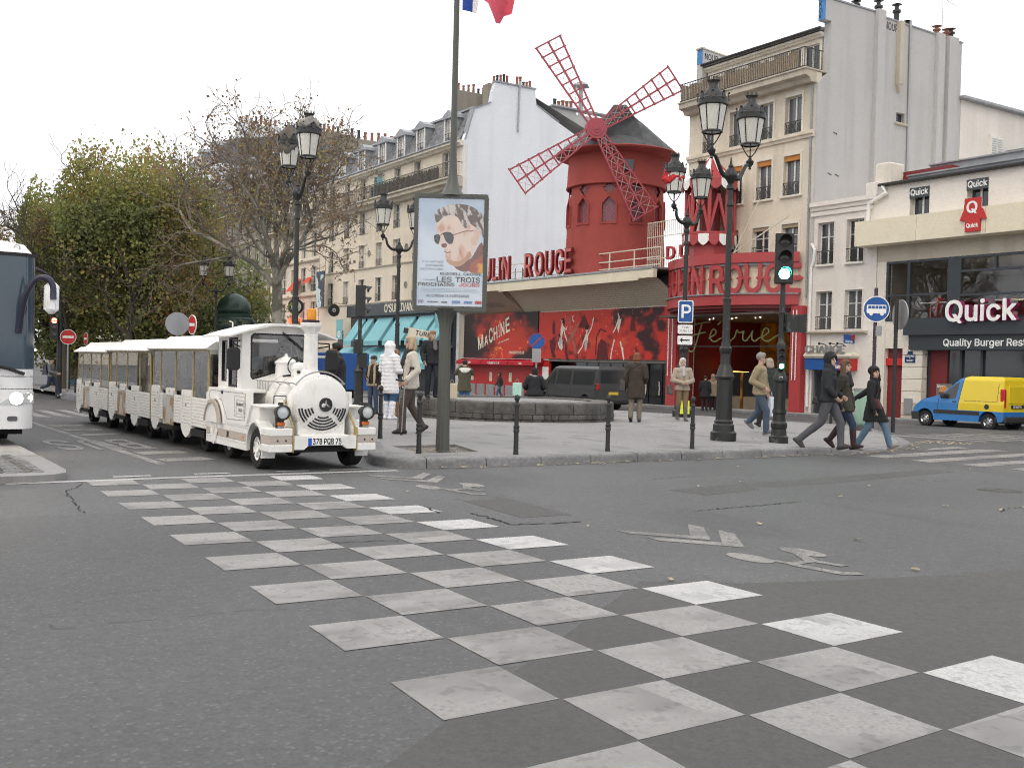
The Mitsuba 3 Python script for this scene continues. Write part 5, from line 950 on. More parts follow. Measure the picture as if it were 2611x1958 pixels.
# rags caught on the lanterns
def rag(label, c, r, m, seed, h=.3, name='rag'):
    g = trimesh.creation.icosphere(3); v = np.array(g.vertices); nrm = meshkit.fbm(v * 2.2 + seed, 3, seed); v = v * (.55 + .8 * nrm)[:, None] * np.array([r, r, h]); v[:, 2] -= np.abs(v[:, 0] * v[:, 1]) * 1.5
    t = thing(name, label, 'cloth'); part(t, 'cloth', trimesh.Trimesh(v + np.array(c), g.faces, process=False), m, True)
mat('rag_brown', (.13, .115, .10), .9); mat('rag_grey', (.22, .21, .19), .9); mat('rag_red', (.50, .03, .035), .8); mat('rag_blue', (.16, .25, .40), .8)
rag('brown rag hanging on the further lantern of the lamp before the bare tree', (9.63, 25.56, 7.12), .32, 'rag_brown', 3, .40)
rag('grey rag wrapped round the nearer lantern of the lamp before the bare tree', (9.53, 24.0, 7.24), .32, 'rag_grey', 8, .22)
rag('red cloth lying on the left lantern of the lamp with the parking sign', (21.7, 24.5, 7.55), .34, 'rag_red', 5, .36)
rag('pale blue rag on top of the left lantern of the tall lamp', (14.97, 15.72, 7.2), .17, 'rag_blue', 11, .13)
# ------------------------------------------------------------------ bollards
BOL = [(.044, 0), (.044, .05), (.040, .06), (.038, .36), (.05, .37), (.051, .40), (.042, .42), (.05, .44), (.05, .47), (.037, .48), (.034, .78), (.046, .79), (.046, .82), (.028, .84), (.025, .87), (.041, .90), (.046, .935), (.034, .965), (.001, .985)]
bol = None
for lab, x, y in (('black bollard in the gravel bed beside the poster column', 7.78, 14.66), ('black bollard at the kerb in front of the low round wall', 9.29, 13.99 + .15), ('black bollard at the kerb by the right end of the round wall', 11.36, 14.36), ('black bollard at the kerb left of the tall double lamp', 13.41, 14.42), ('black bollard right behind the white locomotive', 8.38, 17.31),
                  ('black bollard behind the woman in the brown coat', 22.35, 26.56), ('black bollard between the green traffic light and the hooded man', 23.9, 22.6), ('black bollard behind the hooded man', 24.4, 20.4), ('black bollard behind the man with the cap', 11.2, 27.2), ('black bollard behind the round wall left of the dark van', 22.0, 31.5), ('black bollard behind the round wall in front of the dark van', 22.1, 28.7), ('black bollard far left by the pedestrian with a backpack', 8.35, 44.0), ('second black bollard on the far left beyond the first', 8.35, 46.4)):
    z = isle_z(x, y)
    if bol is None:
        bol = thing('bollard', lab, 'bollard', 'bollards along the kerb'); part(bol, 'post', MB().lathe(BOL, n=14), 'black_iron', 35, to=place(x, y, z))
    else: dup(bol, place(x, y, z), lab)
# ------------------------------------------------------------------ low round wall of the planter
pw = thing('round_bench_wall', 'low round granite wall with a broad coping in the middle of the pavement', 'wall')
pc, R = (15.77, 24.09), 2.72; pb = .06
part(pw, 'core', MB().lathe([(R - .06, pb - .1), (R - .06, .5), (R - .7, .52)], (*pc, 0), 60), 'old_stone')
part(pw, 'top_slab', MB().lathe([(R - .62, .60), (.001, .61)], (*pc, 0), 48), 'granite')
n = 16
for i in range(n):      # coping blocks
    a0, a1 = 2 * np.pi * i / n + .004, 2 * np.pi * (i + 1) / n - .004; t = np.linspace(a0, a1, 7); prof = [(R - .62, .33), (R - .01, .33), (R + .0, .36), (R + .0, .575), (R - .03, .62), (R - .08, .635), (R - .62, .635)]
    v = np.array([(pc[0] + r * math.cos(a), pc[1] + r * math.sin(a), z) for a in t for r, z in prof]); m = len(prof)
    mb = MB().add(v, [[q * m + c, q * m + (c + 1) % m, (q + 1) * m + (c + 1) % m, (q + 1) * m + c] for q in range(6) for c in range(m)]).add(v[:m], [[0, j, j + 1] for j in range(1, m - 1)]).add(v[-m:], [[0, j + 1, j] for j in range(1, m - 1)])
    part(pw, 'coping_stone', mb, 'old_stone', 35)
for row, (z0, z1) in enumerate(((pb - .05, pb + .13), (pb + .135, .325))):
    a = rng.uniform(0, .1); a_end = a + 2 * np.pi
    while a < a_end - .05:
        da = rng.uniform(.06, .13)
        if a + da > a_end: da = a_end - a
        mid = (a + .5 * da)
        if math.cos(mid - math.atan2(-HY, -HX)) > -.1:
            o = np.array([pc[0] + (R - .05 + rng.uniform(-.006, .01)) * math.cos(mid), pc[1] + (R - .05) * math.sin(mid), (z0 + z1) / 2]); w = da * R * .95; b0 = MB().box(-.06, .06, -w / 2, w / 2, -(z1 - z0) * .47, (z1 - z0) * .47, .015); M = np.eye(4); M[:2, :2] = [[math.cos(mid), -math.sin(mid)], [math.sin(mid), math.cos(mid)]]; M[:3, 3] = o
            part(pw, 'stone', b0.move(M), 'old_stone')
        a += da
# ------------------------------------------------------------------ poster column with flag
pcx, pcy, pz0 = 8.47, 15.12, .12
t = thing('poster_column', 'green grey poster column with a lit film poster box and a tall flagpole', 'advertising column')
fl_ = MB(); prof = [(.112, 0), (.105, .4), (.095, 1.4), (.092, 1.9), (.10, 2.1), (.135, 2.25), (.22, 2.36)]
vs = []; N = 48
for r, z in prof:
    for j in range(N): a = 2 * np.pi * j / N; rr = r * (1 + (.05 if j % 4 < 2 else -.03)); vs.append((pcx + rr * math.cos(a), pcy + rr * math.sin(a), pz0 + z))
fl_.add(vs, [[i * N + j, i * N + (j + 1) % N, (i + 1) * N + (j + 1) % N, (i + 1) * N + j] for i in range(len(prof) - 1) for j in range(N)])
part(t, 'post', fl_, 'post_green', 30)
pd = unit(np.array([.99, -.65, 0])); pn = np.array([pd[1], -pd[0], 0.0]); pn = -pn if np.dot(pn, [HX, HY, 0]) > 0 else pn   # pn faces the crossing
PB = np.array([8.52, 15.08, 0.0]); pw_, z0, z1 = 1.215, 2.44, 4.36
bx = MB().prism(rrect(-pw_ / 2, z0, pw_ / 2, z1, .03).difference(rrect(-pw_ / 2 + .06, z0 + .06, pw_ / 2 - .06, z1 - .06, .01)), -.16, .16, PB, pd, EZ, pn)
part(t, 'box_frame', bx, 'post_green'); part(t, 'back_box', MB().prism(rect(-pw_ / 2 + .05, z0 + .05, pw_ / 2 - .05, z1 - .05), -.12, .12, PB, pd, EZ, pn), 'black_iron')
part(t, 'upper_flare', MB().lathe([(.22, 4.34), (.16, 4.42), (.1, 4.55), (.07, 4.75), (.055, 5.1), (.05, 6.4), (.045, 8.0), (.04, 10.5), (.001, 10.5)], (8.52, 15.08, 0), 20), 'post_green', True)
# the poster: a print of a man in sunglasses over pale blue, built of flat shapes
pm = 'poster_ground'
def f_pbg(p, n, uv): return mix((.40, .49, .60), (.56, .63, .70), smoothstep(.3, .7, fbm(p.x * 3 + p.y * 3, p.z * 1.2, 2.0, 3)))
mat(pm, proc(f_pbg), .35, .3)
PW, PH = 1.08, 1.76; PO = PB - pd * PW / 2 + pn * .125 + np.array([0, 0, z0 + .08])
pk = part(t, 'film_poster', MB().prism(rect(0, 0, PW, PH), 0, .006, PO, pd, EZ, pn), pm, label='film poster of a man in sunglasses looking left')
lay = [.006]
def ink(name, polys, m, fn=None):
    """One colour of the print; polys in poster coordinates of 0..1 across and 0..1.63 up, traced as flat shapes."""
    mb = MB(); lay[0] += .0006
    for g in polys: g = sg.Polygon(g) if not hasattr(g, 'bounds') else g; mb.prism(sa.scale(g.buffer(0), PW, PW, origin=(0, 0)).intersection(rect(0, 0, PW, PH)), 0, lay[0], PO, pd, EZ, pn)
    return part(pk, name, mb, m)
def sm(pts, n=60):
    q = smooth_path(list(pts) + [pts[0]], n); return sg.Polygon(q[:-1]).buffer(0)
def f_skin(p, n, uv): return mix((.64, .52, .45), (.48, .24, .13), smoothstep(.40, .85, fbm((p.x - p.y) * 7, p.z * 5, 5.0, 4)))
def f_hair(p, n, uv): return mix((.10, .065, .05), (.50, .47, .45), smoothstep(.45, .62, fbm((p.x - p.y) * 16 + p.z * 10, p.z * 5 - (p.x - p.y) * 6, 1.0, 4)))
def f_cloth(p, n, uv): return mix((.60, .30, .02), (.32, .06, .02), smoothstep(.4, .6, fbm((p.x - p.y) * 4, p.z * 7, 9.0, 4)))
mat('print_skin', proc(f_skin), .35); mat('print_hair', proc(f_hair), .35); mat('print_cloth', proc(f_cloth), .35)
ink('collar', [sm([(1.02, .98), (.93, .82), (.82, .74), (.74, .66), (.76, .56), (.80, .53), (1.02, .52)])], 'print_cloth')
ink('neck_shade', [sm([(.97, .98), (.86, .8), (.72, .68), (.55, .62), (.6, .57), (.78, .55), (.8, .62), (.9, .72), (1.0, .8)])], mat('print_brown', (.16, .055, .035), .35))
ink('face', [sm([(.30, 1.32), (.275, 1.22), (.285, 1.12), (.30, 1.04), (.34, .985), (.305, .935), (.345, .915), (.385, .895), (.405, .855), (.41, .82), (.43, .79), (.42, .75), (.455, .72), (.47, .66), (.53, .62), (.62, .60), (.72, .66), (.84, .80), (.93, 1.0), (.92, 1.25), (.7, 1.36), (.45, 1.38)], 90)], 'print_skin')
ink('beard', [sm([(.43, .72), (.47, .65), (.54, .615), (.63, .605), (.74, .68), (.82, .79), (.8, .84), (.72, .74), (.6, .68), (.5, .7)])], mat('print_tan', (.44, .25, .15), .35))
ink('hair', [sm([(.25, 1.34), (.27, 1.44), (.36, 1.50), (.5, 1.545), (.68, 1.55), (.85, 1.5), (.97, 1.4), (1.03, 1.25), (1.0, 1.05), (.95, 1.12), (.88, 1.20), (.76, 1.24), (.74, 1.19), (.68, 1.22), (.6, 1.35), (.5, 1.38), (.4, 1.36), (.33, 1.30), (.3, 1.27)], 120)], 'print_hair')
ink('ear', [sm([(.82, 1.15), (.88, 1.18), (.93, 1.12), (.92, 1.02), (.86, .93), (.82, .97), (.85, 1.05)])], mat('print_ear', (.58, .42, .34), .35))
blk2 = mat('print_ink', (.02, .018, .02), .3)
ink('sunglasses', [sm([(.375, 1.10), (.46, 1.125), (.535, 1.09), (.545, 1.02), (.51, .945), (.46, .955), (.41, 1.02)]), sm([(.245, 1.06), (.30, 1.085), (.335, 1.07), (.335, 1.0), (.31, .94), (.28, .95), (.25, 1.0)])], blk2)
ink('frame', [sg.LineString([(.335, 1.07), (.375, 1.10)]).buffer(.006), sg.LineString([(.53, 1.08), (.72, 1.145), (.84, 1.15)]).buffer(.006), sg.LineString([(.41, .83), (.455, .81), (.5, .82)]).buffer(.006), sm([(.36, .92), (.42, .895), (.45, .93), (.42, .95)])], 'print_brown')
def ptext(txt, x, y, h, w=None, m=blk2, right=False, bold=True):
    mb = MB(); lay[0] += .0002; mb.text(txt, h, (0, 0, 0), pd, EZ, .0012, bold, width=w); v = np.vstack(mb.v)
    wd = ((v[:, :2] - v[0, :2]) @ pd[:2]); span = wd.max() - wd.min(); off = x * PW - (span if right else 0)
    mb.v = [v + PO + pd * off + np.array([0, 0, y * PW]) + pn * .012]; mb.f = [np.vstack(mb.f)]; return part(pk, 'lettering', mb, m)
gr2 = mat('print_grey_text', (.12, .13, .15), .4)
for i, s_ in enumerate(('IL VA TOUT FAIRE', 'POUR SAUVER', "CELLE QU'IL AIME.")): ptext(s_, .40, .655 - i * .055, .032, (.36, .30, .39)[i] , gr2, True, False)
ptext('RUSSELL CROWE', .98, .47, .042, .68, blk2, True); ptext('LES ', .30, .365, .082, .25); ptext('TROIS', .585, .365, .082, .41); ptext('PROCHAINS', .02, .30, .056, .60); ptext('JOURS', .64, .30, .056, .34, mat('print_red', (.40, .02, .03), .4)); ptext('PAUL HAGGIS', .1, .385, .02, .19, gr2)
ptext('AU CINÉMA LE 8 DÉCEMBRE', .14, .135, .042, .72, gr2)
ink('credits', [rect(.06 + .02 * (i % 2), .215 + .022 * i, .95 - .03 * (i % 3), .222 + .022 * i) for i in range(3)], mat('print_pale_grey', (.36, .40, .46), .4))
ink('partner_marks', [rect(.16, .05, .33, .068), rect(.38, .045, .47, .07)], 'print_grey_text'); ink('partner_blue', [rect(.54, .042, .67, .082), rect(.72, .042, .85, .08)], mat('print_blue', (.10, .18, .40), .4)); ink('partner_red', [rect(.89, .04, .99, .085)], 'print_red'); ptext('WD', .02, .04, .05, .09, mat('print_purple', (.12, .02, .16), .4))
part(t, 'front_glass', MB().prism(rect(-pw_ / 2 + .06, z0 + .06, pw_ / 2 - .06, z1 - .06), .145, .146, PB, pd, EZ, pn), 'glass_pane')
# flag
fg = thing('flag', 'French tricolour flag flying from the top of the poster column', 'flag'); fd = unit(np.array([.83, -.54, 0])); fo = np.array([8.60, 15.03, 0])
for i, (nm, cc) in enumerate((('blue_band', (.02, .06, .30)), ('white_band', (.80, .80, .80)), ('red_band', (.62, .09, .13)))):
    g = MB(); nu, nv = 8, 14; vs = []
    for a in range(nu + 1):
        u = ((0, .2, .36)[i] + (.2, .16, .64)[i] * a / nu)
        for c_ in range(nv + 1):
            v_ = c_ / nv; bot = float(np.interp(u, [0, .28, .33, .5, .72, .82, 1], [7.40, 7.38, 7.62, 7.55, 7.12, 7.36, 7.38])); hgt = 8.7 - .25 * u + (bot - 8.7 + .25 * u) * v_; p = fo + fd * (u * .86 + .05 * math.sin(4 * v_) * u) + np.cross(fd, EZ) * (.09 * math.sin(11 * u + 1.5 * v_) * (.3 + u)) + np.array([0, 0, hgt]); vs.append(p)
    g.add(vs, [[a * (nv + 1) + c_, (a + 1) * (nv + 1) + c_, (a + 1) * (nv + 1) + c_ + 1, a * (nv + 1) + c_ + 1] for a in range(nu) for c_ in range(nv)])
    scene['flag_' + nm] = {'type': 'twosided', 'bsdf': {'type': 'principled', 'base_color': rgb(*cc), 'roughness': .8}}
    part(fg, nm, g, 'flag_' + nm, True)
# ------------------------------------------------------------------ traffic lights
def hood(mb, c, r, d, L=.2):
    n = 12; d = unit(d); s = unit(np.cross(d, EZ)); vs = []
    for k in (0, 1):
        for j in range(n + 1): a = math.pi * (-.12 + 1.24 * j / n); ll = L * (.25 + .75 * math.sin(max(0, min(math.pi, a)))) if k else 0; vs.append(np.asarray(c) + d * ll + s * r * math.cos(a) + np.array([0, 0, r * math.sin(a)]))
    return mb.add(vs, [[j, j + 1, n + 2 + j, n + 1 + j] for j in range(n)])
def lens(t, c, r, d, m, lit=None):
    mb = MB().lathe([(r, 0), (r * .6, .014), (.001, .02)], c, 18, d); k = part(t, 'lens', mb, m, True)
    if lit: scene[k]['emitter'] = {'type': 'area', 'radiance': rgb(*lit)}
    return k
mat('lens_dark', (.045, .045, .04), .15); mat('lens_green', (.1, .6, .45), .3); mat('lens_red', (.6, .04, .03), .3)
sx, sy = 16.74, 15.36; d = unit(np.array([-.66, -.75, 0])); sd2 = np.array([-d[1], d[0], 0])
t = thing('traffic_light', 'tall black traffic light showing green, on a fluted post by the kerb', 'traffic light')
SP = [(.20, 0), (.20, .14), (.165, .17), (.15, .3), (.17, .34), (.17, .42), (.135, .47), (.125, .62), (.145, .64), (.145, .69), (.12, .74), (.118, 1.28), (.15, 1.32), (.15, 1.4), (.1, 1.5), (.075, 1.6), (.075, 1.95), (.095, 2.0), (.09, 2.1), (.065, 2.14), (.06, 2.7), (.075, 2.76), (.06, 2.8), (.05, 3.4)]
part(t, 'post', MB().lathe(SP, (sx, sy, .06), 16), 'lamp_iron', 30)
cc = np.array([sx, sy, 0]) + d * .08
part(t, 'head', MB().obox(cc + [0, 0, 3.95], (.24, .34, 1.02), d).obox(cc - d * .02 + [0, 0, 3.95], (.16, .37, 1.05), d), 'black_iron'); hb = MB()
for z in (4.29, 3.96, 3.62): hood(hb, cc + d * .12 + [0, 0, z], .135, d, .26)
part(t, 'hoods', hb, 'black_iron')
for z, m, l in ((4.29, 'lens_dark', None), (3.96, 'lens_dark', None), (3.62, 'lens_green', (.5, 7.5, 4.2))): lens(t, cc + d * .125 + [0, 0, z], .115, d, m, l)
c2 = np.array([sx, sy, 0]) + d * .1
part(t, 'repeater', MB().obox(c2 + [0, 0, 1.85], (.14, .15, .46), d), 'black_iron'); hb = MB()
for z in (2.0, 1.86, 1.7): hood(hb, c2 + d * .07 + [0, 0, z], .055, d, .1)
part(t, 'hoods', hb, 'black_iron'); lens(t, c2 + d * .075 + [0, 0, 1.69], .05, d, 'lens_green', (.5, 7.0, 4.0)); lens(t, c2 + d * .075 + [0, 0, 1.99], .045, d, 'lens_dark'); lens(t, c2 + d * .075 + [0, 0, 1.85], .045, d, 'lens_dark')
rt = np.array([HY, -HX, 0]); part(t, 'pedestrian_head', MB().obox(np.array([sx, sy, 2.6]) + rt * .2, (.26, .22, .36), rt).prism([(0, -.16), (.16, -.2), (.16, .2), (0, .18)], -.12, .12, np.array([sx, sy, 2.6]) + rt * .33, rt, EZ, np.cross(rt, EZ)), 'lamp_iron')
part(t, 'sticker', MB().obox(np.array([sx, sy, 1.45]) + d * .135, (.02, .06, .05), d), 'text_white')
t = thing('traffic_light', 'dark traffic light seen from behind, on a post over the white locomotive', 'traffic light')
sx, sy = 14.31, 31.24
part(t, 'post', MB().lathe([(.2, 0), (.2, .2), (.15, .3), (.14, 1.2), (.18, 1.3), (.1, 1.45), (.08, 1.55), (.09, 1.75), (.065, 1.8), (.06, 3.1)], (sx, sy, -.05), 14), 'lamp_iron', 30)
back = unit(np.array([.4, .9, 0])); part(t, 'head', MB().obox((sx, sy, 3.54), (.3, .32, 1.0), back), 'black_iron'); hb = MB()
for z in (3.9, 3.54, 3.2): hood(hb, np.array([sx, sy, z]) + back * .15 + rt * .12, .15, unit(back + rt), .3)
part(t, 'hoods', hb, 'lamp_iron'); part(t, 'side_box', MB().obox((sx - .05, sy, 2.05), (.3, .3, .45), back).obox(np.array([sx, sy, 1.6]) + rt * .12, (.25, .25, .5), back), 'lamp_iron')
t = thing('mast_light', 'arched traffic light mast with a red light beside the white coach', 'traffic light')
mx, my = 8.05, 48.43
part(t, 'mast', MB().tube(smooth_path([(mx, my, -.45), (mx, my, 1.5), (mx, my, 3.4), (mx - .12, my, 4.3), (mx - .5, my + .1, 4.95), (mx - 1.1, my + .3, 5.2), (mx - 2.2, my + .6, 5.25)], 30), np.r_[np.full(6, .13), np.linspace(.12, .07, 24)], 10), 'black_iron', True)
part(t, 'head', MB().obox((7.8, 48.3, 2.66), (.3, .32, .95), (-.2, -1, 0)), 'black_iron'); k = lens(t, np.array([7.78, 48.13, 2.98]), .11, (-.2, -1, 0), 'lens_red', (9, .35, .2)); lens(t, np.array([7.78, 48.13, 2.66]), .1, (-.2, -1, 0), 'lens_dark'); lens(t, np.array([7.78, 48.13, 2.36]), .1, (-.2, -1, 0), 'lens_dark')
part(t, 'red_bar', MB().obox((7.78, 48.1, 2.98), (.02, .28, .05), (-.2, -1, 0)), 'lens_red')
# ------------------------------------------------------------------ signs
def disc_sign(label, c, r, d, rim, face, post=None, bar=None, name='road_sign', back=False, cat='road sign'):
    t = thing(name, label, cat); d = unit(d); s = unit(np.cross(EZ, d))
    part(t, 'plate', MB().lathe([(.001, .012), (r * .93, .012), (r * .94, .02), (r, .02), (r, -.012), (.001, -.012)], c, 32, d), rim)
    part(t, 'face', MB().lathe([(.001, .024), (r * .92, .024)], c, 32, d), face)
    if bar: part(t, 'bar', MB().obox(np.asarray(c) + d * .027, (.01, r * 1.3, r * .3), d), 'text_white')
    if post: part(t, 'post', MB().tube([(c[0] - d[0] * .06, c[1] - d[1] * .06, post), (c[0] - d[0] * .06, c[1] - d[1] * .06, c[2] + r * .9)], .04, 10), 'steel')
    return t
cam_d = lambda x, y: np.array([-x, -y, 0.0])
disc_sign('round no entry sign at the arched traffic light mast', (8.36, 48.22, 2.30), .33, cam_d(8.4, 48), 'text_white', 'bright_red', -.4, True)
disc_sign('round no entry sign turned sideways behind the round grey one', (10.86, 38.26, 2.75), .36, (-1.34, -.2, 0), 'text_white', 'bright_red', -.1, True)
disc_sign('large round grey back of a road sign above the wagons', (10.4, 38.56, 2.77), .42, cam_d(10.4, 38.5), 'steel', 'zinc', -.1); 
disc_sign('small turned no entry sign far back above the last wagon', (11.01, 58.43, 2.39), .34, (-.9, -.1, 0), 'text_white', 'bright_red', -.4, True)
np_ = disc_sign('no parking sign with a small plate before the red doors', (23.68, 34.7, 2.55), .34, cam_d(23.7, 34.7), 'bright_red', 'blue_sign', -.1)
d = unit(cam_d(23.7, 34.7)); part(np_, 'cross_bar', MB().obox(np.array([23.68, 34.7, 2.55]) + d * .03, (.008, .6, .05), d, (.7 * d[1], -.7 * d[0], .7)), 'bright_red'); part(np_, 'lower_plate', MB().obox(np.array([23.68, 34.7, 1.98]) + d * .03, (.01, .36, .55), d), 'steel')
bs = disc_sign('round blue bus stop sign with a white bus on it', (24.0, 18.62, 3.36), .36, (-.75, -.9, 0), 'text_white', 'blue_sign', None); d = unit((-.75, -.9, 0)); s = unit(np.cross(d, EZ)); o = np.array([24.0, 18.62, 3.36]) + d * .028
bus_ic = rrect(-.26, -.12, .26, .12, .03).difference(sg.MultiPolygon([rect(-.22 + i * .095, .01, -.14 + i * .095, .09) for i in range(5)])).union(circle(-.14, -.13, .05)).union(circle(.15, -.13, .05))
part(bs, 'bus_symbol', MB().prism(bus_ic, 0, .006, o, -s, EZ, d), 'text_white'); part(bs, 'post', MB().tube([(24.05, 18.68, isle_z(24.05, 18.68)), (24.05, 18.68, 3.95)], .05, 12), mat('pole_purple', (.05, .035, .045), .4)); part(bs, 'small_plate', MB().box(24.0, 24.04, 18.45, 18.62, 2.62, 2.9), 'steel')
for z in (1.62, 1.16): part(bs, 'notice', MB().obox((24.0, 18.6, z), (.02, .17, .14 if z > 1.5 else .2), d), 'text_white')
s2 = disc_sign('round grey sign seen from its edge on a dark post beside the bus stop', (24.95, 18.55, 3.25), .42, (.95, -.42, 0), 'steel', 'zinc', None); part(s2, 'post', MB().tube([(24.85, 18.6, -.05), (24.85, 18.6, 3.65)], .055, 12), 'black_iron')
ys = thing('yellow_sign', 'narrow yellow notice board on a post behind the blue and yellow van', 'road sign'); part(ys, 'board', MB().obox((35.55, 20.7, 2.75), (.05, .5, .95), (-.95, .3, 0)), mat('sign_yellow', (.62, .40, .02), .5)); part(ys, 'edge', MB().obox((35.57, 20.95, 2.75), (.06, .03, .97), (-.95, .3, 0)), 'steel'); part(ys, 'post', MB().tube([(35.6, 20.72, -.4), (35.6, 20.72, 3.2)], .05), 'black_iron')
part(ys, 'lettering', MB().text('TAXI', .15, (35.515, 20.93, 2.62), unit((-.3, -.95, 0)), EZ, .006, True, width=.4), 'text_black')
ps = thing('parking_sign', 'blue parking sign with two white plates on the lamp post', 'road sign'); d = unit(cam_d(22.3, 24.4)); s = unit(np.cross(EZ, d)); s = s if s[0] * HY - s[1] * HX > 0 else -s; o = np.array([22.28, 24.42, 0]) + d * .16
part(ps, 'rim', MB().prism(rrect(-.235, 3.02, .235, 3.72, .05), 0, .02, o, s, EZ, d), 'text_white'); part(ps, 'panel', MB().prism(rrect(-.205, 3.05, .205, 3.69, .04), .02, .024, o, s, EZ, d), 'blue_sign'); part(ps, 'lettering', MB().text('P', .4, o + np.array([0, 0, 3.18]) - s * .13 + d * .024, s, EZ, .006), 'text_white')
for z, tx in ((2.82, 'PAYANT'), (2.48, '<')):
    k = part(ps, 'plate', MB().prism(rrect(-.23, z - .14, .23, z + .14, .03), 0, .02, o, s, EZ, d), 'text_white')
    if tx != '<': part(k, 'lettering', MB().text('TARIF', .06, o + np.array([0, 0, z + .03]) - s * .1 + d * .02, s, EZ, .004, False).text('ZONE 1,20', .06, o + np.array([0, 0, z - .08]) - s * .17 + d * .02, s, EZ, .004, False), 'text_black')
    else: part(k, 'arrow', MB().prism(sg.Polygon([(-.16, 0), (-.08, .08), (-.08, .02), (.15, .02), (.15, -.02), (-.08, -.02), (-.08, -.08)]), .02, .024, o + np.array([0, 0, z]), s, EZ, d), 'text_black')
tb = thing('pointer_sign', 'cream pointer board lettered TURF on the lamp post behind the women', 'road sign'); s = unit(np.array([.80, -.60, -.18])); o = np.array([14.12, 27.66, 2.52]); n_ = unit(np.cross(s, EZ)); up_ = np.cross(n_, s) * -1; up_ = up_ if up_[2] > 0 else -up_
part(tb, 'board', MB().obox(o + s * .42, (.66, .16, .24), s, up_), 'cream_metal'); part(tb, 'clamp', MB().obox(o + s * .05, (.14, .2, .16), s, up_), 'black_iron'); nn = n_ if np.dot(n_, [HX, HY, 0]) < 0 else -n_; part(tb, 'lettering', MB().text('TURF', .13, o + s * .34 + nn * .082 - up_ * .06, s, up_, .004), 'text_black')
# litter bin: clear green bag in a ring
t = thing('litter_bin', 'clear green litter bag hanging in a hoop beside the bus stop post', 'litter bin'); bx_, by_ = 23.2, 18.35; bz = isle_z(bx_, by_)
scene['bag_green'] = {'type': 'twosided', 'bsdf': {'type': 'principled', 'base_color': rgb(.28, .42, .33), 'roughness': .35, 'specular': .5}}
part(t, 'bag', MB().lathe([(.12, .12), (.2, .2), (.24, .5), (.235, 1.05), (.22, 1.08)], (bx_, by_, bz), 18), 'bag_green', True); part(t, 'hoop', MB().lathe([(.22, 1.06), (.25, 1.06), (.25, 1.12), (.22, 1.12)], (bx_, by_, bz), 18).tube([(bx_ + .24, by_, bz), (bx_ + .24, by_, bz + 1.1)], .03), 'steel'); part(t, 'base', MB().lathe([(.001, .1), (.2, .1), (.26, 0)], (bx_, by_, bz), 18), 'black_iron')
# ------------------------------------------------------------------ kiosk column and advertising screen
t = thing('advertising_kiosk', 'dark green round advertising column with a ribbed dome', 'kiosk'); kx, ky, kz = 15.96, 49.25, -.3
part(t, 'drum', MB().lathe([(.78, 0), (.78, .4), (.68, .45), (.68, 3.2)], (kx, ky, kz), 32), 'kiosk_green', 30); part(t, 'posters', MB().lathe([(.69, .7), (.69, 3.0)], (kx, ky, kz), 32), mat('kiosk_poster', (.22, .04, .13), .5), True)
part(t, 'cornice', MB().lathe([(.7, 3.15), (.85, 3.3), (.9, 3.34), (.9, 3.75), (.86, 3.8), (.88, 3.95), (.7, 4.0)], (kx, ky, kz), 32), 'kiosk_green', 30)
dm = MB(); N = 48; pr = [(.72, 4.0), (.79, 4.12), (.80, 4.25), (.74, 4.5), (.6, 4.7), (.35, 4.88), (.12, 4.96), (.08, 5.02), (.001, 5.05)]; vs = []
for r, z in pr:
    for j in range(N): a = 2 * np.pi * j / N; vs.append((kx + r * (1.03 if j % 6 == 0 else 1) * math.cos(a), ky + r * (1.03 if j % 6 == 0 else 1) * math.sin(a), kz + z))
part(t, 'dome', dm.add(vs, [[i * N + j, i * N + (j + 1) % N, (i + 1) * N + (j + 1) % N, (i + 1) * N + j] for i in range(len(pr) - 1) for j in range(N)]), 'kiosk_green', 25)
kl = MB(); 
for i, ch in enumerate('SPECTACLES THEATRES'):
    a = math.atan2(-HY, -HX) + (i - 9) * .11; u = np.array([math.cos(a), math.sin(a), 0]); kl.text(ch, .2, np.array([kx, ky, kz + 3.45]) + u * .9, np.array([-u[1], u[0], 0]), EZ, .01) if ch != ' ' else None
part(t, 'lettering', kl, mat('kiosk_gold', (.12, .13, .08), .5))
for i in range(6): a = i * math.pi / 3 + .5; part(t, 'bracket_ball', MB().ball((kx + .92 * math.cos(a), ky + .92 * math.sin(a), kz + 3.6), .12, 10), 'kiosk_green', True)
t = thing('advertising_screen', 'blue advertising panel with a portrait behind the far pedestrians', 'advertising panel'); part(t, 'panel', MB().obox((11.3, 63.6, 1.1), (.2, 1.9, 2.9), (-.2, -1, 0)), 'steel'); part(t, 'poster', MB().obox((11.28, 63.48, 1.1), (.02, 1.7, 2.6), (-.2, -1, 0)), mat('screen_blue', (.12, .30, .46), .4)); part(t, 'portrait', MB().obox((11.27, 63.46, .7), (.02, 1.2, 1.1), (-.2, -1, 0)), mat('screen_tan', (.32, .24, .18), .5)); part(t, 'strip', MB().obox((11.27, 63.46, 1.9), (.02, .8, .3), (-.2, -1, 0)), 'bright_red')
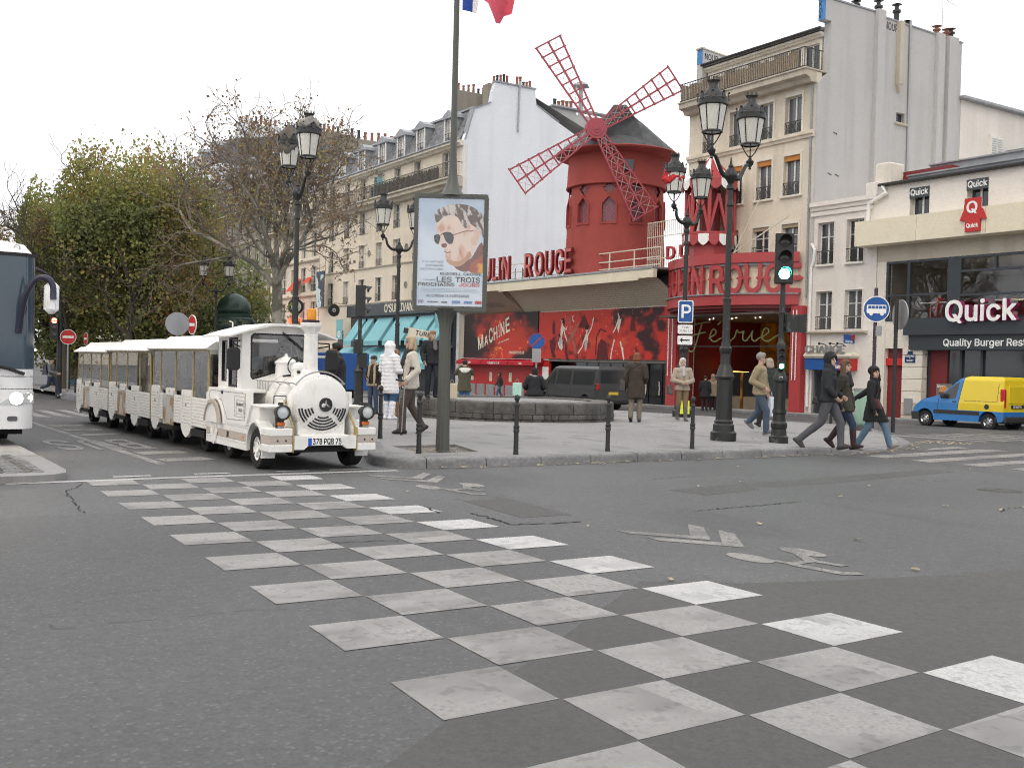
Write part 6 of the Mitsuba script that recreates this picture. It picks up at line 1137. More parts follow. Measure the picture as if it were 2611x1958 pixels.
# fallen leaves and litter
lv = MB(); crn = []
def leaf(x, y, z, s): 
    a = rng.uniform(0, 6.28); q = np.array([[0, 0], [.35, .28], [.5, 0], [.8, .35], [1, 0], [.8, -.3], [.5, -.05], [.35, -.3]]) * s; c, s_ = math.cos(a), math.sin(a); p = np.c_[x + q[:, 0] * c - q[:, 1] * s_, y + q[:, 0] * s_ + q[:, 1] * c, z + .012 + rng.uniform(0, .02, 8)]
    lv.add(p, [[0, 1, 2], [2, 3, 4], [4, 5, 6], [6, 7, 0], [0, 2, 6], [2, 4, 6]])
for i in range(120):
    tt = rng.uniform(0, 15.5) ; p = line.interpolate(line.project(sg.Point(7.6, 13.8)) + tt); o = abs(rng.normal(0, .12)) + .03; leaf(p.x, p.y - o, float(gz(p.x, p.y - o)), rng.uniform(.05, .13))
for i in range(26): x, y = rng.uniform(4, 17), rng.uniform(5, 13); leaf(x, y, float(gz(x, y)), rng.uniform(.04, .10))
for i in range(60): x, y = rng.uniform(22.8, 24.2) + rng.normal(0, .2), rng.uniform(15.6, 16.8); leaf(x, y, float(gz(x, y)), rng.uniform(.08, .16))
for i in range(40): x, y = rng.uniform(8.5, 23), rng.uniform(14.5, 24); leaf(x, y, isle_z(x, y), rng.uniform(.05, .1))
k = struct('fallen_leaves', 'pale brown fallen leaves along the kerb and on the road', 'stuff'); labels[k]['category'] = 'leaves'; put(k, lv, mat('dry_leaf', (.36, .30, .20), .8))
# ------------------------------------------------------------------ tourist train: locomotive and three wagons
def f_white(p, n, uv):
    g = fbm(p.y * 1.7, p.z * 6, p.x * 2, 4); low = smoothstep(.62, .8, fbm(p.y * 6, p.z * 2.5, p.x * 6, 3)); c = mix((.72, .71, .68), (.54, .51, .45), low * .5); return c * (.93 + .1 * g)
mat('train_white', proc(f_white), .32, .5, coat=.5); mat('train_beige', (.42, .37, .32), .5); mat('edge_brass', (.36, .28, .11), .35, .5); mat('pin_line', (.16, .15, .14), .6)
scene['train_glass'] = {'type': 'thindielectric', 'int_ior': 1.6, 'specular_transmittance': .42}
mat('seat_dark', (.05, .05, .055), .7); mat('amber', (.75, .28, .01), .15, .5); mat('orange_lens', (.60, .14, .03), .2); mat('lamp_clear', (.55, .58, .58), .08, .6)
def cylx(mb, c, r, w, n=24): return mb.lathe([(.001, -w / 2), (r, -w / 2), (r, w / 2), (.001, w / 2)], c, n, EX)
def wheel(t, c, r, w, out=-1, rim_m='train_white'):
    k = part(t, 'wheel', MB().lathe([(r * .6, -w / 2), (r * .93, -w / 2), (r, -w * .32), (r, w * .32), (r * .93, w / 2), (r * .6, w / 2), (r * .6, -w / 2)], c, 28, EX), 'rubber', 35)
    x = c[0] + out * (w / 2 - .02); rm = MB().lathe([(.001, .0), (r * .2, .015), (r * .22, 0), (r * .56, -.02), (r * .62, .012), (r * .62, -.03)], (x, c[1], c[2]), 24, (out, 0, 0)); part(k, 'rim', rm, rim_m, 30); hl = MB()
    for i in range(6):
        a = i * math.pi / 3 + .3; hl.lathe([(.001, .016), (r * .085, .016)], (x, c[1] + r * .4 * math.cos(a), c[2] + r * .4 * math.sin(a)), 10, (out, 0, 0))
    part(k, 'rim_holes', hl, 'pin_line'); return k
t = thing('locomotive', 'white tourist train engine shaped like a steam locomotive with a registration plate', 'train engine')
cx = 5.86; gl = -.01
W_ = 'train_white'
# boiler
bz = .93
part(t, 'boiler', MB().lathe([(.43, 0), (.44, .03), (.44, .1), (.425, .12), (.41, .6), (.415, .62), (.415, .66), (.40, .68), (.40, 1.75)], (cx, 14.06, bz), 48, (0, 1, 0)), W_, 30)
bdr = part(t, 'boiler_door', MB().lathe([(.001, .06), (.06, .058), (.25, .035), (.37, .01), (.425, -.02), (.43, -.05), (.405, -.055)], (cx, 14.03, bz), 56, (0, -1, 0)), W_, 60)
def door_y(r): return 14.03 - np.interp(r, [0, .06, .25, .37, .425], [.06, .058, .035, .01, -.02]) - .006
for rr in (.36, .32, .275, .23, .185):
    for a0, a1 in ((188, 222), (232, 308), (318, 352)):
        if rr < .2 and a0 == 232: a0, a1 = 240, 300
        ts = np.radians(np.linspace(a0 + (4 if rr < .3 else 0), a1 - (4 if rr < .3 else 0), 14)); part(bdr, 'grille_slot', MB().tube([(cx + rr * math.cos(q), float(door_y(rr)), bz + rr * math.sin(q) * .98) for q in ts], .0125, 6), 'text_black', 40)
em = part(bdr, 'emblem', MB().lathe([(.082, 0), (.082, .02), (.1, .02), (.1, 0)], (cx + .03, 13.975, bz + .01), 28, (0, -1, 0)).lathe([(.001, .004), (.085, .004)], (cx + .03, 13.975, bz + .01), 24, (0, -1, 0)), 'black_iron', 30, label='round black emblem with a three pointed star')
st = MB()
for i in range(3):
    a = math.pi / 2 + i * 2 * math.pi / 3; c0 = np.array([cx + .03, 13.955, bz + .01]); st.add([c0 + [0, -.012, 0], c0 + [.082 * math.cos(a), 0, .082 * math.sin(a)], c0 + [.02 * math.cos(a + .9), 0, .02 * math.sin(a + .9)], c0 + [.02 * math.cos(a - .9), 0, .02 * math.sin(a - .9)]], [[0, 1, 2], [0, 3, 1]])
part(em, 'star', st, 'steel')
rv = MB()
for i in range(36): a = i * math.pi / 18; rv.ball((cx + .415 * math.cos(a), 14.025, bz + .415 * math.sin(a)), .006, 6)
part(bdr, 'rivets', rv, 'steel')
for y in (14.45, 14.9, 15.3): part(t, 'boiler_band', MB().lathe([(.412, -.012), (.417, 0), (.412, .012)], (cx, y, bz), 40, (0, 1, 0)), 'train_beige', 40)
vb = MB()
for i in range(7): z = .97 + i * .033; xx = cx - math.sqrt(max(.001, .415 ** 2 - (z - bz) ** 2)); vb.box(xx - .045, xx + .03, 14.32, 14.62, z, z + .022, .006)
part(t, 'side_vent', vb, W_); part(t, 'vent_back', MB().box(cx - .42, cx - .2, 14.3, 14.64, .93, 1.2, .02), W_)
# lower front: sloping cheeks, smokebox saddle, plate beam
part(t, 'saddle', MB().prism([(-.36, .42), (.36, .42), (.36, .8), (.25, .62), (0, .52), (-.25, .62), (-.36, .8)], 14.04, 14.5, (cx, 0, 0), EX, EZ, EY), W_)
for s in (-1, 1):
    ck = MB().prism([(13.93, .33), (14.42, .33), (14.42, .98), (14.3, .98), (13.93, .62)], -.012, .012, (cx + s * .47, 0, 0), EY, EZ, EX); k = part(t, 'cheek_plate', ck, W_); part(k, 'edge_strip', MB().bar((cx + s * .47, 13.925, .33), (cx + s * .47, 13.925, .62), .03, .012).bar((cx + s * .47, 13.925, .62), (cx + s * .47, 14.3, .985), .03, .012), 'edge_brass')
    part(t, 'brace_plate', MB().prism([(13.95, .42), (14.3, .42), (14.3, .85)], -.01, .01, (cx + s * .3, 0, 0), EY, EZ, EX), W_)
    # bumper ends: white, grey, white
    x0, x1 = (cx - .83, cx - .49) if s < 0 else (cx + .49, cx + .79)
    k = part(t, 'bumper', MB().box(x0, x1, 13.87, 14.25, .50, .61, .012).box(x0, x1, 13.87, 14.25, .275, .385, .012), W_); part(k, 'grey_band', MB().box(x0 + .005, x1 - .005, 13.88, 14.25, .386, .499), 'train_beige'); part(k, 'bolt', MB().ball((x0 + .12, 13.875, .44), .014, 8), 'lamp_iron'); part(k, 'bolt', MB().ball((x0 + .24, 13.875, .44), .014, 8), 'lamp_iron'); part(k, 'brass_edge', MB().box(x1 if s < 0 else x0 - .012, (x1 if s < 0 else x0 - .012) + .012, 13.865, 14.2, .27, .62), 'edge_brass')
    # headlight on a bracket over an orange lamp
    hx = cx + s * .645; hz = .835; k = part(t, 'headlight', MB().lathe([(.05, .22), (.085, .12), (.1, .02), (.108, 0), (.108, -.03), (.09, -.035), (.086, -.02)], (hx, 13.88, hz), 28, (0, 1, 0)), 'black_iron', 35)
    part(k, 'lens', MB().lathe([(.001, .028), (.05, .024), (.088, .01)], (hx, 13.885, hz), 24, (0, -1, 0)), 'lamp_clear', True); part(k, 'bracket', MB().box(hx - .06, hx + .05, 13.96, 14.02, .6, .78).box(hx - .03, hx + .03, 13.93, 13.99, .93, .97), 'black_iron'); part(k, 'guard', MB().tube([(hx - .09, 14.0, .95), (hx - .09, 14.0, 1.06), (hx + .09, 14.0, 1.06), (hx + .09, 14.0, .95)], .008, 6), 'black_iron')
    part(k, 'indicator', MB().box(hx - .05, hx + .05, 13.9, 13.97, .645, .695, .01), 'orange_lens'); part(k, 'indicator_lower', MB().box(hx - .045, hx + .045, 13.9, 13.97, .61, .643, .01), 'steel')
part(t, 'plate_beam', MB().prism([(-.47, .31), (-.33, .31), (-.25, .37), (.25, .37), (.33, .31), (.47, .31), (.47, .5), (-.47, .5)], 13.86, 13.94, (cx, 0, 0), EX, EZ, EY).box(cx - .36, cx + .36, 13.9, 14.1, .47, .51), W_); part(t, 'under_beam', MB().box(cx - .5, cx + .5, 13.98, 14.3, .26, .4), 'rubber')
pl = part(t, 'number_plate', MB().box(cx - .275, cx + .245, 13.845, 13.86, .365, .475, .004), 'text_white'); part(pl, 'blue_strip', MB().box(cx - .275, cx - .22, 13.843, 13.846, .367, .473), mat('plate_euro', (.02, .09, .45), .3)); part(pl, 'lettering', MB().text('378 PQB 75', .083, (cx - .205, 13.8435, .382), EX, EZ, .003, True, width=.435), 'text_black')
# chassis, fenders, wheels
part(t, 'chassis', MB().box(cx - .55, cx + .55, 14.3, 16.9, .24, .5), 'rubber')
for s in (-1, 1):
    fx = cx + s * .72; fd_ = MB(); ts = np.radians(np.linspace(-10, 200, 20)); pts = [(14.55 + .35 * math.cos(q), .30 + .39 * math.sin(q)) for q in ts]; ins = [(14.55 + .32 * math.cos(q), .30 + .355 * math.sin(q)) for q in ts[::-1]]
    part(t, 'fender', MB().prism(sg.Polygon(pts + ins), -.1, .1, (fx, 0, 0), EY, EZ, EX), W_, 40); wheel(t, (cx + s * .68, 14.55, .285), .295, .2, s)
    wheel(t, (cx + s * .5, 16.42, .27), .29, .18, s)
    # side body with skirt
    bx = cx + s * .78; arch = sg.Point(16.45, .5).buffer(.42, 16)
    side = sg.Polygon([(14.95, .58), (16.95, .56), (16.95, 1.02), (16.85, 1.02), (16.82, 1.09), (14.78, 1.1), (14.78, .9), (14.95, .62)])
    k = part(t, 'side_body', MB().prism(side.difference(arch), -.02, .02, (bx, 0, 0), EY, EZ, EX), W_); o_ = bx + s * .021
    part(k, 'arch_trim', MB().prism(sg.Point(16.45, .5).buffer(.46, 16).difference(sg.Point(16.45, .5).buffer(.42, 16)).intersection(rect(15, .55, 17, 1.1)), -.035, .035, (bx, 0, 0), EY, EZ, EX), W_)
    part(k, 'arch_wheel', MB().prism(sg.Point(16.5, .5).buffer(.36, 16).intersection(rect(15, .55, 17, 1.1)), -.03, .005, (bx + s * .02, 0, 0), EY, EZ, EX), W_); part(k, 'arch_side', MB().prism(arch.difference(sg.Point(16.5, .5).buffer(.36, 16)).intersection(rect(15, .55, 17, 1.1)), -.09, -.06, (bx, 0, 0), EY, EZ, EX), 'train_beige')
    part(k, 'arch_ornament', MB().prism(sg.Polygon([(16.32, .74), (16.68, .76), (16.62, .68), (16.5, .62), (16.4, .64)]), -.004, .004, (o_, 0, 0), EY, EZ, EX), 'black_iron')
    ln = MB(); fr_ = sg.Polygon([(15.02, .66), (15.85, .64), (16.0, .8), (16.15, .93), (16.75, .93), (16.78, 1.0), (16.7, 1.05), (15.0, 1.05)]); ln.prism(fr_.buffer(.008).difference(fr_), -.003, .003, (o_, 0, 0), EY, EZ, EX)
    for y0_, y1_, z0_, z1_ in ((15.03, 15.5, .7, 1.0), (15.08, 15.42, .74, .94)): q = rrect(y0_, z0_, y1_, z1_, .02); ln.prism(q.buffer(.006).difference(q), -.003, .003, (o_, 0, 0), EY, EZ, EX)
    part(k, 'panel_lines', ln, 'pin_line'); part(k, 'lettering', MB().text('MONTMARTRE', .045, (o_ + s * .002, 15.39 if s < 0 else 15.11, .86), (0, s, 0), EZ, .003, False, width=.28).text('1834', .05, (o_ + s * .002, 15.31 if s < 0 else 15.19, .775), (0, s, 0), EZ, .003, False), 'pin_line'); part(k, 'lock', MB().ball((o_, 16.1, 1.04), .03, 8), 'black_iron')
    for i, (z0_, z1_, mm) in enumerate(((.46, .575, W_), (.345, .455, 'train_beige'), (.215, .34, W_))):
        q = part(t, 'skirt_panel', MB().box(bx - .012, bx + .012 - .004 * (i == 1), 14.93, 16.95, z0_, z1_, .004), mm)
        if i != 1:
            rv = MB()
            for y in np.arange(15.0, 16.9, .085): rv.ball((bx + s * .012, y, z1_ - .03), .008, 5)
            part(q, 'rivets', rv, 'pin_line')
    part(t, 'skirt_slot', MB().box(bx - .015, bx + .015, 15.78, 15.88, .355, .45), 'text_black'); part(t, 'skirt_orange', MB().box(bx - .015, bx + .015, 15.08, 15.12, .37, .42), 'orange_lens')
    br_ = MB()
    for y in (16.3, 16.68): br_.bar((o_, y, .78), (o_, y - .1 * (1 if y > 16.5 else -1), .25), .03)
    br_.bar((o_, 16.5, .7), (o_, 16.5, .22), .03).prism([(16.3, .42), (16.4, .5), (16.5, .3), (16.6, .5), (16.7, .42), (16.52, .2), (16.48, .2)], -.004, .004, (o_ + s * .004, 0, 0), EY, EZ, EX); part(t, 'spring_ornament', br_, W_)
    part(t, 'running_board', MB().box(cx + s * .4, cx + s * .78, 14.2, 14.95, .88, .91, .006).box(cx + s * .42, cx + s * .76, 14.5, 14.95, .6, .88), W_)
    r = MB(); xr = cx + s * .40; r.bar((xr, 14.15, 1.24), (xr, 15.7, 1.24), .016).bar((xr - s * .0, 14.3, 1.2), (xr, 14.3, 1.24), .016)
    for y in np.arange(15.2, 15.7, .07): r.bar((xr - s * .02, y, 1.1), (xr - s * .02, y, 1.24), .01)
    for y in (14.15, 14.5, 14.85): r.bar((xr, y, 1.24), (cx + s * .3, y, 1.19), .012)
    part(t, 'hand_rail', r, 'steel')
part(t, 'front_rail', MB().tube([(cx + .47 * math.cos(q), 14.1, bz + .01 + .47 * math.sin(q)) for q in np.radians(np.linspace(38, 142, 20))], .012, 6), 'steel', True)
part(t, 'body_top', MB().box(cx - .78, cx + .78, 15.3, 16.9, 1.06, 1.1), W_)
# chimney, domes, bell
part(t, 'chimney', MB().lathe([(.2, 1.3), (.16, 1.36), (.12, 1.43), (.115, 1.44), (.112, 1.5), (.117, 1.505), (.117, 1.52), (.112, 1.525), (.105, 1.92), (.11, 1.925), (.11, 1.945), (.105, 1.95), (.115, 2.0), (.16, 2.06), (.165, 2.07), (.165, 2.12), (.14, 2.125), (.001, 2.125)], (cx, 14.5, 0), 8), W_, 30)
part(t, 'beacon_base', MB().lathe([(.12, 2.125), (.12, 2.16), (.07, 2.17), (.001, 2.17)], (cx, 14.5, 0), 20), mat('beacon_black', (.03, .015, .02), .3)); part(t, 'beacon', MB().lathe([(.065, 2.17), (.068, 2.24), (.062, 2.32), (.05, 2.33), (.001, 2.332)], (cx, 14.5, 0), 20), 'amber', 40)
part(t, 'dome', MB().lathe([(.19, 1.28), (.165, 1.36), (.16, 1.5), (.175, 1.51), (.175, 1.535), (.12, 1.58), (.03, 1.62), (.02, 1.66), (.001, 1.665)], (cx, 15.5, 0), 12), W_, 30); part(t, 'dome', MB().lathe([(.14, 1.25), (.115, 1.34), (.115, 1.43), (.125, 1.435), (.11, 1.49), (.06, 1.53), (.001, 1.54)], (cx, 14.95, 0), 20), W_, 35); part(t, 'dome_window', MB().box(cx - .07, cx - .03, 14.82, 14.86, 1.37, 1.41), 'text_black')
part(t, 'bell', MB().lathe([(.001, 1.55), (.025, 1.53), (.035, 1.46), (.06, 1.4), (.001, 1.4)], (cx + .06, 15.2, 0), 14).bar((cx + .06, 15.2, 1.53), (cx + .06, 15.2, 1.62), .02), 'lamp_iron', 35); part(t, 'cable', MB().tube(smooth_path([(cx + .05, 15.2, 1.6), (cx - .08, 15.15, 1.55), (cx - .1, 15.1, 1.4), (cx + .02, 15.05, 1.33), (cx + .1, 15.0, 1.35)], 16), .01, 6).bar((cx - .2, 15.1, 1.32), (cx + .1, 15.02, 1.36), .03), 'text_black', True)
# cab with curved roof
x0, x1, yf, yb = cx - .60, cx + .60, 15.75, 16.92
front = rect(x0, 1.05, x1, 2.0).union(sg.Polygon([(x0, 1.95), (x1, 1.95), (cx + .3, 2.09), (cx - .3, 2.09)]))
wsh = sg.Polygon([(cx - .47, 1.30), (cx - .44, 1.26), (cx - .3, 1.30), (cx + .1, 1.42), (cx + .42, 1.42), (cx + .47, 1.46), (cx + .47, 1.93), (cx + .43, 1.96), (cx - .43, 1.96), (cx - .47, 1.92)])
k = part(t, 'cab_front', MB().prism(front.difference(wsh), 0, .05, (0, yf, 0), EX, EZ, EY), W_); part(k, 'windscreen', MB().prism(wsh, .02, .021, (0, yf, 0), EX, EZ, EY), 'train_glass'); part(k, 'seal', MB().prism(wsh.buffer(.012).difference(wsh.buffer(-.012)), -.006, .03, (0, yf, 0), EX, EZ, EY), 'text_black'); part(k, 'wiper', MB().bar((cx + .02, yf - .03, 2.0), (cx + .42, yf - .03, 1.7), .018), 'text_black')
for s in (-1, 1):
    xs = cx + s * .60; dw = rect(15.95, 1.12, 16.38, 1.9); rw = rect(16.48, 1.2, 16.74, 1.86)
    k = part(t, 'cab_side', MB().prism(rect(15.75, 1.08, yb, 1.98).difference(dw).difference(rw), -.02, .02, (xs, 0, 0), EY, EZ, EX), W_); part(k, 'window_frame', MB().prism(dw.difference(dw.buffer(-.035)).union(rw.difference(rw.buffer(-.022))), -.024, .028, (xs, 0, 0), EY, EZ, EX), 'text_black'); part(k, 'pane', MB().prism(dw.buffer(-.035).union(rw.buffer(-.022)), 0, .001, (xs, 0, 0), EY, EZ, EX), 'train_glass')
    mk = part(t, 'mirror', MB().box(cx + s * .80 - .1, cx + s * .80 + .1, 15.55, 15.65, 1.39, 1.74, .035), 'text_black'); part(mk, 'arm', MB().tube([(xs, 15.9, 1.85), (cx + s * .78, 15.66, 1.84), (cx + s * .80, 15.66, 1.6)], .014, 6).tube([(xs, 15.9, 1.75), (cx + s * .78, 15.67, 1.8)], .012, 6), 'text_black', True)
rp = [(cx - .88, 1.925), (cx - .6, 2.02), (cx - .2, 2.13), (cx + .2, 2.13), (cx + .6, 2.02), (cx + .88, 1.925), (cx + .88, 1.90), (cx + .6, 1.99), (cx + .2, 2.09), (cx - .2, 2.09), (cx - .6, 1.99), (cx - .88, 1.90)]
part(t, 'cab_roof', MB().prism(rp, 15.55, 17.0, (0, 0, 0), EX, EZ, EY), W_); part(t, 'cab_back', MB().prism(front.difference(rect(cx - .45, 1.25, cx + .45, 1.9)), 0, .03, (0, yb - .03, 0), EX, EZ, EY), W_)
part(t, 'seat', MB().box(cx - .42, cx - .08, 16.5, 16.62, 1.0, 1.42, .04).box(cx + .02, cx + .42, 16.5, 16.62, 1.0, 1.42, .04), 'seat_dark'); part(t, 'notice', MB().box(cx - .36, cx - .12, 16.2, 16.21, 1.4, 1.62), mat('paper_blue', (.42, .55, .62), .6)); part(t, 'dashboard', MB().box(cx - .5, cx + .5, 15.82, 16.0, 1.05, 1.26), 'seat_dark'); part(t, 'cab_mirror', MB().box(cx + .0, cx + .22, 15.85, 15.9, 1.82, 1.9, .02), 'text_black'); part(t, 'roof_hook', MB().tube([(cx - .5, 16.6, 2.0), (cx - .5, 16.6, 2.15), (cx - .55, 16.6, 2.17)], .012), W_)
# wagons: one built, the others copied along the track
GL0 = .40
def wagon(label, y0, to):
    t = thing('passenger_wagon', label, 'train wagon', 'wagons of the tourist train'); L = 3.62; hw = .76
    A = lambda nm, mb, m, par=None, **kw: part(par or t, nm, mb, m, to=to, **kw)
    A('chassis', MB().box(-.5, .5, .1, L - .1, .28, .42), 'rubber'); A('coupling', MB().bar((0, L - .1, .33), (0, L + .15, .33), .08).bar((0, .1, .33), (0, -.12, .33), .08), 'black_iron')
    A('floor', MB().box(-hw, hw, 0, L, .42, .46), 'seat_dark')
    for i, yy in enumerate((.65, 1.75, 2.85)): A('bench', MB().box(-.66, .66, yy, yy + .36, .46, .72, .03).box(-.66, .66, yy + .3, yy + .38, .7, 1.12, .03), 'seat_dark')
    for yw in (.75, 2.85):
        for s in (-1, 1): wk = wheel_rel(t, (s * .5, yw, .26 ), .27, .18, s, to)
    for s in (-1, 1):
        X = s * hw
        # boarded panels: each board a piece
        segs = [(.02, .88, 1), (1.52, 2.02, 1), (2.02, 2.78, 0), (2.78, 3.0, 1)]
        pn_ = A('side_panel', MB().box(X - .015, X + .013, .0, L, .42, .92), 'train_gap')
        for a, c, slat in segs:
            if slat:
                for j in range(9): z = .425 + j * .0552; A('board', MB().box(X + s * .012, X + s * .03, a + .008, c - .008, z + .006, z + .049, .003), W_, pn_)
            elif s < 0:
                pk_ = A('picture_board', MB().box(X - .03, X - .012, a + .02, c - .02, .36, .86), 'wagon_picture', pn_); A('picture_figure', MB().prism(sg.Polygon([(a + .2, .38), (a + .55, .38), (a + .5, .62), (a + .42, .8), (a + .34, .78), (a + .28, .6)]), -.004, 0, (X - .03, 0, 0), EY, EZ, EX), 'wagon_figure', pn_)
            else: A('board', MB().box(X + .012, X + .026, a, c, .42, .9), W_, pn_)
        for a, c, top, bot in ((.9, 1.5, 1.03, .2), (2.05, 2.55, 1.03, .9), (3.02, L - .02, 1.05, .2)):
            po = sg.Polygon([(a, bot + .16), (a, top - .03), (a + .04, top), (c - .04, top), (c, top - .03), (c, bot + .16), (c - .12, bot + .06), ((a + c) / 2, bot), (a + .12, bot + .06)]) if bot < .5 else rrect(a, bot, c, top, .03)
            k = A('post_panel', MB().prism(po, -.035, .035, (X, 0, 0), EY, EZ, EX), W_)
            if bot < .5:
                for j in range(9): z = .45 + j * .058; A('groove', MB().box(X + s * .034, X + s * .037, a + .03, c - .03, z, z + .006), 'pin_line', k)
                A('badge', MB().box(X + s * .034, X + s * .04, (a + c) / 2 - .03, (a + c) / 2 + .03, .74, .8), 'train_brown', k)
            else: A('badge', MB().box(X + s * .034, X + s * .038, (a + c) / 2 - .05, (a + c) / 2 + .05, .96, .985), 'steel', k)
        for a, c, z0_ in ((.03, .88, .93), (.9, 2.0, 1.0), (2.0, 3.02, .98), (3.02, 3.58, 1.0)):
            k = A('window', MB().box(X - .012, X + .012, a - .012, a + .012, z0_, 1.72).box(X - .011, X + .011, a, c, 1.70, 1.725).box(X - .012, X + .012, c - .008, c + .012, z0_, 1.72), 'edge_brass'); A('pane', MB().add([(X, a, z0_), (X, c, z0_), (X, c, 1.71), (X, a, 1.71)], [[0, 1, 2, 3]]), 'train_glass', k)
        A('step', MB().box(X - .06, X + .06, .95 + 1.0, 2.95, .28, .36).bar((X + s * .07, 1.95, .3), (X + s * .07, 2.95, .3), .03), 'rubber'); A('side_gear', MB().box(X - .05, X + .02, .05, .85, .27, .38), 'rubber')
        A('corner_strip', MB().box(X - .014, X + .014, -.012, .014, .42, 1.72), 'edge_brass')
    for yy, nm in ((0, 'front_wall'), (L, 'rear_wall')):
        k = A(nm, MB().box(-hw, hw, yy - .015, yy + .015, .42, .95).box(-hw, hw, yy - .015, yy + .015, 1.66, 1.74), W_); A('pane', MB().add([(-hw, yy, .95), (hw, yy, .95), (hw, yy, 1.66), (-hw, yy, 1.66)], [[0, 1, 2, 3]]), 'train_glass', k)
    rf = [(-.84, 1.73), (.84, 1.73), (.86, 1.755), (.70, 1.86), (.58, 1.90), (.52, 1.985), (-.52, 1.985), (-.58, 1.90), (-.70, 1.86), (-.86, 1.755)]
    M0, M1 = np.array(rf), np.array(rf); ys = (-.12, .18, L - .14, L + .1); vs = []
    for yy, sc, dz in ((-.14, 1.0, -.02), (.25, 1, 0), (L - .25, 1, 0), (L + .1, 1, -.02)):
        for q in rf:
            e = yy < 0 or yy > L; z = q[1] if not e else min(q[1], 1.88); vs.append((q[0], yy if z < 1.87 else yy, z))
    n_ = len(rf); mb = MB().add(vs, [[i * n_ + j, i * n_ + (j + 1) % n_, (i + 1) * n_ + (j + 1) % n_, (i + 1) * n_ + j] for i in range(3) for j in range(n_)])
    for o in (0, 3 * n_): mb.add(np.array(vs)[o:o + n_], [[0, j, j + 1] for j in range(1, n_ - 1)])
    A('roof', mb, W_); A('roof_trim', MB().bar((-.86, -.1, 1.745), (-.86, L + .08, 1.745), .02).bar((.86, -.1, 1.745), (.86, L + .08, 1.745), .02), 'train_beige')
    return t
def wheel_rel(t, c, r, w, out, to):
    k = part(t, 'wheel', MB().lathe([(r * .6, -w / 2), (r * .93, -w / 2), (r, -w * .32), (r, w * .32), (r * .93, w / 2), (r * .6, w / 2), (r * .6, -w / 2)], c, 24, EX), 'rubber', 35, to=to); part(k, 'rim', MB().lathe([(.001, 0), (r * .3, .01), (r * .6, -.02)], (c[0] + out * w * .4, c[1], c[2]), 18, (out, 0, 0)), 'lamp_iron', 30, to=to); return k
def f_wpic(p, n, uv): return mix((.30, .20, .12), (.42, .43, .42), smoothstep(.4, .62, fbm(p.y * 3.5, p.z * 4, p.x, 4)))
mat('wagon_picture', proc(f_wpic), .4); mat('wagon_figure', (.50, .42, .36), .5); mat('train_gap', (.46, .45, .43), .6); mat('train_brown', (.20, .12, .08), .5)
w0 = wagon('white wagon coupled behind the engine, nearest of the three', 0, place(5.90, 17.08, -.03))
dup(w0, place(5.91, 20.88, -.07), 'white wagon in the middle of the three')
dup(w0, place(5.92, 24.68, -.11), 'white wagon at the tail of the train')
# ------------------------------------------------------------------ vehicles: a body is the side outline cut by the front outline
def ext_side(poly, w0, w1):  # poly in (along, up); spans w0..w1 across (local x)
    m = m3.Manifold.extrude(m3.CrossSection([list(ccw(poly).exterior.coords)[:-1]]), w1 - w0)
    return m.transform(np.array([[0, 0, 1, w0], [1, 0, 0, 0], [0, 1, 0, 0]], float))
def ext_front(poly, a, b):   # poly in (across, up); spans a..b along (local y)
    m = m3.Manifold.extrude(m3.CrossSection([list(ccw(poly).exterior.coords)[:-1]]), b - a)
    return m.transform(np.array([[1, 0, 0, 0], [0, 0, -1, b], [0, 1, 0, 0]], float))
def ccw(p): return sg.polygon.orient(sg.Polygon(p) if not hasattr(p, 'bounds') else p)
def rnd(p, r): p = ccw(p); return ccw(p.buffer(-r).buffer(r, 6))
def vwheel(t, x, y, r, w, s, to, hub='chrome', n=7):
    k = part(t, 'wheel', MB().lathe([(r * .62, -w / 2), (r * .94, -w / 2), (r, -w * .3), (r, w * .3), (r * .94, w / 2), (r * .62, w / 2), (r * .62, -w / 2)], (x, y, r), 28, EX), 'rubber', 35, to=to)
    xo = x + s * (w / 2 - .015); part(k, 'rim', MB().lathe([(.001, .01), (r * .18, .012), (r * .24, -.01), (r * .5, -.03), (r * .6, .005), (r * .65, 0)], (xo, y, r), 24, (s, 0, 0)), hub, 30, to=to); sl = MB()
    for i in range(n): a = 2 * np.pi * i / n; sl.obox((xo + s * .001, y + r * .42 * math.cos(a), r + r * .42 * math.sin(a)), (.03, r * .2, r * .07), (s, 0, 0), (0, -math.sin(a), math.cos(a)))
    part(k, 'rim_slots', sl, 'text_black', to=to)
# dark grey van crossing in front of the cabaret
mat('van_grey', (.052, .054, .056), .28, .5, coat=.8); mat('tail_red', (.45, .02, .02), .15, .5); mat('plate_yellow', (.62, .46, .06), .4); mat('dark_plastic', (.03, .03, .032), .5)
t = thing('grey_van', 'dark grey delivery van with a yellow rear plate driving past the cabaret', 'van'); to = place(28.0, 36.3, -.37)
V = lambda nm, mb, m, sm=30, par=None, **kw: part(par or t, nm, mb if isinstance(mb, MB) else MB().tm(mb), m, sm, to=to, **kw)
L = 4.75
side = rnd([(0, .35), (0, 1.0), (.06, 1.85), (.16, 1.97), (3.1, 1.97), (3.35, 1.9), (4.05, 1.22), (4.6, 1.0), (4.75, .75), (4.75, .32), (4.5, .25), (.3, .27)], .07); fr = rnd([(-.95, .2), (-.95, .95), (-.80, 1.86), (-.68, 1.98), (.68, 1.98), (.80, 1.86), (.95, .95), (.95, .2)], .07)
sh = sa.translate(fr, 0, 0); body = ext_side(side, -1, 1) ^ ext_front(fr, -.1, 5)
arch = m3.Manifold()
for y in (.85, 3.95): arch += ext_side(sg.Point(y, .33).buffer(.39, 12), -1.2, 1.2)
off = lambda p, e: ccw(p.buffer(e))
move = lambda m: m.translate([.95, 0, 0])
V('body', move(body - arch), 'van_grey')
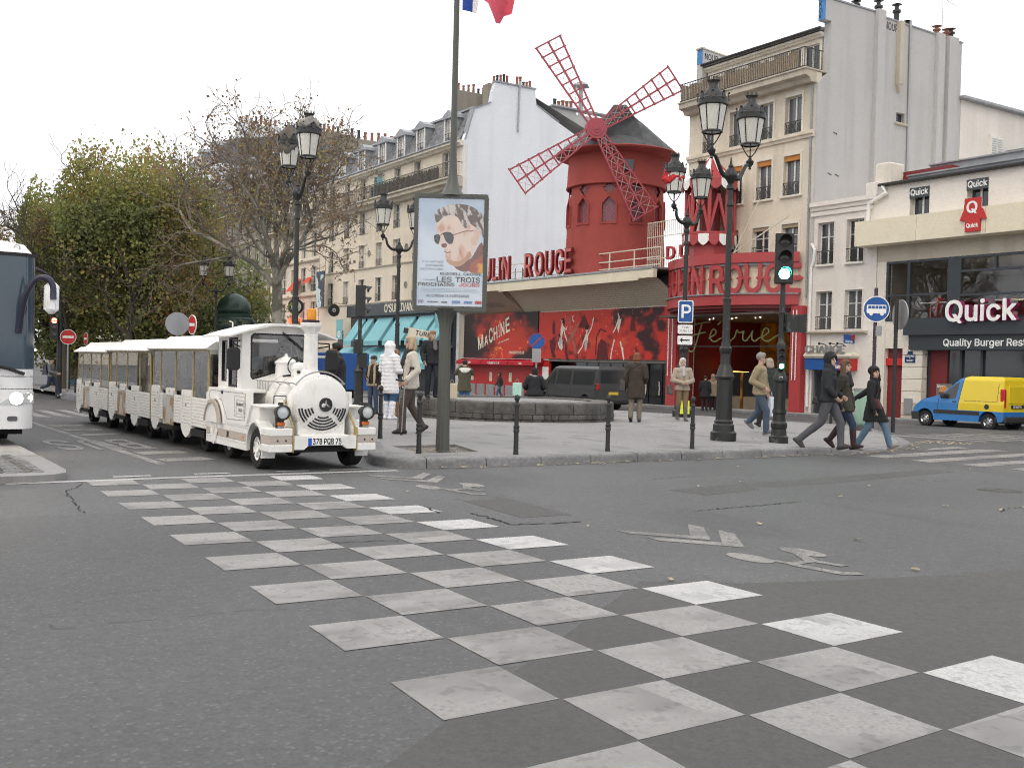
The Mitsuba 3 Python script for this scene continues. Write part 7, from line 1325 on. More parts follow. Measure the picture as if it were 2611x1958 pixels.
def glassp(side_poly, e=.006, far=True): # windows follow the body, a few millimetres proud
    return move((ext_side(ccw(side_poly), -1.1, 0) ^ ext_front(off(fr, e), -.1, 5)) - ext_front(off(fr, -.01), -.2, 5.1))
V('side_window', glassp([(2.0, 1.12), (2.0, 1.75), (3.05, 1.78), (3.1, 1.12)]), 'glass_dark'); V('cab_window', glassp([(3.2, 1.12), (3.2, 1.76), (3.35, 1.74), (3.85, 1.22), (3.85, 1.12)]), 'glass_dark'); V('rear_side_window', glassp([(.25, 1.14), (.25, 1.74), (1.85, 1.75), (1.85, 1.13)]), 'glass_dark')
V('side_trim', glassp([(.1, .52), (.1, .6), (4.6, .6), (4.6, .52)], .012), 'dark_plastic'); V('rear_window', MB().prism(rrect(.25, 1.12, 1.65, 1.78, .06), 0, .04, (0, .015, 0), EX, EZ, (0, 1, -.0)), 'glass_dark'); V('rear_bumper', MB().box(.02, 1.88, -.08, .3, .3, .55, .06), 'dark_plastic')
for x in (.02, 1.74): V('tail_light', MB().box(x, x + .16, -.02, .14, .92, 1.2, .02), 'tail_red')
pl = V('number_plate', MB().box(.7, 1.22, -.03, .02, .72, .84), 'plate_yellow'); V('mirror', MB().box(-.22, -.02, 3.75, 3.9, 1.1, 1.32, .05), 'van_grey'); V('door_line', glassp([(3.14, .6), (3.14, 1.8), (3.155, 1.8), (3.155, .6)], .004), 'dark_plastic'); V('door_line', glassp([(1.93, .6), (1.93, 1.8), (1.945, 1.8), (1.945, .6)], .004), 'dark_plastic'); V('windscreen', MB().add([(.25, 3.42, 1.86), (1.65, 3.42, 1.86), (1.75, 4.03, 1.27), (.15, 4.03, 1.27)], [[0, 1, 2, 3]]), 'glass_dark')
for y in (.85, 3.95):
    for s, x in ((-1, .14), (1, 1.76)): vwheel(t, x, y, .33, .22, s, to)
# blue and yellow van at the shops
mat('van_blue', (.022, .16, .43), .25, .5, coat=.8); mat('van_yellow', (.66, .50, .015), .25, .5, coat=.8)
t = thing('blue_yellow_van', 'small van, blue in front and yellow behind, parked at the restaurant', 'van'); to = place(33.5, 20.66, -.29)
L = 3.6
side = rnd([(0, .34), (0, 1.0), (.07, 1.75), (.16, 1.86), (1.4, 1.87), (1.72, 1.78), (2.45, 1.18), (3.2, .98), (3.5, .72), (3.58, .5), (3.55, .26), (.2, .28)], .08); fr = rnd([(-.83, .2), (-.83, .9), (-.70, 1.72), (-.58, 1.88), (.58, 1.88), (.70, 1.72), (.83, .9), (.83, .2)], .08)
body = ext_side(side, -1, 1) ^ ext_front(fr, -.1, 5); arch = m3.Manifold()
for y in (.57, 3.07): arch += ext_side(sg.Point(y, .3).buffer(.36, 12), -1.2, 1.2)
move = lambda m: m.translate([.83, 0, 0])
body = body - arch; yel = ext_side(ccw([(-.1, .66), (-.1, 2), (1.55, 2), (1.75, .66)]), -1.2, 1.2)
V('blue_body', move(body - yel), 'van_blue'); V('yellow_body', move(body ^ yel), 'van_yellow')
V('side_window', glassp([(1.85, 1.05), (1.75, 1.62), (1.85, 1.62), (2.4, 1.16), (2.4, 1.05)]), 'glass_dark'); V('windscreen', MB().add([(.22, 1.74, 1.74), (1.44, 1.74, 1.74), (1.56, 2.46, 1.2), (.1, 2.46, 1.2)], [[0, 1, 2, 3]]), 'glass_dark')
V('side_trim', glassp([(.9, .5), (.9, .64), (2.7, .64), (2.7, .5)], .012), 'dark_plastic'); V('front_bumper', (ext_side(ccw([(3.3, .24), (3.3, .52), (3.62, .52), (3.6, .24)]), -1, 1) ^ ext_front(off(fr, .02), -.1, 5)).translate([.83, 0, 0]), 'dark_plastic'); V('rear_bumper', MB().box(.02, 1.64, -.06, .4, .26, .5, .06), 'dark_plastic')
ln = [(.25, 1.0), (.25, 1.62), (1.45, 1.62), (1.5, 1.0)]
V('door_line', glassp([(1.76, .5), (1.6, 1.7), (1.615, 1.7), (1.775, .5)], .004), 'dark_plastic'); V('door_line', glassp([(2.55, .5), (2.5, 1.1), (2.515, 1.1), (2.565, .5)], .004), 'dark_plastic'); V('door_handle', glassp([(1.8, .93), (1.8, .97), (1.95, .97), (1.95, .93)], .02), 'dark_plastic')
V('panel_groove', glassp(sg.LineString(ln[:2]).buffer(.008), .003), 'dark_plastic'); V('panel_groove', glassp(sg.LineString([(.25, 1.0), (1.5, 1.0)]).buffer(.007), .003), 'dark_plastic')
for x in (.02, 1.5): V('tail_light', MB().box(x, x + .14, -.01, .16, .78, 1.45, .03), 'tail_red')
V('fuel_cap', MB().lathe([(.001, .008), (.09, .006)], (-.01, .62, .82), 16, (-1, 0, 0)), 'dark_plastic')
V('rear_press', MB().box(.3, 1.36, -.02, .05, .95, 1.55, .01), 'van_yellow'); pl = V('number_plate', MB().box(.45, 1.2, -.035, .02, .78, .9), 'dark_plastic'); V('number', MB().text('BZ 459 KL', .075, (.53, -.036, .805), EX, EZ, .004, True), 'text_white', False, pl)
V('mirror', MB().box(-.2, -.02, 2.2, 2.35, 1.05, 1.25, .05), 'dark_plastic'); V('headlight', MB().box(.05, .35, 3.15, 3.42, .72, .92, .06), 'lamp_clear')
for y in (.57, 3.07):
    for s, x in ((-1, .12), (1, 1.54)): vwheel(t, x, y, .29, .2, s, to)
# blue box lorry behind the pavement
t = thing('blue_lorry', 'blue box lorry mostly hidden behind the engine and the man in the dark coat', 'lorry'); to = place(18.0, 42.6, -.33)
V('box', MB().box(0, 2.0, 0, 4.2, .6, 2.25, .03), 'blue_sign', False); V('cab', MB().box(.05, 1.95, 4.25, 5.6, .35, 2.0, .12), 'text_white', False); V('stripe', MB().box(-.006, 0, .2, 4.0, 2.0, 2.1), 'text_white', False); V('window', MB().box(.0, .06, 4.5, 5.3, 1.25, 1.8), 'glass_dark', False); V('rear_light', MB().box(.1, .3, -.01, .05, .62, .75), 'tail_red', False); V('chassis', MB().box(.4, 1.6, .1, 5, .35, .6), 'rubber', False)
for y in (.9, 4.7):
    for s, x in ((-1, .16), (1, 1.84)): vwheel(t, x, y, .36, .24, s, to)
# white coach on the left
mat('coach_white', (.76, .76, .76), .25, .5, coat=.8); mat('coach_dark_grey', (.10, .10, .11), .3)  # white shell; dark grey for panel joints, fog lamp and dashboard
t = thing('coach', 'tall white coach at the left edge with its headlight on', 'coach'); to = place(0, 0, 0)
cp = lambda r, x0=.22, x1=2.74, y0=18.6, y1=30.5: sg.Polygon(list(rrect(x0, y0, x1, y1, r).exterior.coords))
def shell(plan, z0, z1): mb = MB(); return mb.prism(plan, z0, z1)
V('body', shell(cp(.28), .33, 3.0), 'coach_white', 40); V('roof', MB().tm(m3.Manifold.hull_points(np.array([(x, y, z) for z, i in ((3.0, 0), (3.2, .03), (3.36, .14), (3.43, .4)) for x, y in cp(.28, .22 + i, 2.74 - i, 18.6 + i * 1.2, 30.5 - i).exterior.coords]))), 'coach_white', 40)
band = cp(.285, .212, 2.748, 18.592, 30.4).difference(rect(-1, 19.7, 4, 40)); V('windscreen', shell(band, 1.31, 3.16), mat('coach_glass', (.05, .075, .10), .09, .6), 40); V('windscreen_edge', shell(cp(.29, .208, 2.752, 18.587, 30.4).difference(rect(-1, 19.7, 4, 40)), 3.14, 3.2), 'text_black', 40)
for z in (1.18, .98): V('panel_joint', shell(cp(.286, .217, 2.743, 18.597, 30.4).difference(rect(-1, 19.7, 4, 40)), z, z + .012), 'coach_dark_grey', 40)
hp = sg.Polygon([(2.18, .73), (2.42, .9), (2.80, .93), (2.80, .75), (2.5, .72)])
hl = (m3.Manifold.extrude(m3.CrossSection([list(ccw(cp(.292, .205, 2.755, 18.585, 30.4)).exterior.coords)[:-1]]), 4) ^ ext_front(ccw(hp), 18, 19.2)); k = V('headlight', MB().tm(hl), 'lamp_clear', 40); j = V('lit_bulb', MB().lathe([(.10, .0), (.001, .01)], (2.45, 18.57, .83), 16, (0, -1, 0)), 'lamp_clear', True, k); scene[j]['emitter'] = {'type': 'area', 'radiance': rgb(16, 14, 11)}
j = V('indicator', MB().lathe([(.08, .0), (.001, .01)], (2.64, 18.66, .84), 14, (.6, -1, 0)), 'lamp_clear', True, k); scene[j]['emitter'] = {'type': 'area', 'radiance': rgb(9, 5.4, 1.8)}
V('fog_lamp', MB().prism(rrect(2.32, .46, 2.47, .54, .03), -.012, .03, (0, 18.6, 0), EX, EZ, EY), 'coach_dark_grey', False); V('bumper_joint', MB().box(1.9, 1.91, 18.596, 18.6, .34, .98), 'coach_dark_grey', False); V('number_plate', MB().box(1.66, 2.2, 18.58, 18.6, 1.0, 1.1), 'text_white', False)
V('wiper', MB().tube([(1.9, 18.56, 1.4), (2.3, 18.54, 1.32), (2.56, 18.56, 1.23)], .028, 8), 'text_black', True); V('badge', MB().lathe([(.035, .01), (.055, .01), (.055, 0)], (2.44, 18.72, 3.29), 16, (0, -1, .3)), 'steel', True)
mr = V('mirror', MB().box(2.80, 3.02, 18.2, 18.42, 2.22, 2.74, .07), 'coach_white', 40); V('arm', MB().tube(smooth_path([(2.46, 18.56, 1.9), (2.50, 18.45, 2.3), (2.58, 18.35, 2.62), (2.74, 18.28, 2.80), (2.87, 18.22, 2.76), (2.92, 18.2, 2.6), (2.92, 18.18, 2.45)], 26), .05, 10), mat('mirror_navy', (.03, .03, .05), .3), True, mr); V('glass', MB().box(2.83, 2.99, 18.43, 18.432, 2.27, 2.7), 'glass_dark', False, mr)
V('underbody', MB().box(.4, 2.6, 19.0, 30, .22, .36), 'rubber', False); V('dashboard', MB().box(.4, 2.5, 18.75, 19.2, 1.2, 1.5, .08), 'coach_dark_grey', False)
for x in (.5, 2.45): V('wheel', MB().lathe([(.3, -.15), (.46, -.15), (.48, -.1), (.48, .1), (.46, .15), (.3, .15)], (x, 21.0, .44), 28, EX), 'rubber', 35)
for x in (.5, 2.45): V('wheel', MB().lathe([(.3, -.15), (.46, -.15), (.48, -.1), (.48, .1), (.46, .15), (.3, .15)], (x, 27.5, .38), 28, EX), 'rubber', 35)
# ------------------------------------------------------------------ plane trees: trunk, limbs, twigs and single leaves
def f_bark(p, n, uv):
    a = fbm(p.x * 2.2, p.y * 2.2, p.z * 1.6, 4); return mix((.30, .285, .235), (.13, .125, .10), smoothstep(.42, .6, a)) * (.8 + .4 * noise(p.x * 20, p.y * 20, p.z * 9))
mat('plane_bark', proc(f_bark), .9, .15); mat('dark_bark', (.085, .075, .06), .9, .1); mat('twig_bark', (.20, .175, .145), .9, .1)
for nm, cc, tr in (('leaf_green', (.29, .31, .11), (.2, .22, .05)), ('leaf_olive', (.40, .35, .13), (.22, .18, .05)), ('leaf_dark', (.22, .25, .11), (.1, .12, .03)), ('leaf_rust', (.33, .20, .10), (.2, .1, .05)), ('leaf_brown', (.21, .15, .105), (.1, .08, .05))):
    scene[nm] = {'type': 'principledthin', 'base_color': rgb(*cc), 'roughness': .75, 'diff_trans': .8, 'spec_trans': 0.0, 'eta': 1.3}
def grow(base, h, spread, trunk_r, fork, seed, levels=5, nkids=(5, 4, 4, 3, 3), up=.35, lean=(0, 0), oval=1.0):
    R = np.random.default_rng(seed); segs = []; tips = []
    def branch(p, d, L, r, lv):
        n = 5 if lv < 2 else 4; pts = [p]; q = p.copy(); dd = d.copy()
        for i in range(n): dd = unit(dd + R.normal(0, .13 + .05 * lv, 3) + np.array([0, 0, up * .14])); q = q + dd * L / n; pts.append(q)
        pts = np.array(pts); segs.append((pts, np.linspace(r, r * .55, n + 1), lv))
        if lv >= levels: tips.append(pts); return
        if lv >= levels - 2: tips.append(pts)
        for j in range(nkids[lv]):
            t = R.uniform(.35, 1.0) if j else 1.0; b = pts[0] + (pts[-1] - pts[0]) * 0; k = min(n, max(1, int(round(t * n)))); b = pts[k]; ax = unit(pts[k] - pts[k - 1]); az = R.uniform(0, 6.28)
            s1 = unit(np.cross(ax, [.3, .2, .9])); s2 = np.cross(ax, s1); sp = R.uniform(.45, .95) if j else R.uniform(.1, .35)
            nd = unit(ax * math.cos(sp) + (s1 * math.cos(az) + s2 * math.sin(az)) * math.sin(sp)); branch(b, nd, L * R.uniform(.58, .82), r * (.5 if j else .62), lv + 1)
    base = np.asarray(base, float); top = base + np.array([lean[0], lean[1], fork]); mid = (base + top) / 2 + np.array([.06, .05, 0])
    segs.append((smooth_path([base - [0, 0, .3], mid, top], 6), np.linspace(trunk_r * 1.15, trunk_r * .85, 6), 0))
    m = nkids[0]; Lm = (h - fork) * .40
    for j in range(m):
        a = 2 * np.pi * (j + R.uniform(-.25, .25)) / m; tilt = R.uniform(.35, .95) * spread if j else .1; d = unit([math.sin(tilt) * math.cos(a), math.sin(tilt) * math.sin(a) * oval, math.cos(tilt)]); branch(top - [0, 0, R.uniform(0, .5)], d, Lm * R.uniform(.85, 1.15), trunk_r * .52, 1)
    return segs, tips, R
def tree(label, base, h, spread, tr, fork, seed, leaves, size, mix_, dens=1.0, extra=0.25, env=None, bark='plane_bark', **kw):
    """env: (centre, radii) of the crown; leaves outside it are dropped."""
    t = thing('plane_tree', label, 'tree'); segs, tips, R = grow(base, h, spread, tr, fork, seed, **kw); tk, tw = MB(), MB()
    for pts, r, lv in segs: (tk if lv <= 2 else tw).tube(pts, np.maximum(r, .011), 9 if lv <= 1 else (5 if lv <= 3 else 3), lv < 2)
    part(t, 'trunk', tk, bark, 40)
    if tw.n: part(t, 'twigs', tw, 'twig_bark' if bark == 'plane_bark' else bark)
    P = np.vstack([tp[1:] for tp in tips]); N = leaves; c = P[R.integers(0, len(P), N)] + R.normal(0, 1, (N, 3)) * extra * np.array([1, 1, .8]); c[:, 2] -= np.abs(R.normal(0, extra * .4, N))
    if env is not None: e = (c - np.array(env[0])) / np.array(env[1]); keep = (e ** 2).sum(1) < 1.0 + .25 * (meshkit.noise(c * .9, 3) - .5); c = c[keep]; N = len(c)
    d = R.normal(0, 1, (N, 3)); d /= np.linalg.norm(d, axis=1)[:, None]; s = np.cross(d, R.normal(0, 1, (N, 3))); s /= np.linalg.norm(s, axis=1)[:, None]; sz = size * R.uniform(.6, 1.35, N)[:, None]; b = np.cross(d, s) * .25
    v = np.stack([c - s * sz * .12 - d * sz * .5, c + s * sz * .42 + b * sz, c + d * sz * .55, c - s * sz * .42 + b * sz * .6], 1)
    pick = meshkit.fbm(c * .55, 3, seed) + R.normal(0, .10, N); edges = np.cumsum([w for _, w in mix_]); edges = edges / edges[-1]; rank = np.argsort(np.argsort(pick)) / N; k = part(t, 'crown', *crown_piece(v[rank < edges[0]], mix_[0][0])); 
    for i in range(1, len(mix_)): part(t, 'crown', *crown_piece(v[(rank >= edges[i - 1]) & (rank < edges[i])], mix_[i][0]))
    return t
def crown_piece(v, m):
    n = len(v); i = np.arange(n) * 4; return MB().add(v.reshape(-1, 3), np.vstack([np.stack([i, i + 1, i + 2], 1), np.stack([i, i + 2, i + 3], 1)])), m
GR = [('leaf_dark', .22), ('leaf_green', .42), ('leaf_olive', .28), ('leaf_rust', .08)]
DK = [('leaf_dark', .62), ('leaf_green', .25), ('leaf_olive', .13)]
BR = [('leaf_brown', .55), ('leaf_rust', .25), ('leaf_olive', .20)]
tree('broad green plane tree above the tail of the train', (11.3, 50.2, -.4), 12.8, .95, .2, 3.2, 5, 58000, .16, GR, bark='dark_bark', extra=.62, env=((11.6, 50.0, 7.2), (3.7, 4.0, 5.8)))
tree('green plane tree over the no entry sign, left of the broad one', (9.3, 54.5, -.45), 11.2, .9, .22, 3.0, 11, 42000, .16, GR, bark='dark_bark', extra=.6, env=((9.6, 54.2, 6.6), (2.6, 3.2, 4.6)))
tree('olive green plane tree between the broad one and the bare one', (14.6, 55.0, -.5), 11.2, .9, .22, 3.2, 17, 36000, .16, [('leaf_dark', .3), ('leaf_green', .2), ('leaf_olive', .35), ('leaf_rust', .15)], bark='dark_bark', extra=.6, env=((14.3, 54.6, 6.8), (2.9, 3.2, 4.6)))
tree('low dark green tree behind the last wagon', (10.2, 63.0, -.55), 8.6, .9, .2, 2.2, 23, 18000, .2, DK, bark='dark_bark', extra=.45)
tree('low dark green tree behind the middle wagon', (14.0, 62.0, -.55), 8.6, .9, .2, 2.2, 29, 18000, .2, DK, bark='dark_bark', extra=.45)
tree('low dark green tree left of the kiosk', (18.2, 62.0, -.55), 8.4, .9, .2, 2.2, 31, 16000, .2, DK, bark='dark_bark', extra=.45)
tree('thin brown tree between the coach and the green trees', (6.3, 66.0, -.55), 12.0, .85, .2, 3.2, 37, 9000, .16, BR, extra=.4)
tree('thin brown tree far behind the coach', (4.2, 84.0, -.6), 14.0, .85, .2, 3.4, 39, 8000, .2, BR, bark='dark_bark', extra=.45)
tree('leafy tree cut off by the left edge above the coach', (.2, 42.0, -.3), 9.6, 1.0, .2, 3.4, 41, 12000, .16, [('leaf_dark', .4), ('leaf_olive', .3), ('leaf_rust', .3)], extra=.4)
tree('nearly bare plane tree with brown leaves behind the engine', (15.2, 41.4, -.2), 13.4, 1.0, .24, 4.9, 58, 5500, .12, BR, extra=.16, nkids=(7, 4, 4, 4, 3), up=.40)
# ------------------------------------------------------------------ people: one continuous body each, clothing and hair as parts
def ell(c, r, n=14):
    return m3.Manifold.sphere(1.0, n).scale(list(r)).translate([float(x) for x in c])
def bone(a, b, ra, rb, n=10): return m3.Manifold.batch_hull([ell(a, (ra,) * 3, n), ell(b, (rb,) * 3, n)])
def hullp(*es): return m3.Manifold.batch_hull([ell(c, r, 10) for c, r in es])
def soft(m, length=.028, it=8, wob=0.0, seed=0, puff=0.0):
    q = m.refine_to_length(length).to_mesh(); g = trimesh.Trimesh(np.array(q.vert_properties[:, :3], float), np.array(q.tri_verts), process=False)
    trimesh.smoothing.filter_taubin(g, .5, .52, it); v = np.array(g.vertices); f = np.array(g.faces)
    if wob or puff:
        n = np.zeros_like(v); fn = np.cross(v[f[:, 1]] - v[f[:, 0]], v[f[:, 2]] - v[f[:, 0]])
        for k in range(3): np.add.at(n, f[:, k], fn)
        n /= np.linalg.norm(n, axis=1, keepdims=True) + 1e-12; d = 0
        if wob: d = d + wob * (meshkit.fbm(v * [7, 7, 4.5] + seed, 3, seed) - .5) * 2 + wob * .8 * np.abs(meshkit.fbm(v * [3, 3, 9] + seed, 2, seed + 3) - .5)
        if puff: d = d + puff * np.abs(np.sin(v[:, 2] * 38 + 1.2 * meshkit.noise(v * 4, seed)))
        v = v + n * np.reshape(d, (-1, 1))
    return trimesh.Trimesh(v, f, process=False)
BASE = dict(pel=(0, 0, .95), chest=(0, 0, 1.27), neck=(0, 0, 1.47), head=(0, .02, 1.625), lsh=(-.185, 0, 1.40), rsh=(.185, 0, 1.40), lel=(-.25, -.03, 1.13), rel=(.25, -.03, 1.13), lwr=(-.25, .06, .89), rwr=(.25, .06, .89),
            lhip=(-.09, 0, .92), rhip=(.09, 0, .92), lkn=(-.10, .03, .50), rkn=(.10, .03, .50), lan=(-.10, -.02, .085), ran=(.10, -.02, .085), lft=0.0, rft=0.0, yaw=0.0)
def hand(mb, w, d, s, n):
    """Five fingers, slightly curled, from a palm at the wrist w along d; s = -1 left, 1 right; n = back of the hand."""
    d = unit(d); n = unit(np.asarray(n, float) - d * np.dot(n, d)); a = np.cross(d, n); p = np.asarray(w) + d * .045; mb.tm(m3.Manifold.batch_hull([ell(np.asarray(w), (.023,) * 3, 8), ell(p + d * .035 + a * .025, (.013,) * 3, 8), ell(p + d * .035 - a * .025, (.013,) * 3, 8)]))
    for i, L in enumerate((.068, .078, .073, .058)):
        b = p + d * .035 + a * (.027 - .018 * i); m_ = b + d * L * .5 - n * .008; e = m_ + d * L * .35 - n * .03; mb.tm(bone(b, m_, .0095, .009, 6)).tm(bone(m_, e, .009, .007, 6))
    b = p - d * .02 + a * .026 * s; m_ = b + (a * s * .7 + d * .6 - n * .3) * .04; mb.tm(bone(b, m_, .011, .010, 6)).tm(bone(m_, m_ + (d * .8 - n * .5) * .032, .010, .008, 6))
def person(label, x, y, z, rot, H, pose={}, skin=(.50, .33, .25), top=None, bottom=None, shoe=(.03, .028, .027), hair=None, hem=.80, sleeve=.94, bulk=1.0, puff=0.0, wob=.017, coatname='coat', boots=None, hairlen=0, hood=None, scarf=None, glove=None, cap=None, hairvol=1.0, seed=1, skirt=.0, cat='person', seated=False):
    t = thing('person', label, cat); J = {**BASE, **pose}; P = {k: np.asarray(v, float) for k, v in J.items() if not np.isscalar(v)}; to = place(x, y, z, rot, H / 1.74); yaw = math.radians(J['yaw'])
    A = lambda nm, m, mt, sm=True, par=None: part(par or t, nm, m if isinstance(m, MB) else MB().tm(m), mt, sm, to=to)
    C = lambda c, r=.8: {'type': 'twosided', 'bsdf': {'type': 'principled', 'base_color': rgb(*c), 'roughness': r, 'specular': .3}}
    fwd = np.array([-math.sin(yaw), math.cos(yaw), 0]); rt_ = np.array([fwd[1], -fwd[0], 0]); h = P['head']
    # body
    q = lambda u, f, w: h + rt_ * u + fwd * f + np.array([0, 0, w])
    hd = m3.Manifold.batch_hull([ell(q(0, -.015, .03), (.077, .088, .085), 16), ell(q(0, .035, -.055), (.05, .05, .05)), ell(q(0, .06, -.085), (.028, .025, .025))]) + bone(q(0, .085, .005), q(0, .105, -.03), .010, .015, 8) + ell(q(.078, -.01, -.012), (.014, .02, .032), 8) + ell(q(-.078, -.01, -.012), (.014, .02, .032), 8) + bone(q(0, .072, -.058), q(0, .076, -.066), .018, .016, 8)
    b = hd + bone(h + [0, 0, -.05] - fwd * .01, P['neck'] - [0, 0, .05], .052, .06)
    b += hullp((P['chest'], (.15, .095, .12)), (P['neck'] - [0, 0, .06], (.13, .07, .05)), (P['pel'] + [0, 0, .1], (.13, .09, .08))) + hullp((P['pel'], (.15, .10, .1)), (P['pel'] + [0, 0, .12], (.13, .09, .08)))
    for s in 'lr':
        b += bone(P[s + 'sh'], P[s + 'el'], .05, .038) + bone(P[s + 'el'], P[s + 'wr'], .038, .025) + bone(P['chest'] + [0, 0, .1], P[s + 'sh'], .08, .055) + bone(P[s + 'hip'], P[s + 'kn'], .085, .055) + bone(P[s + 'kn'], P[s + 'an'], .052, .036)
    bm = MB().tm(soft(b, .022, 5))
    for s, sg_ in (('l', -1), ('r', 1)): hand(bm, P[s + 'wr'], P[s + 'wr'] - P[s + 'el'] + np.array([0, 0, -.02]), sg_, rt_ * sg_)
    bk = A('body', bm, C(skin, .55))
    for s in (-1, 1): A('eye', MB().ball(q(.032 * s, .073, .012), .0115, 8), 'text_black'); A('eyebrow', MB().bar(q(.018 * s, .078, .034), q(.048 * s, .07, .034), .008), C(hair or (.1, .07, .05)))
    A('mouth', MB().bar(q(-.02, .088, -.06), q(.02, .088, -.06), .009), C((skin[0] * .72, skin[1] * .42, skin[2] * .42)))
    # trousers, shoes
    if bottom is not None:
        tr = hullp((P['pel'] + [0, 0, .08], (.16, .115, .03)), (P['pel'] - [0, 0, .04], (.17, .125, .08)))
        for s in 'lr':
            e = P[s + 'an'] + (P[s + 'kn'] - P[s + 'an']) * (0.0 if not boots else .75); tr += bone(P[s + 'hip'] + [0, 0, -.02], P[s + 'kn'], .105, .073, 14) + bone(P[s + 'kn'], e, .073, .062 if not boots else .06, 14)
        A('trousers', soft(tr, .026, 6, .010, seed), C(bottom, .85))
    for s, fz in (('l', J['lft']), ('r', J['rft'])):
        an = P[s + 'an']; sd = rt_ * 0; ff = unit(np.array([0, math.cos(fz), math.sin(fz)])); ff = np.array([ff[0], ff[1], ff[2]]); up = np.array([0, -ff[2], ff[1]]); c0 = an - up * .045
        sh = m3.Manifold.batch_hull([ell(c0 - ff * .055, (.036, .04, .036), 10), ell(c0 + ff * .06, (.042, .05, .032), 10), ell(c0 + ff * .15 - up * .008, (.036, .04, .024), 10), ell(an + up * .01, (.042,) * 3, 10)])
        if boots: sh += bone(an, an + (P[s + 'kn'] - an) * .72, .052, .066, 14)
        A('boot' if boots else 'shoe', soft(sh, .022, 4, .004 if not puff else .008, seed, .012 if boots and puff > .01 else 0), C(boots or shoe, .6))
    # coat or jacket
    if top is not None:
        k = bulk; zc = hem; bl = (P['lhip'] + P['rhip']) / 2; bl = np.array([bl[0], bl[1], zc])
        ct = hullp((P['chest'] + [0, 0, .02], (.185 * k, .128 * k, .12)), (P['neck'] - [0, 0, .075], (.15, .085, .05)), (P['pel'] + [0, 0, .12], (.165 * k, .122 * k, .06)))
        ct += hullp((P['pel'] + [0, 0, .14], (.165 * k, .122 * k, .05)), (np.array([P['pel'][0], P['pel'][1], max(zc + .03, .55)]), (.19 * k + skirt, .145 * k + skirt, .03)), *(() if zc > .55 else ((np.array([bl[0], bl[1], zc]), (.2 * k + skirt, .155 * k + skirt, .02)),)))
        ths = []
        for s in 'lr':
            u = P[s + 'hip']; w = P[s + 'kn']; f_ = float(np.clip((u[2] - zc) / max(.05, u[2] - w[2]), 0, 1)); th = u + (w - u) * f_; ths.append((np.array([th[0], th[1], max(zc, th[2])]), (.125 * k, .13 * k, .02)))
        ct += hullp((P['pel'] + [0, 0, .06], (.175 * k, .13 * k, .05)), *ths)
        ct += bone(P['neck'] - [0, 0, .06], P['neck'] - [0, 0, .0], .085, .072, 12)
        for s in 'lr':
            w = P[s + 'el'] + (P[s + 'wr'] - P[s + 'el']) * sleeve; ct += bone(P[s + 'sh'] - [0, 0, .01], P[s + 'el'], .078 * k, .062 * k, 14) + bone(P[s + 'el'], w, .062 * k, .05 * k, 14) + bone(P['chest'] + [0, 0, .08], P[s + 'sh'], .11 * k, .08 * k, 12)
        ck = A(coatname, soft(ct, .024, 7, wob, seed, puff), C(top, .85)); A('front_seam', MB().tube([P['neck'] + fwd * .075 - [0, 0, .06], P['chest'] + fwd * .135 * k, P['pel'] + fwd * (.13 * k) + [0, 0, .1], np.array([P['pel'][0], P['pel'][1], zc + .04]) + fwd * (.15 * k + skirt)], .007, 5), C(tuple(c * .55 for c in top)), True, ck)
    if scarf is not None: A('scarf', soft(hullp((P['neck'] + [0, .0, .0], (.095, .09, .05))) + bone(P['neck'] + fwd * .09, P['chest'] + fwd * .15, .045, .05), .022, 4, .012, seed), C(scarf, .9))
    # hair, hood, cap
    if hair is not None:
        hr = ell(q(0, -.022 - .02 * (hairvol > 1), .045), (.088 * hairvol, .098 * hairvol, .09 * hairvol), 18) + ell(q(0, .03, .085), (.07, .06, .04), 12)
        if hairlen > 0: hr += m3.Manifold.batch_hull([ell(q(0, -.045, .03), (.09, .07, .08), 12), ell(q(0, -.06, -.05 - hairlen), (.095, .06, .05), 12)])
        if hairlen > .05:
            for s in (-1, 1): hr += bone(q(.078 * s, .0, .02), q(.095 * s, .02, -.03 - hairlen * .9), .03, .034)
        hr = hr - ell(q(0, .105, -.04), (.074, .088, .105), 14); A('hair', soft(hr, .016, 3, .012, seed + 5), C(hair, .75))
    if hood is not None:
        ho = (ell(q(0, -.02, .03), (.118, .125, .135), 18) + hullp((q(0, -.05, -.06), (.11, .09, .08)), (P['neck'] - [0, 0, .03], (.15, .11, .05)))) - ell(q(0, .13, -.015), (.075, .11, .1), 14); A('hood', soft(ho, .02, 3, .008, seed, puff * .6), C(hood, .85))
    if cap is not None: A('cap', soft(ell(q(0, -.01, .06), (.092, .1, .075), 16) + hullp((q(0, .07, .05), (.07, .03, .01)), (q(0, .14, .035), (.05, .02, .008))), .018, 3), C(cap, .8))
    if glove is not None:
        g = MB()
        for s, sg_ in (('l', -1), ('r', 1)): g.tm(soft(ell(P[s + 'wr'] + unit(P[s + 'wr'] - P[s + 'el']) * .06, (.045, .04, .055), 12), .02, 3))
        A('gloves', g, C(glove, .8))
    return t, to, P
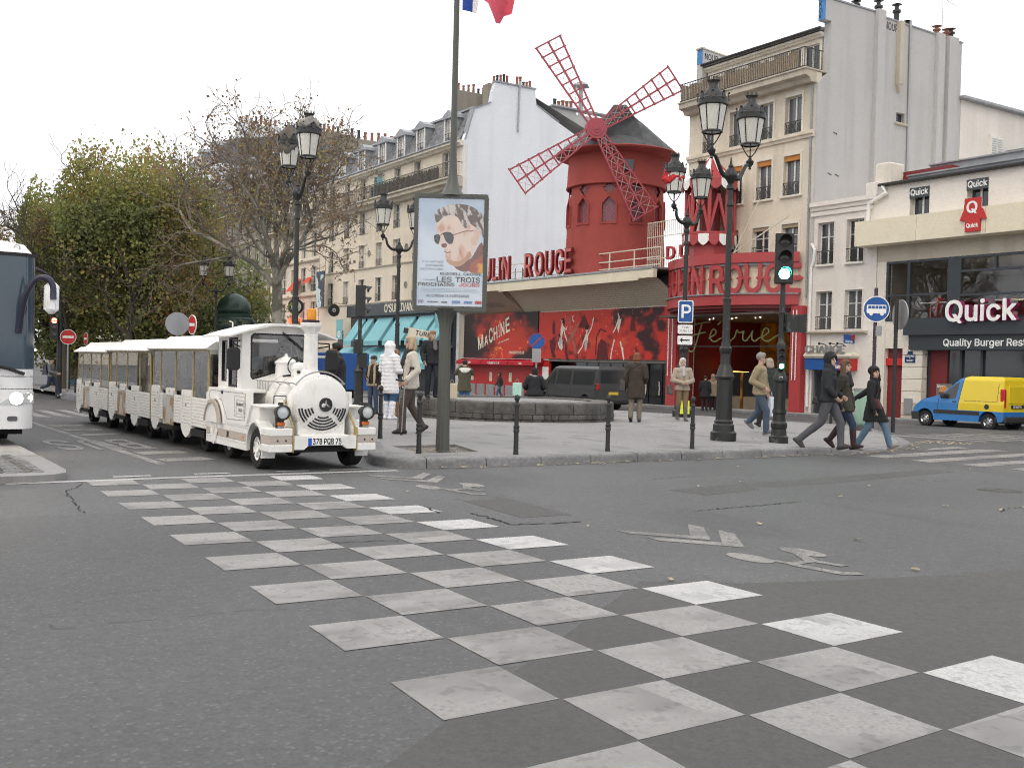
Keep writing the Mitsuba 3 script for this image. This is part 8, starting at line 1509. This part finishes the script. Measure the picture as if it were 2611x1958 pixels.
def bag(name, label, to, c, w, d, h, m, cat, strap=None, taper=.0):
    """A bag hanging at c in a person's frame; a thing of its own."""
    t = thing(name, label, cat); v = np.array(c); q = m3.Manifold.hull_points(np.array([(v[0] + sx * w / 2 * (1 - (taper if sz > 0 else 0)), v[1] + sy * d / 2 * (.4 if sz > 0 else 1), v[2] + sz * h / 2) for sx in (-1, 1) for sy in (-1, 1) for sz in (-1, 1)]))
    part(t, 'body', soft(q, .02, 3, .008, 9), {'type': 'twosided', 'bsdf': {'type': 'principled', 'base_color': rgb(*m), 'roughness': .5}}, True, to=to)
    part(t, 'handle', MB().tube(strap or smooth_path([v + [-w * .2, 0, h / 2], v + [0, 0, h / 2 + .1], v + [w * .2, 0, h / 2]], 10), .008, 6), {'type': 'twosided', 'bsdf': {'type': 'principled', 'base_color': rgb(*[a * .6 for a in m]), 'roughness': .6}}, True, to=to); return t
def walk(s=.22, lift=.12): return dict(lkn=(-.10, .14 + s * .3, .51), lan=(-.10, s + .06, .10), lft=.25, rkn=(.10, -.02 - s * .2, .50), ran=(.10, -s - .12, .12 + lift * .5), rft=-.7, lel=(-.25, -.12, 1.14), lwr=(-.25, -.08, .90), rel=(.25, .04, 1.13), rwr=(.25, .2, .92))
def mirror(d): return {(({'l': 'r', 'r': 'l'}[k[0]] + k[1:]) if k[:3] in ('lel', 'rel', 'lwr', 'rwr', 'lsh', 'rsh', 'lkn', 'rkn', 'lan', 'ran', 'lft', 'rft', 'lhi', 'rhi') else k): ((-v[0], *v[1:]) if not np.isscalar(v) else v) for k, v in d.items()}
Z = isle_z
RIGHT, LEFT, AWAY, TOWARD = -123, 57, -33, 147
# woman on crutches, walking to the left
p = dict(lan=(-.10, .16, .085), lkn=(-.10, .16, .50), ran=(.10, -.26, .13), rkn=(.10, -.03, .50), rft=-.6, lel=(-.27, -.05, 1.14), lwr=(-.29, .12, .97), rel=(.27, -.10, 1.14), rwr=(.30, .06, .97), yaw=5)
x, y = 9.5, 18.3; t, to, P = person('woman with blonde hair in a cream jacket walking on crutches beside the poster column', x, y, Z(x, y), LEFT + 18, 1.92, p, top=(.56, .52, .45), bottom=(.085, .066, .058), hair=(.42, .33, .22), hairlen=.06, scarf=(.05, .05, .055), hem=.82, bulk=1.08, seed=2)
for i, (s, w) in enumerate((('l', P['lwr']), ('r', P['rwr']))):
    c = thing('crutch', ['grey crutch in the nearer hand of the woman in the cream jacket', 'grey crutch in the further hand of the woman in the cream jacket'][i], 'crutch'); u = w + [0, .05, -.02]; b = np.array([u[0] * 1.12, u[1] + .05, .0]); part(c, 'shaft', MB().tube([u, b], .012, 8), 'steel', True, to=to); part(c, 'cuff', MB().tube([u, u + [0, -.1, .2]], .011, 8).lathe([(.04, 0), (.045, .05)], u + [0, -.12, .2], 12), 'dark_plastic', to=to); part(c, 'grip', MB().tube([u, u + [0, .1, .01]], .016, 8), 'dark_plastic', to=to); part(c, 'foot', MB().lathe([(.02, 0), (.014, .05)], b, 10), 'rubber', to=to)
x, y = 11.5, 23.3; t, to, P = person('woman in a long white quilted coat with hood and white snow boots', x, y, Z(x, y), -70, 1.90, dict(lwr=(-.12, .24, 1.08), rwr=(.12, .26, 1.10), lel=(-.26, .02, 1.12), rel=(.26, .02, 1.12), lan=(-.1, .04, .085)), top=(.74, .74, .75), bottom=(.05, .10, .18), boots=(.68, .69, .74), hood=(.76, .76, .77), hair=(.30, .19, .11), hem=.62, puff=.016, wob=.004, bulk=1.10, seed=3)
x, y = 12.3, 24.6; person('woman with long brown hair half hidden behind the woman in the white coat', x, y, Z(x, y), 110, 1.78, {}, top=(.03, .03, .035), bottom=(.05, .08, .14), boots=(.22, .12, .06), hair=(.24, .14, .08), hairlen=.16, hem=.75, seed=4)
x, y = 13.2, 24.25; person('woman in black stepping along the top of the round wall with her head bent', x, y, .64, 170, 1.80, dict(head=(.03, .12, 1.60), neck=(0, .06, 1.47), chest=(0, .03, 1.27), lkn=(-.10, .16, .55), lan=(-.10, .02, .10), rwr=(.26, .16, .95), lwr=(-.22, .2, .98), yaw=10), top=(.025, .025, .028), bottom=(.022, .026, .034), shoe=(.02, .02, .02), hair=(.26, .17, .10), hairlen=.03, scarf=(.16, .15, .14), glove=(.14, .13, .13), hem=.88, bulk=1.08, puff=.006, seed=5)
x, y = 8.66, 19.9; t, to, P = person('man in a dark overcoat with white shirt behind the engine', x, y, Z(x, y), 60, 1.74, dict(rwr=(.16, .36, 1.14), rel=(.27, .10, 1.14), lwr=(-.16, .34, 1.12), lel=(-.26, .08, 1.14), head=(0, .06, 1.62)), skin=(.20, .105, .07), top=(.03, .030, .036), bottom=(.03, .03, .036), hair=(.02, .018, .018), hem=.62, bulk=1.15, seed=6)
part(t, 'shirt', soft(hullp((P['neck'] + [0, .05, -.02], (.07, .055, .06)), (P['chest'] + [0, .11, .08], (.04, .03, .08))), .02, 3), 'text_white', True, to=to); part(t, 'scarf', MB().tube([(-.085, .1, 1.46), (-.085, .15, 1.28), (-.08, .16, 1.0)], .022, 8).tube([(.085, .1, 1.46), (.085, .15, 1.28), (.08, .16, 1.0)], .022, 8), 'steel', True, to=to)
x, y = 12.5, 26.3; t, to, P = person('man in a flat cap and dark jacket with sheepskin lining', x, y, Z(x, y), 120, 1.62, dict(rwr=(.10, .22, 1.06), rel=(.27, .02, 1.12), yaw=-30), top=(.035, .030, .026), bottom=(.055, .075, .12), shoe=(.08, .05, .03), cap=(.03, .03, .032), hair=(.12, .10, .08), hem=.86, seed=7)
part(t, 'lining', soft(bone((-.09, .1, 1.44), (-.12, .15, .92), .035, .03) + bone((.09, .1, 1.44), (.12, .15, .92), .035, .03) + bone((-.15, .1, .88), (.15, .1, .88), .04, .04) + bone((-.1, -.02, 1.47), (.1, -.02, 1.47), .05, .05), .02, 3, .01, 3), {'type': 'twosided', 'bsdf': {'type': 'principled', 'base_color': rgb(.42, .34, .23), 'roughness': .95}}, True, to=to)
x, y = 17.0, 29.0; t, to, P = person('person from behind in a green parka with white fur hood, taking a photograph', x, y, float(gz(x, y)) + .2, AWAY + 6, 1.72, dict(lwr=(-.10, .22, 1.52), rwr=(.10, .22, 1.52), lel=(-.26, .12, 1.30), rel=(.26, .12, 1.30)), top=(.085, .082, .055), bottom=(.05, .14, .30), hair=(.03, .025, .022), scarf=(.02, .025, .06), hem=.72, bulk=1.18, seed=8); 
part(t, 'fur_hood', soft(hullp(((0, -.10, 1.44), (.2, .08, .05)), ((0, -.15, 1.38), (.14, .05, .06))), .02, 3, .015, 4), {'type': 'twosided', 'bsdf': {'type': 'principled', 'base_color': rgb(.66, .63, .58), 'roughness': .95}}, True, to=to)
x, y = 17.9, 26.3; t, to, P = person('person in a black coat sitting on the round wall with back turned', x, y, .64 - .47 - .02, AWAY, 1.72, dict(pel=(0, 0, .58), chest=(0, .04, .90), neck=(0, .05, 1.10), head=(0, .08, 1.25), lsh=(-.19, .04, 1.03), rsh=(.19, .04, 1.03), lel=(-.30, .03, .78), rel=(.30, .03, .78), lwr=(-.22, .26, .70), rwr=(.22, .26, .70), lhip=(-.1, .02, .56), rhip=(.1, .02, .56), lkn=(-.12, .44, .54), rkn=(.12, .44, .54), lan=(-.12, .46, .12), ran=(.12, .46, .12)), top=(.022, .022, .025), bottom=(.03, .03, .035), hair=(.02, .018, .018), hairlen=.02, scarf=(.34, .33, .32), hem=.50, bulk=1.22, skirt=.06, seed=9)
bag('paper_bag', 'mint green paper bag standing on the wall beside the seated person', place(17.30, 26.35, .64, AWAY), (0, 0, .2), .27, .12, .4, (.38, .62, .52), 'bag'); bag('paper_bag', 'beige paper bag standing on the wall behind the poster column', place(13.75, 24.1, .64, AWAY), (0, 0, .2), .28, .14, .4, (.52, .45, .32), 'bag')
x, y = 18.0, 21.6; t, to, P = person('woman with auburn hair and long brown coat seen from behind', x, y, Z(x, y), AWAY - 12, 1.86, dict(lan=(-.1, -.16, .11), lkn=(-.10, .0, .50), lft=-.5, rwr=(.2, .2, 1.0)), top=(.052, .040, .034), bottom=(.17, .145, .12), hair=(.20, .07, .035), hairlen=.01, hem=.60, bulk=1.14, seed=10)
bag('shoulder_bag', 'black shoulder bag on the woman in the long brown coat', to, (-.33, .0, .92), .14, .26, .3, (.02, .02, .022), 'bag', strap=[(-.33, 0, 1.07), (-.2, -.14, 1.25), (.12, -.1, 1.5), (.15, .05, 1.48)])
x, y = 20.2, 22.2; t, to, P = person('woman with white hair in a beige jacket, ochre trousers and grey boots', x, y, Z(x, y), TOWARD + 6, 1.78, dict(lwr=(-.04, .22, 1.06), rwr=(.05, .24, 1.07), lel=(-.28, .04, 1.12), rel=(.28, .04, 1.12), lkn=(-.09, .05, .5), lan=(-.09, .1, .085), rkn=(.09, .02, .5), ran=(.09, -.1, .1)), top=(.36, .30, .24), bottom=(.20, .14, .085), boots=(.12, .11, .10), hair=(.58, .55, .50), hairlen=.02, scarf=(.42, .41, .42), hem=.86, bulk=1.12, seed=11)
bag('shoulder_bag', 'dark brown bag at the side of the woman with white hair', to, (.34, -.02, .86), .12, .3, .26, (.06, .05, .045), 'bag', strap=[(.34, 0, .99), (.26, .02, 1.2), (.16, .0, 1.45)]); bag('plastic_bag', 'lime yellow bag behind the legs of the woman with white hair', place(22.0, 24.05, .18, TOWARD), (0, 0, .22), .3, .15, .42, (.62, .70, .03), 'bag')
x, y = 18.6, 17.7; t, to, P = person('man with grey hair in a tan jacket and jeans carrying a white bag', x, y, Z(x, y), -150, 1.96, {**mirror(walk(.12, .3)), 'lwr': (-.2, .12, .90), 'rwr': (.22, .14, 1.02), 'yaw': 25}, top=(.29, .235, .15), bottom=(.062, .088, .125), shoe=(.16, .16, .17), hair=(.25, .24, .23), hem=.86, bulk=1.12, seed=12)
bag('plastic_bag', 'white plastic bag in the hand of the man in the tan jacket', to, (-.22, .2, .60), .34, .12, .42, (.62, .66, .72), 'bag')
x, y = 20.3, 19.0; person('person in dark clothes half hidden by the green traffic light', x, y, Z(x, y), AWAY + 20, 1.80, walk(.2, .3), top=(.03, .038, .036), bottom=(.03, .03, .034), hair=(.33, .28, .22), hairlen=.04, hem=.84, bulk=1.1, seed=13)
# three people walking to the right at the corner
x, y = 16.55, 13.9; t, to, P = person('man in a black hooded jacket and grey jeans stepping off the kerb', x, y, Z(x, y) - .02, RIGHT - 30, 1.90, {**walk(.30, .12), 'lan': (-.08, .22, .085), 'lkn': (-.09, .20, .50), 'ran': (.10, -.50, .16), 'rkn': (.10, -.10, .50), 'lwr': (-.2, .18, .98), 'rwr': (.2, .16, .98), 'yaw': -28}, top=(.026, .028, .032), bottom=(.085, .085, .095), shoe=(.05, .045, .045), hood=(.022, .023, .027), hair=(.05, .04, .035), hem=.88, bulk=1.12, wob=.014, seed=14)
bag('camera_bag', 'small black bag behind the hooded man', to, (.3, -.16, .90), .13, .12, .13, (.02, .02, .02), 'bag')
x, y = 17.25, 14.1; person('woman with long straight brown hair in a dark olive jacket and tall boots', x, y, Z(x, y), RIGHT - 28, 1.82, {**mirror(walk(.16, .1)), 'lwr': (-.26, .12, .88), 'rwr': (.26, -.02, .88), 'yaw': -20}, top=(.050, .046, .038), bottom=(.03, .045, .075), boots=(.035, .022, .024), hair=(.12, .075, .05), hairlen=.20, scarf=(.035, .035, .034), hem=.76, bulk=1.08, puff=.006, glove=(.02, .02, .02), seed=15)
x, y = 18.3, 14.2; t, to, P = person('woman with curly black hair in a black coat and jeans, arm stretched back', x, y, Z(x, y), RIGHT - 35, 1.76, {**walk(.30, .0), 'lan': (-.10, .34, .12), 'lkn': (-.10, .22, .52), 'lft': .5, 'ran': (.10, -.30, .10), 'rkn': (.10, -.06, .50), 'rft': -.2, 'lel': (-.30, -.22, 1.22), 'lwr': (-.32, -.42, 1.10), 'rel': (.26, .02, 1.13), 'rwr': (.27, .1, .88), 'yaw': -35}, top=(.020, .020, .022), bottom=(.10, .16, .23), shoe=(.26, .24, .21), hair=(.018, .015, .015), hairlen=.13, hairvol=1.22, scarf=(.018, .018, .02), hem=.62, bulk=1.08, glove=(.03, .03, .03), seed=16)
bag('handbag', 'small dark red handbag with a pale print on the woman with curly hair', to, (.2, .12, .98), .08, .24, .2, (.09, .025, .035), 'handbag', strap=[(.2, .12, 1.08), (.12, .14, 1.3), (-.14, .0, 1.46)])
# further figures
x, y = 33.9, 53.6; person('woman in a dark jacket and jeans walking before the red doors', x, y, float(gz(x, y)) + .0, 75, 1.66, walk(.14, .1), top=(.035, .035, .038), bottom=(.10, .14, .20), hair=(.04, .03, .025), hairlen=.1, hem=.88, seed=17)
x, y = 34.2, 36.0; person('person with a black shawl with a striped hem at the entrance', x, y, float(gz(x, y)) + .05, -60, 1.64, {}, top=(.018, .018, .02), bottom=(.02, .02, .022), hair=(.03, .025, .02), hem=.66, bulk=1.2, skirt=.05, seed=18)
x, y = 34.8, 36.1; person('person in a tan hooded coat beside the one in the black shawl', x, y, float(gz(x, y)) + .05, -40, 1.70, {}, top=(.26, .20, .15), bottom=(.02, .02, .022), hood=(.24, .16, .12), hem=.70, bulk=1.1, seed=19)
x, y = 7.6, 47.6; t, to, P = person('walker with a backpack and checked jacket between coach and train', x, y, float(gz(x, y)) + .1, RIGHT, 1.62, {**walk(.28, .5), 'lwr': (-.12, .3, 1.05), 'rwr': (.14, .3, 1.05), 'yaw': -20}, top=(.14, .14, .14), bottom=(.035, .045, .075), shoe=(.5, .5, .5), hair=(.025, .02, .02), hem=.9, seed=20)
bag('backpack', 'dark blue backpack on the walker between coach and train', to, (0, -.24, 1.22), .32, .24, .5, (.06, .065, .09), 'backpack')
x, y = 9.5, 55.4; person('person in a dark coat beyond the no entry sign', x, y, float(gz(x, y)) + .1, LEFT, 1.62, walk(.1, .0), top=(.02, .02, .024), bottom=(.04, .05, .08), hair=(.3, .22, .15), hem=.76, bulk=1.2, seed=21)
# driver and passengers
sit = dict(pel=(0, 0, .58), chest=(0, .0, .90), neck=(0, .0, 1.10), head=(0, .03, 1.25), lsh=(-.19, .0, 1.03), rsh=(.19, .0, 1.03), lel=(-.26, .08, .80), rel=(.26, .08, .80), lwr=(-.16, .34, .86), rwr=(.16, .34, .86), lhip=(-.1, .02, .56), rhip=(.1, .02, .56), lkn=(-.12, .42, .54), rkn=(.12, .42, .54), lan=(-.12, .46, .14), ran=(.12, .46, .14))
person('driver in dark clothes at the wheel of the engine', 6.12, 16.42, .42, 180, 1.72, sit, top=(.035, .04, .05), bottom=(.03, .03, .035), hair=(.03, .025, .02), hem=.50, seed=22)
person('passenger behind the front window of the nearest wagon', 5.5, 17.85, .06, 180, 1.66, sit, top=(.12, .05, .05), bottom=(.03, .03, .035), hair=(.05, .035, .03), hairlen=.08, hem=.50, seed=23)
person('passenger with red hair in the middle wagon', 5.5, 21.7, .02, 180, 1.66, sit, top=(.10, .09, .09), bottom=(.03, .03, .035), hair=(.22, .08, .04), hairlen=.1, hem=.50, seed=24)
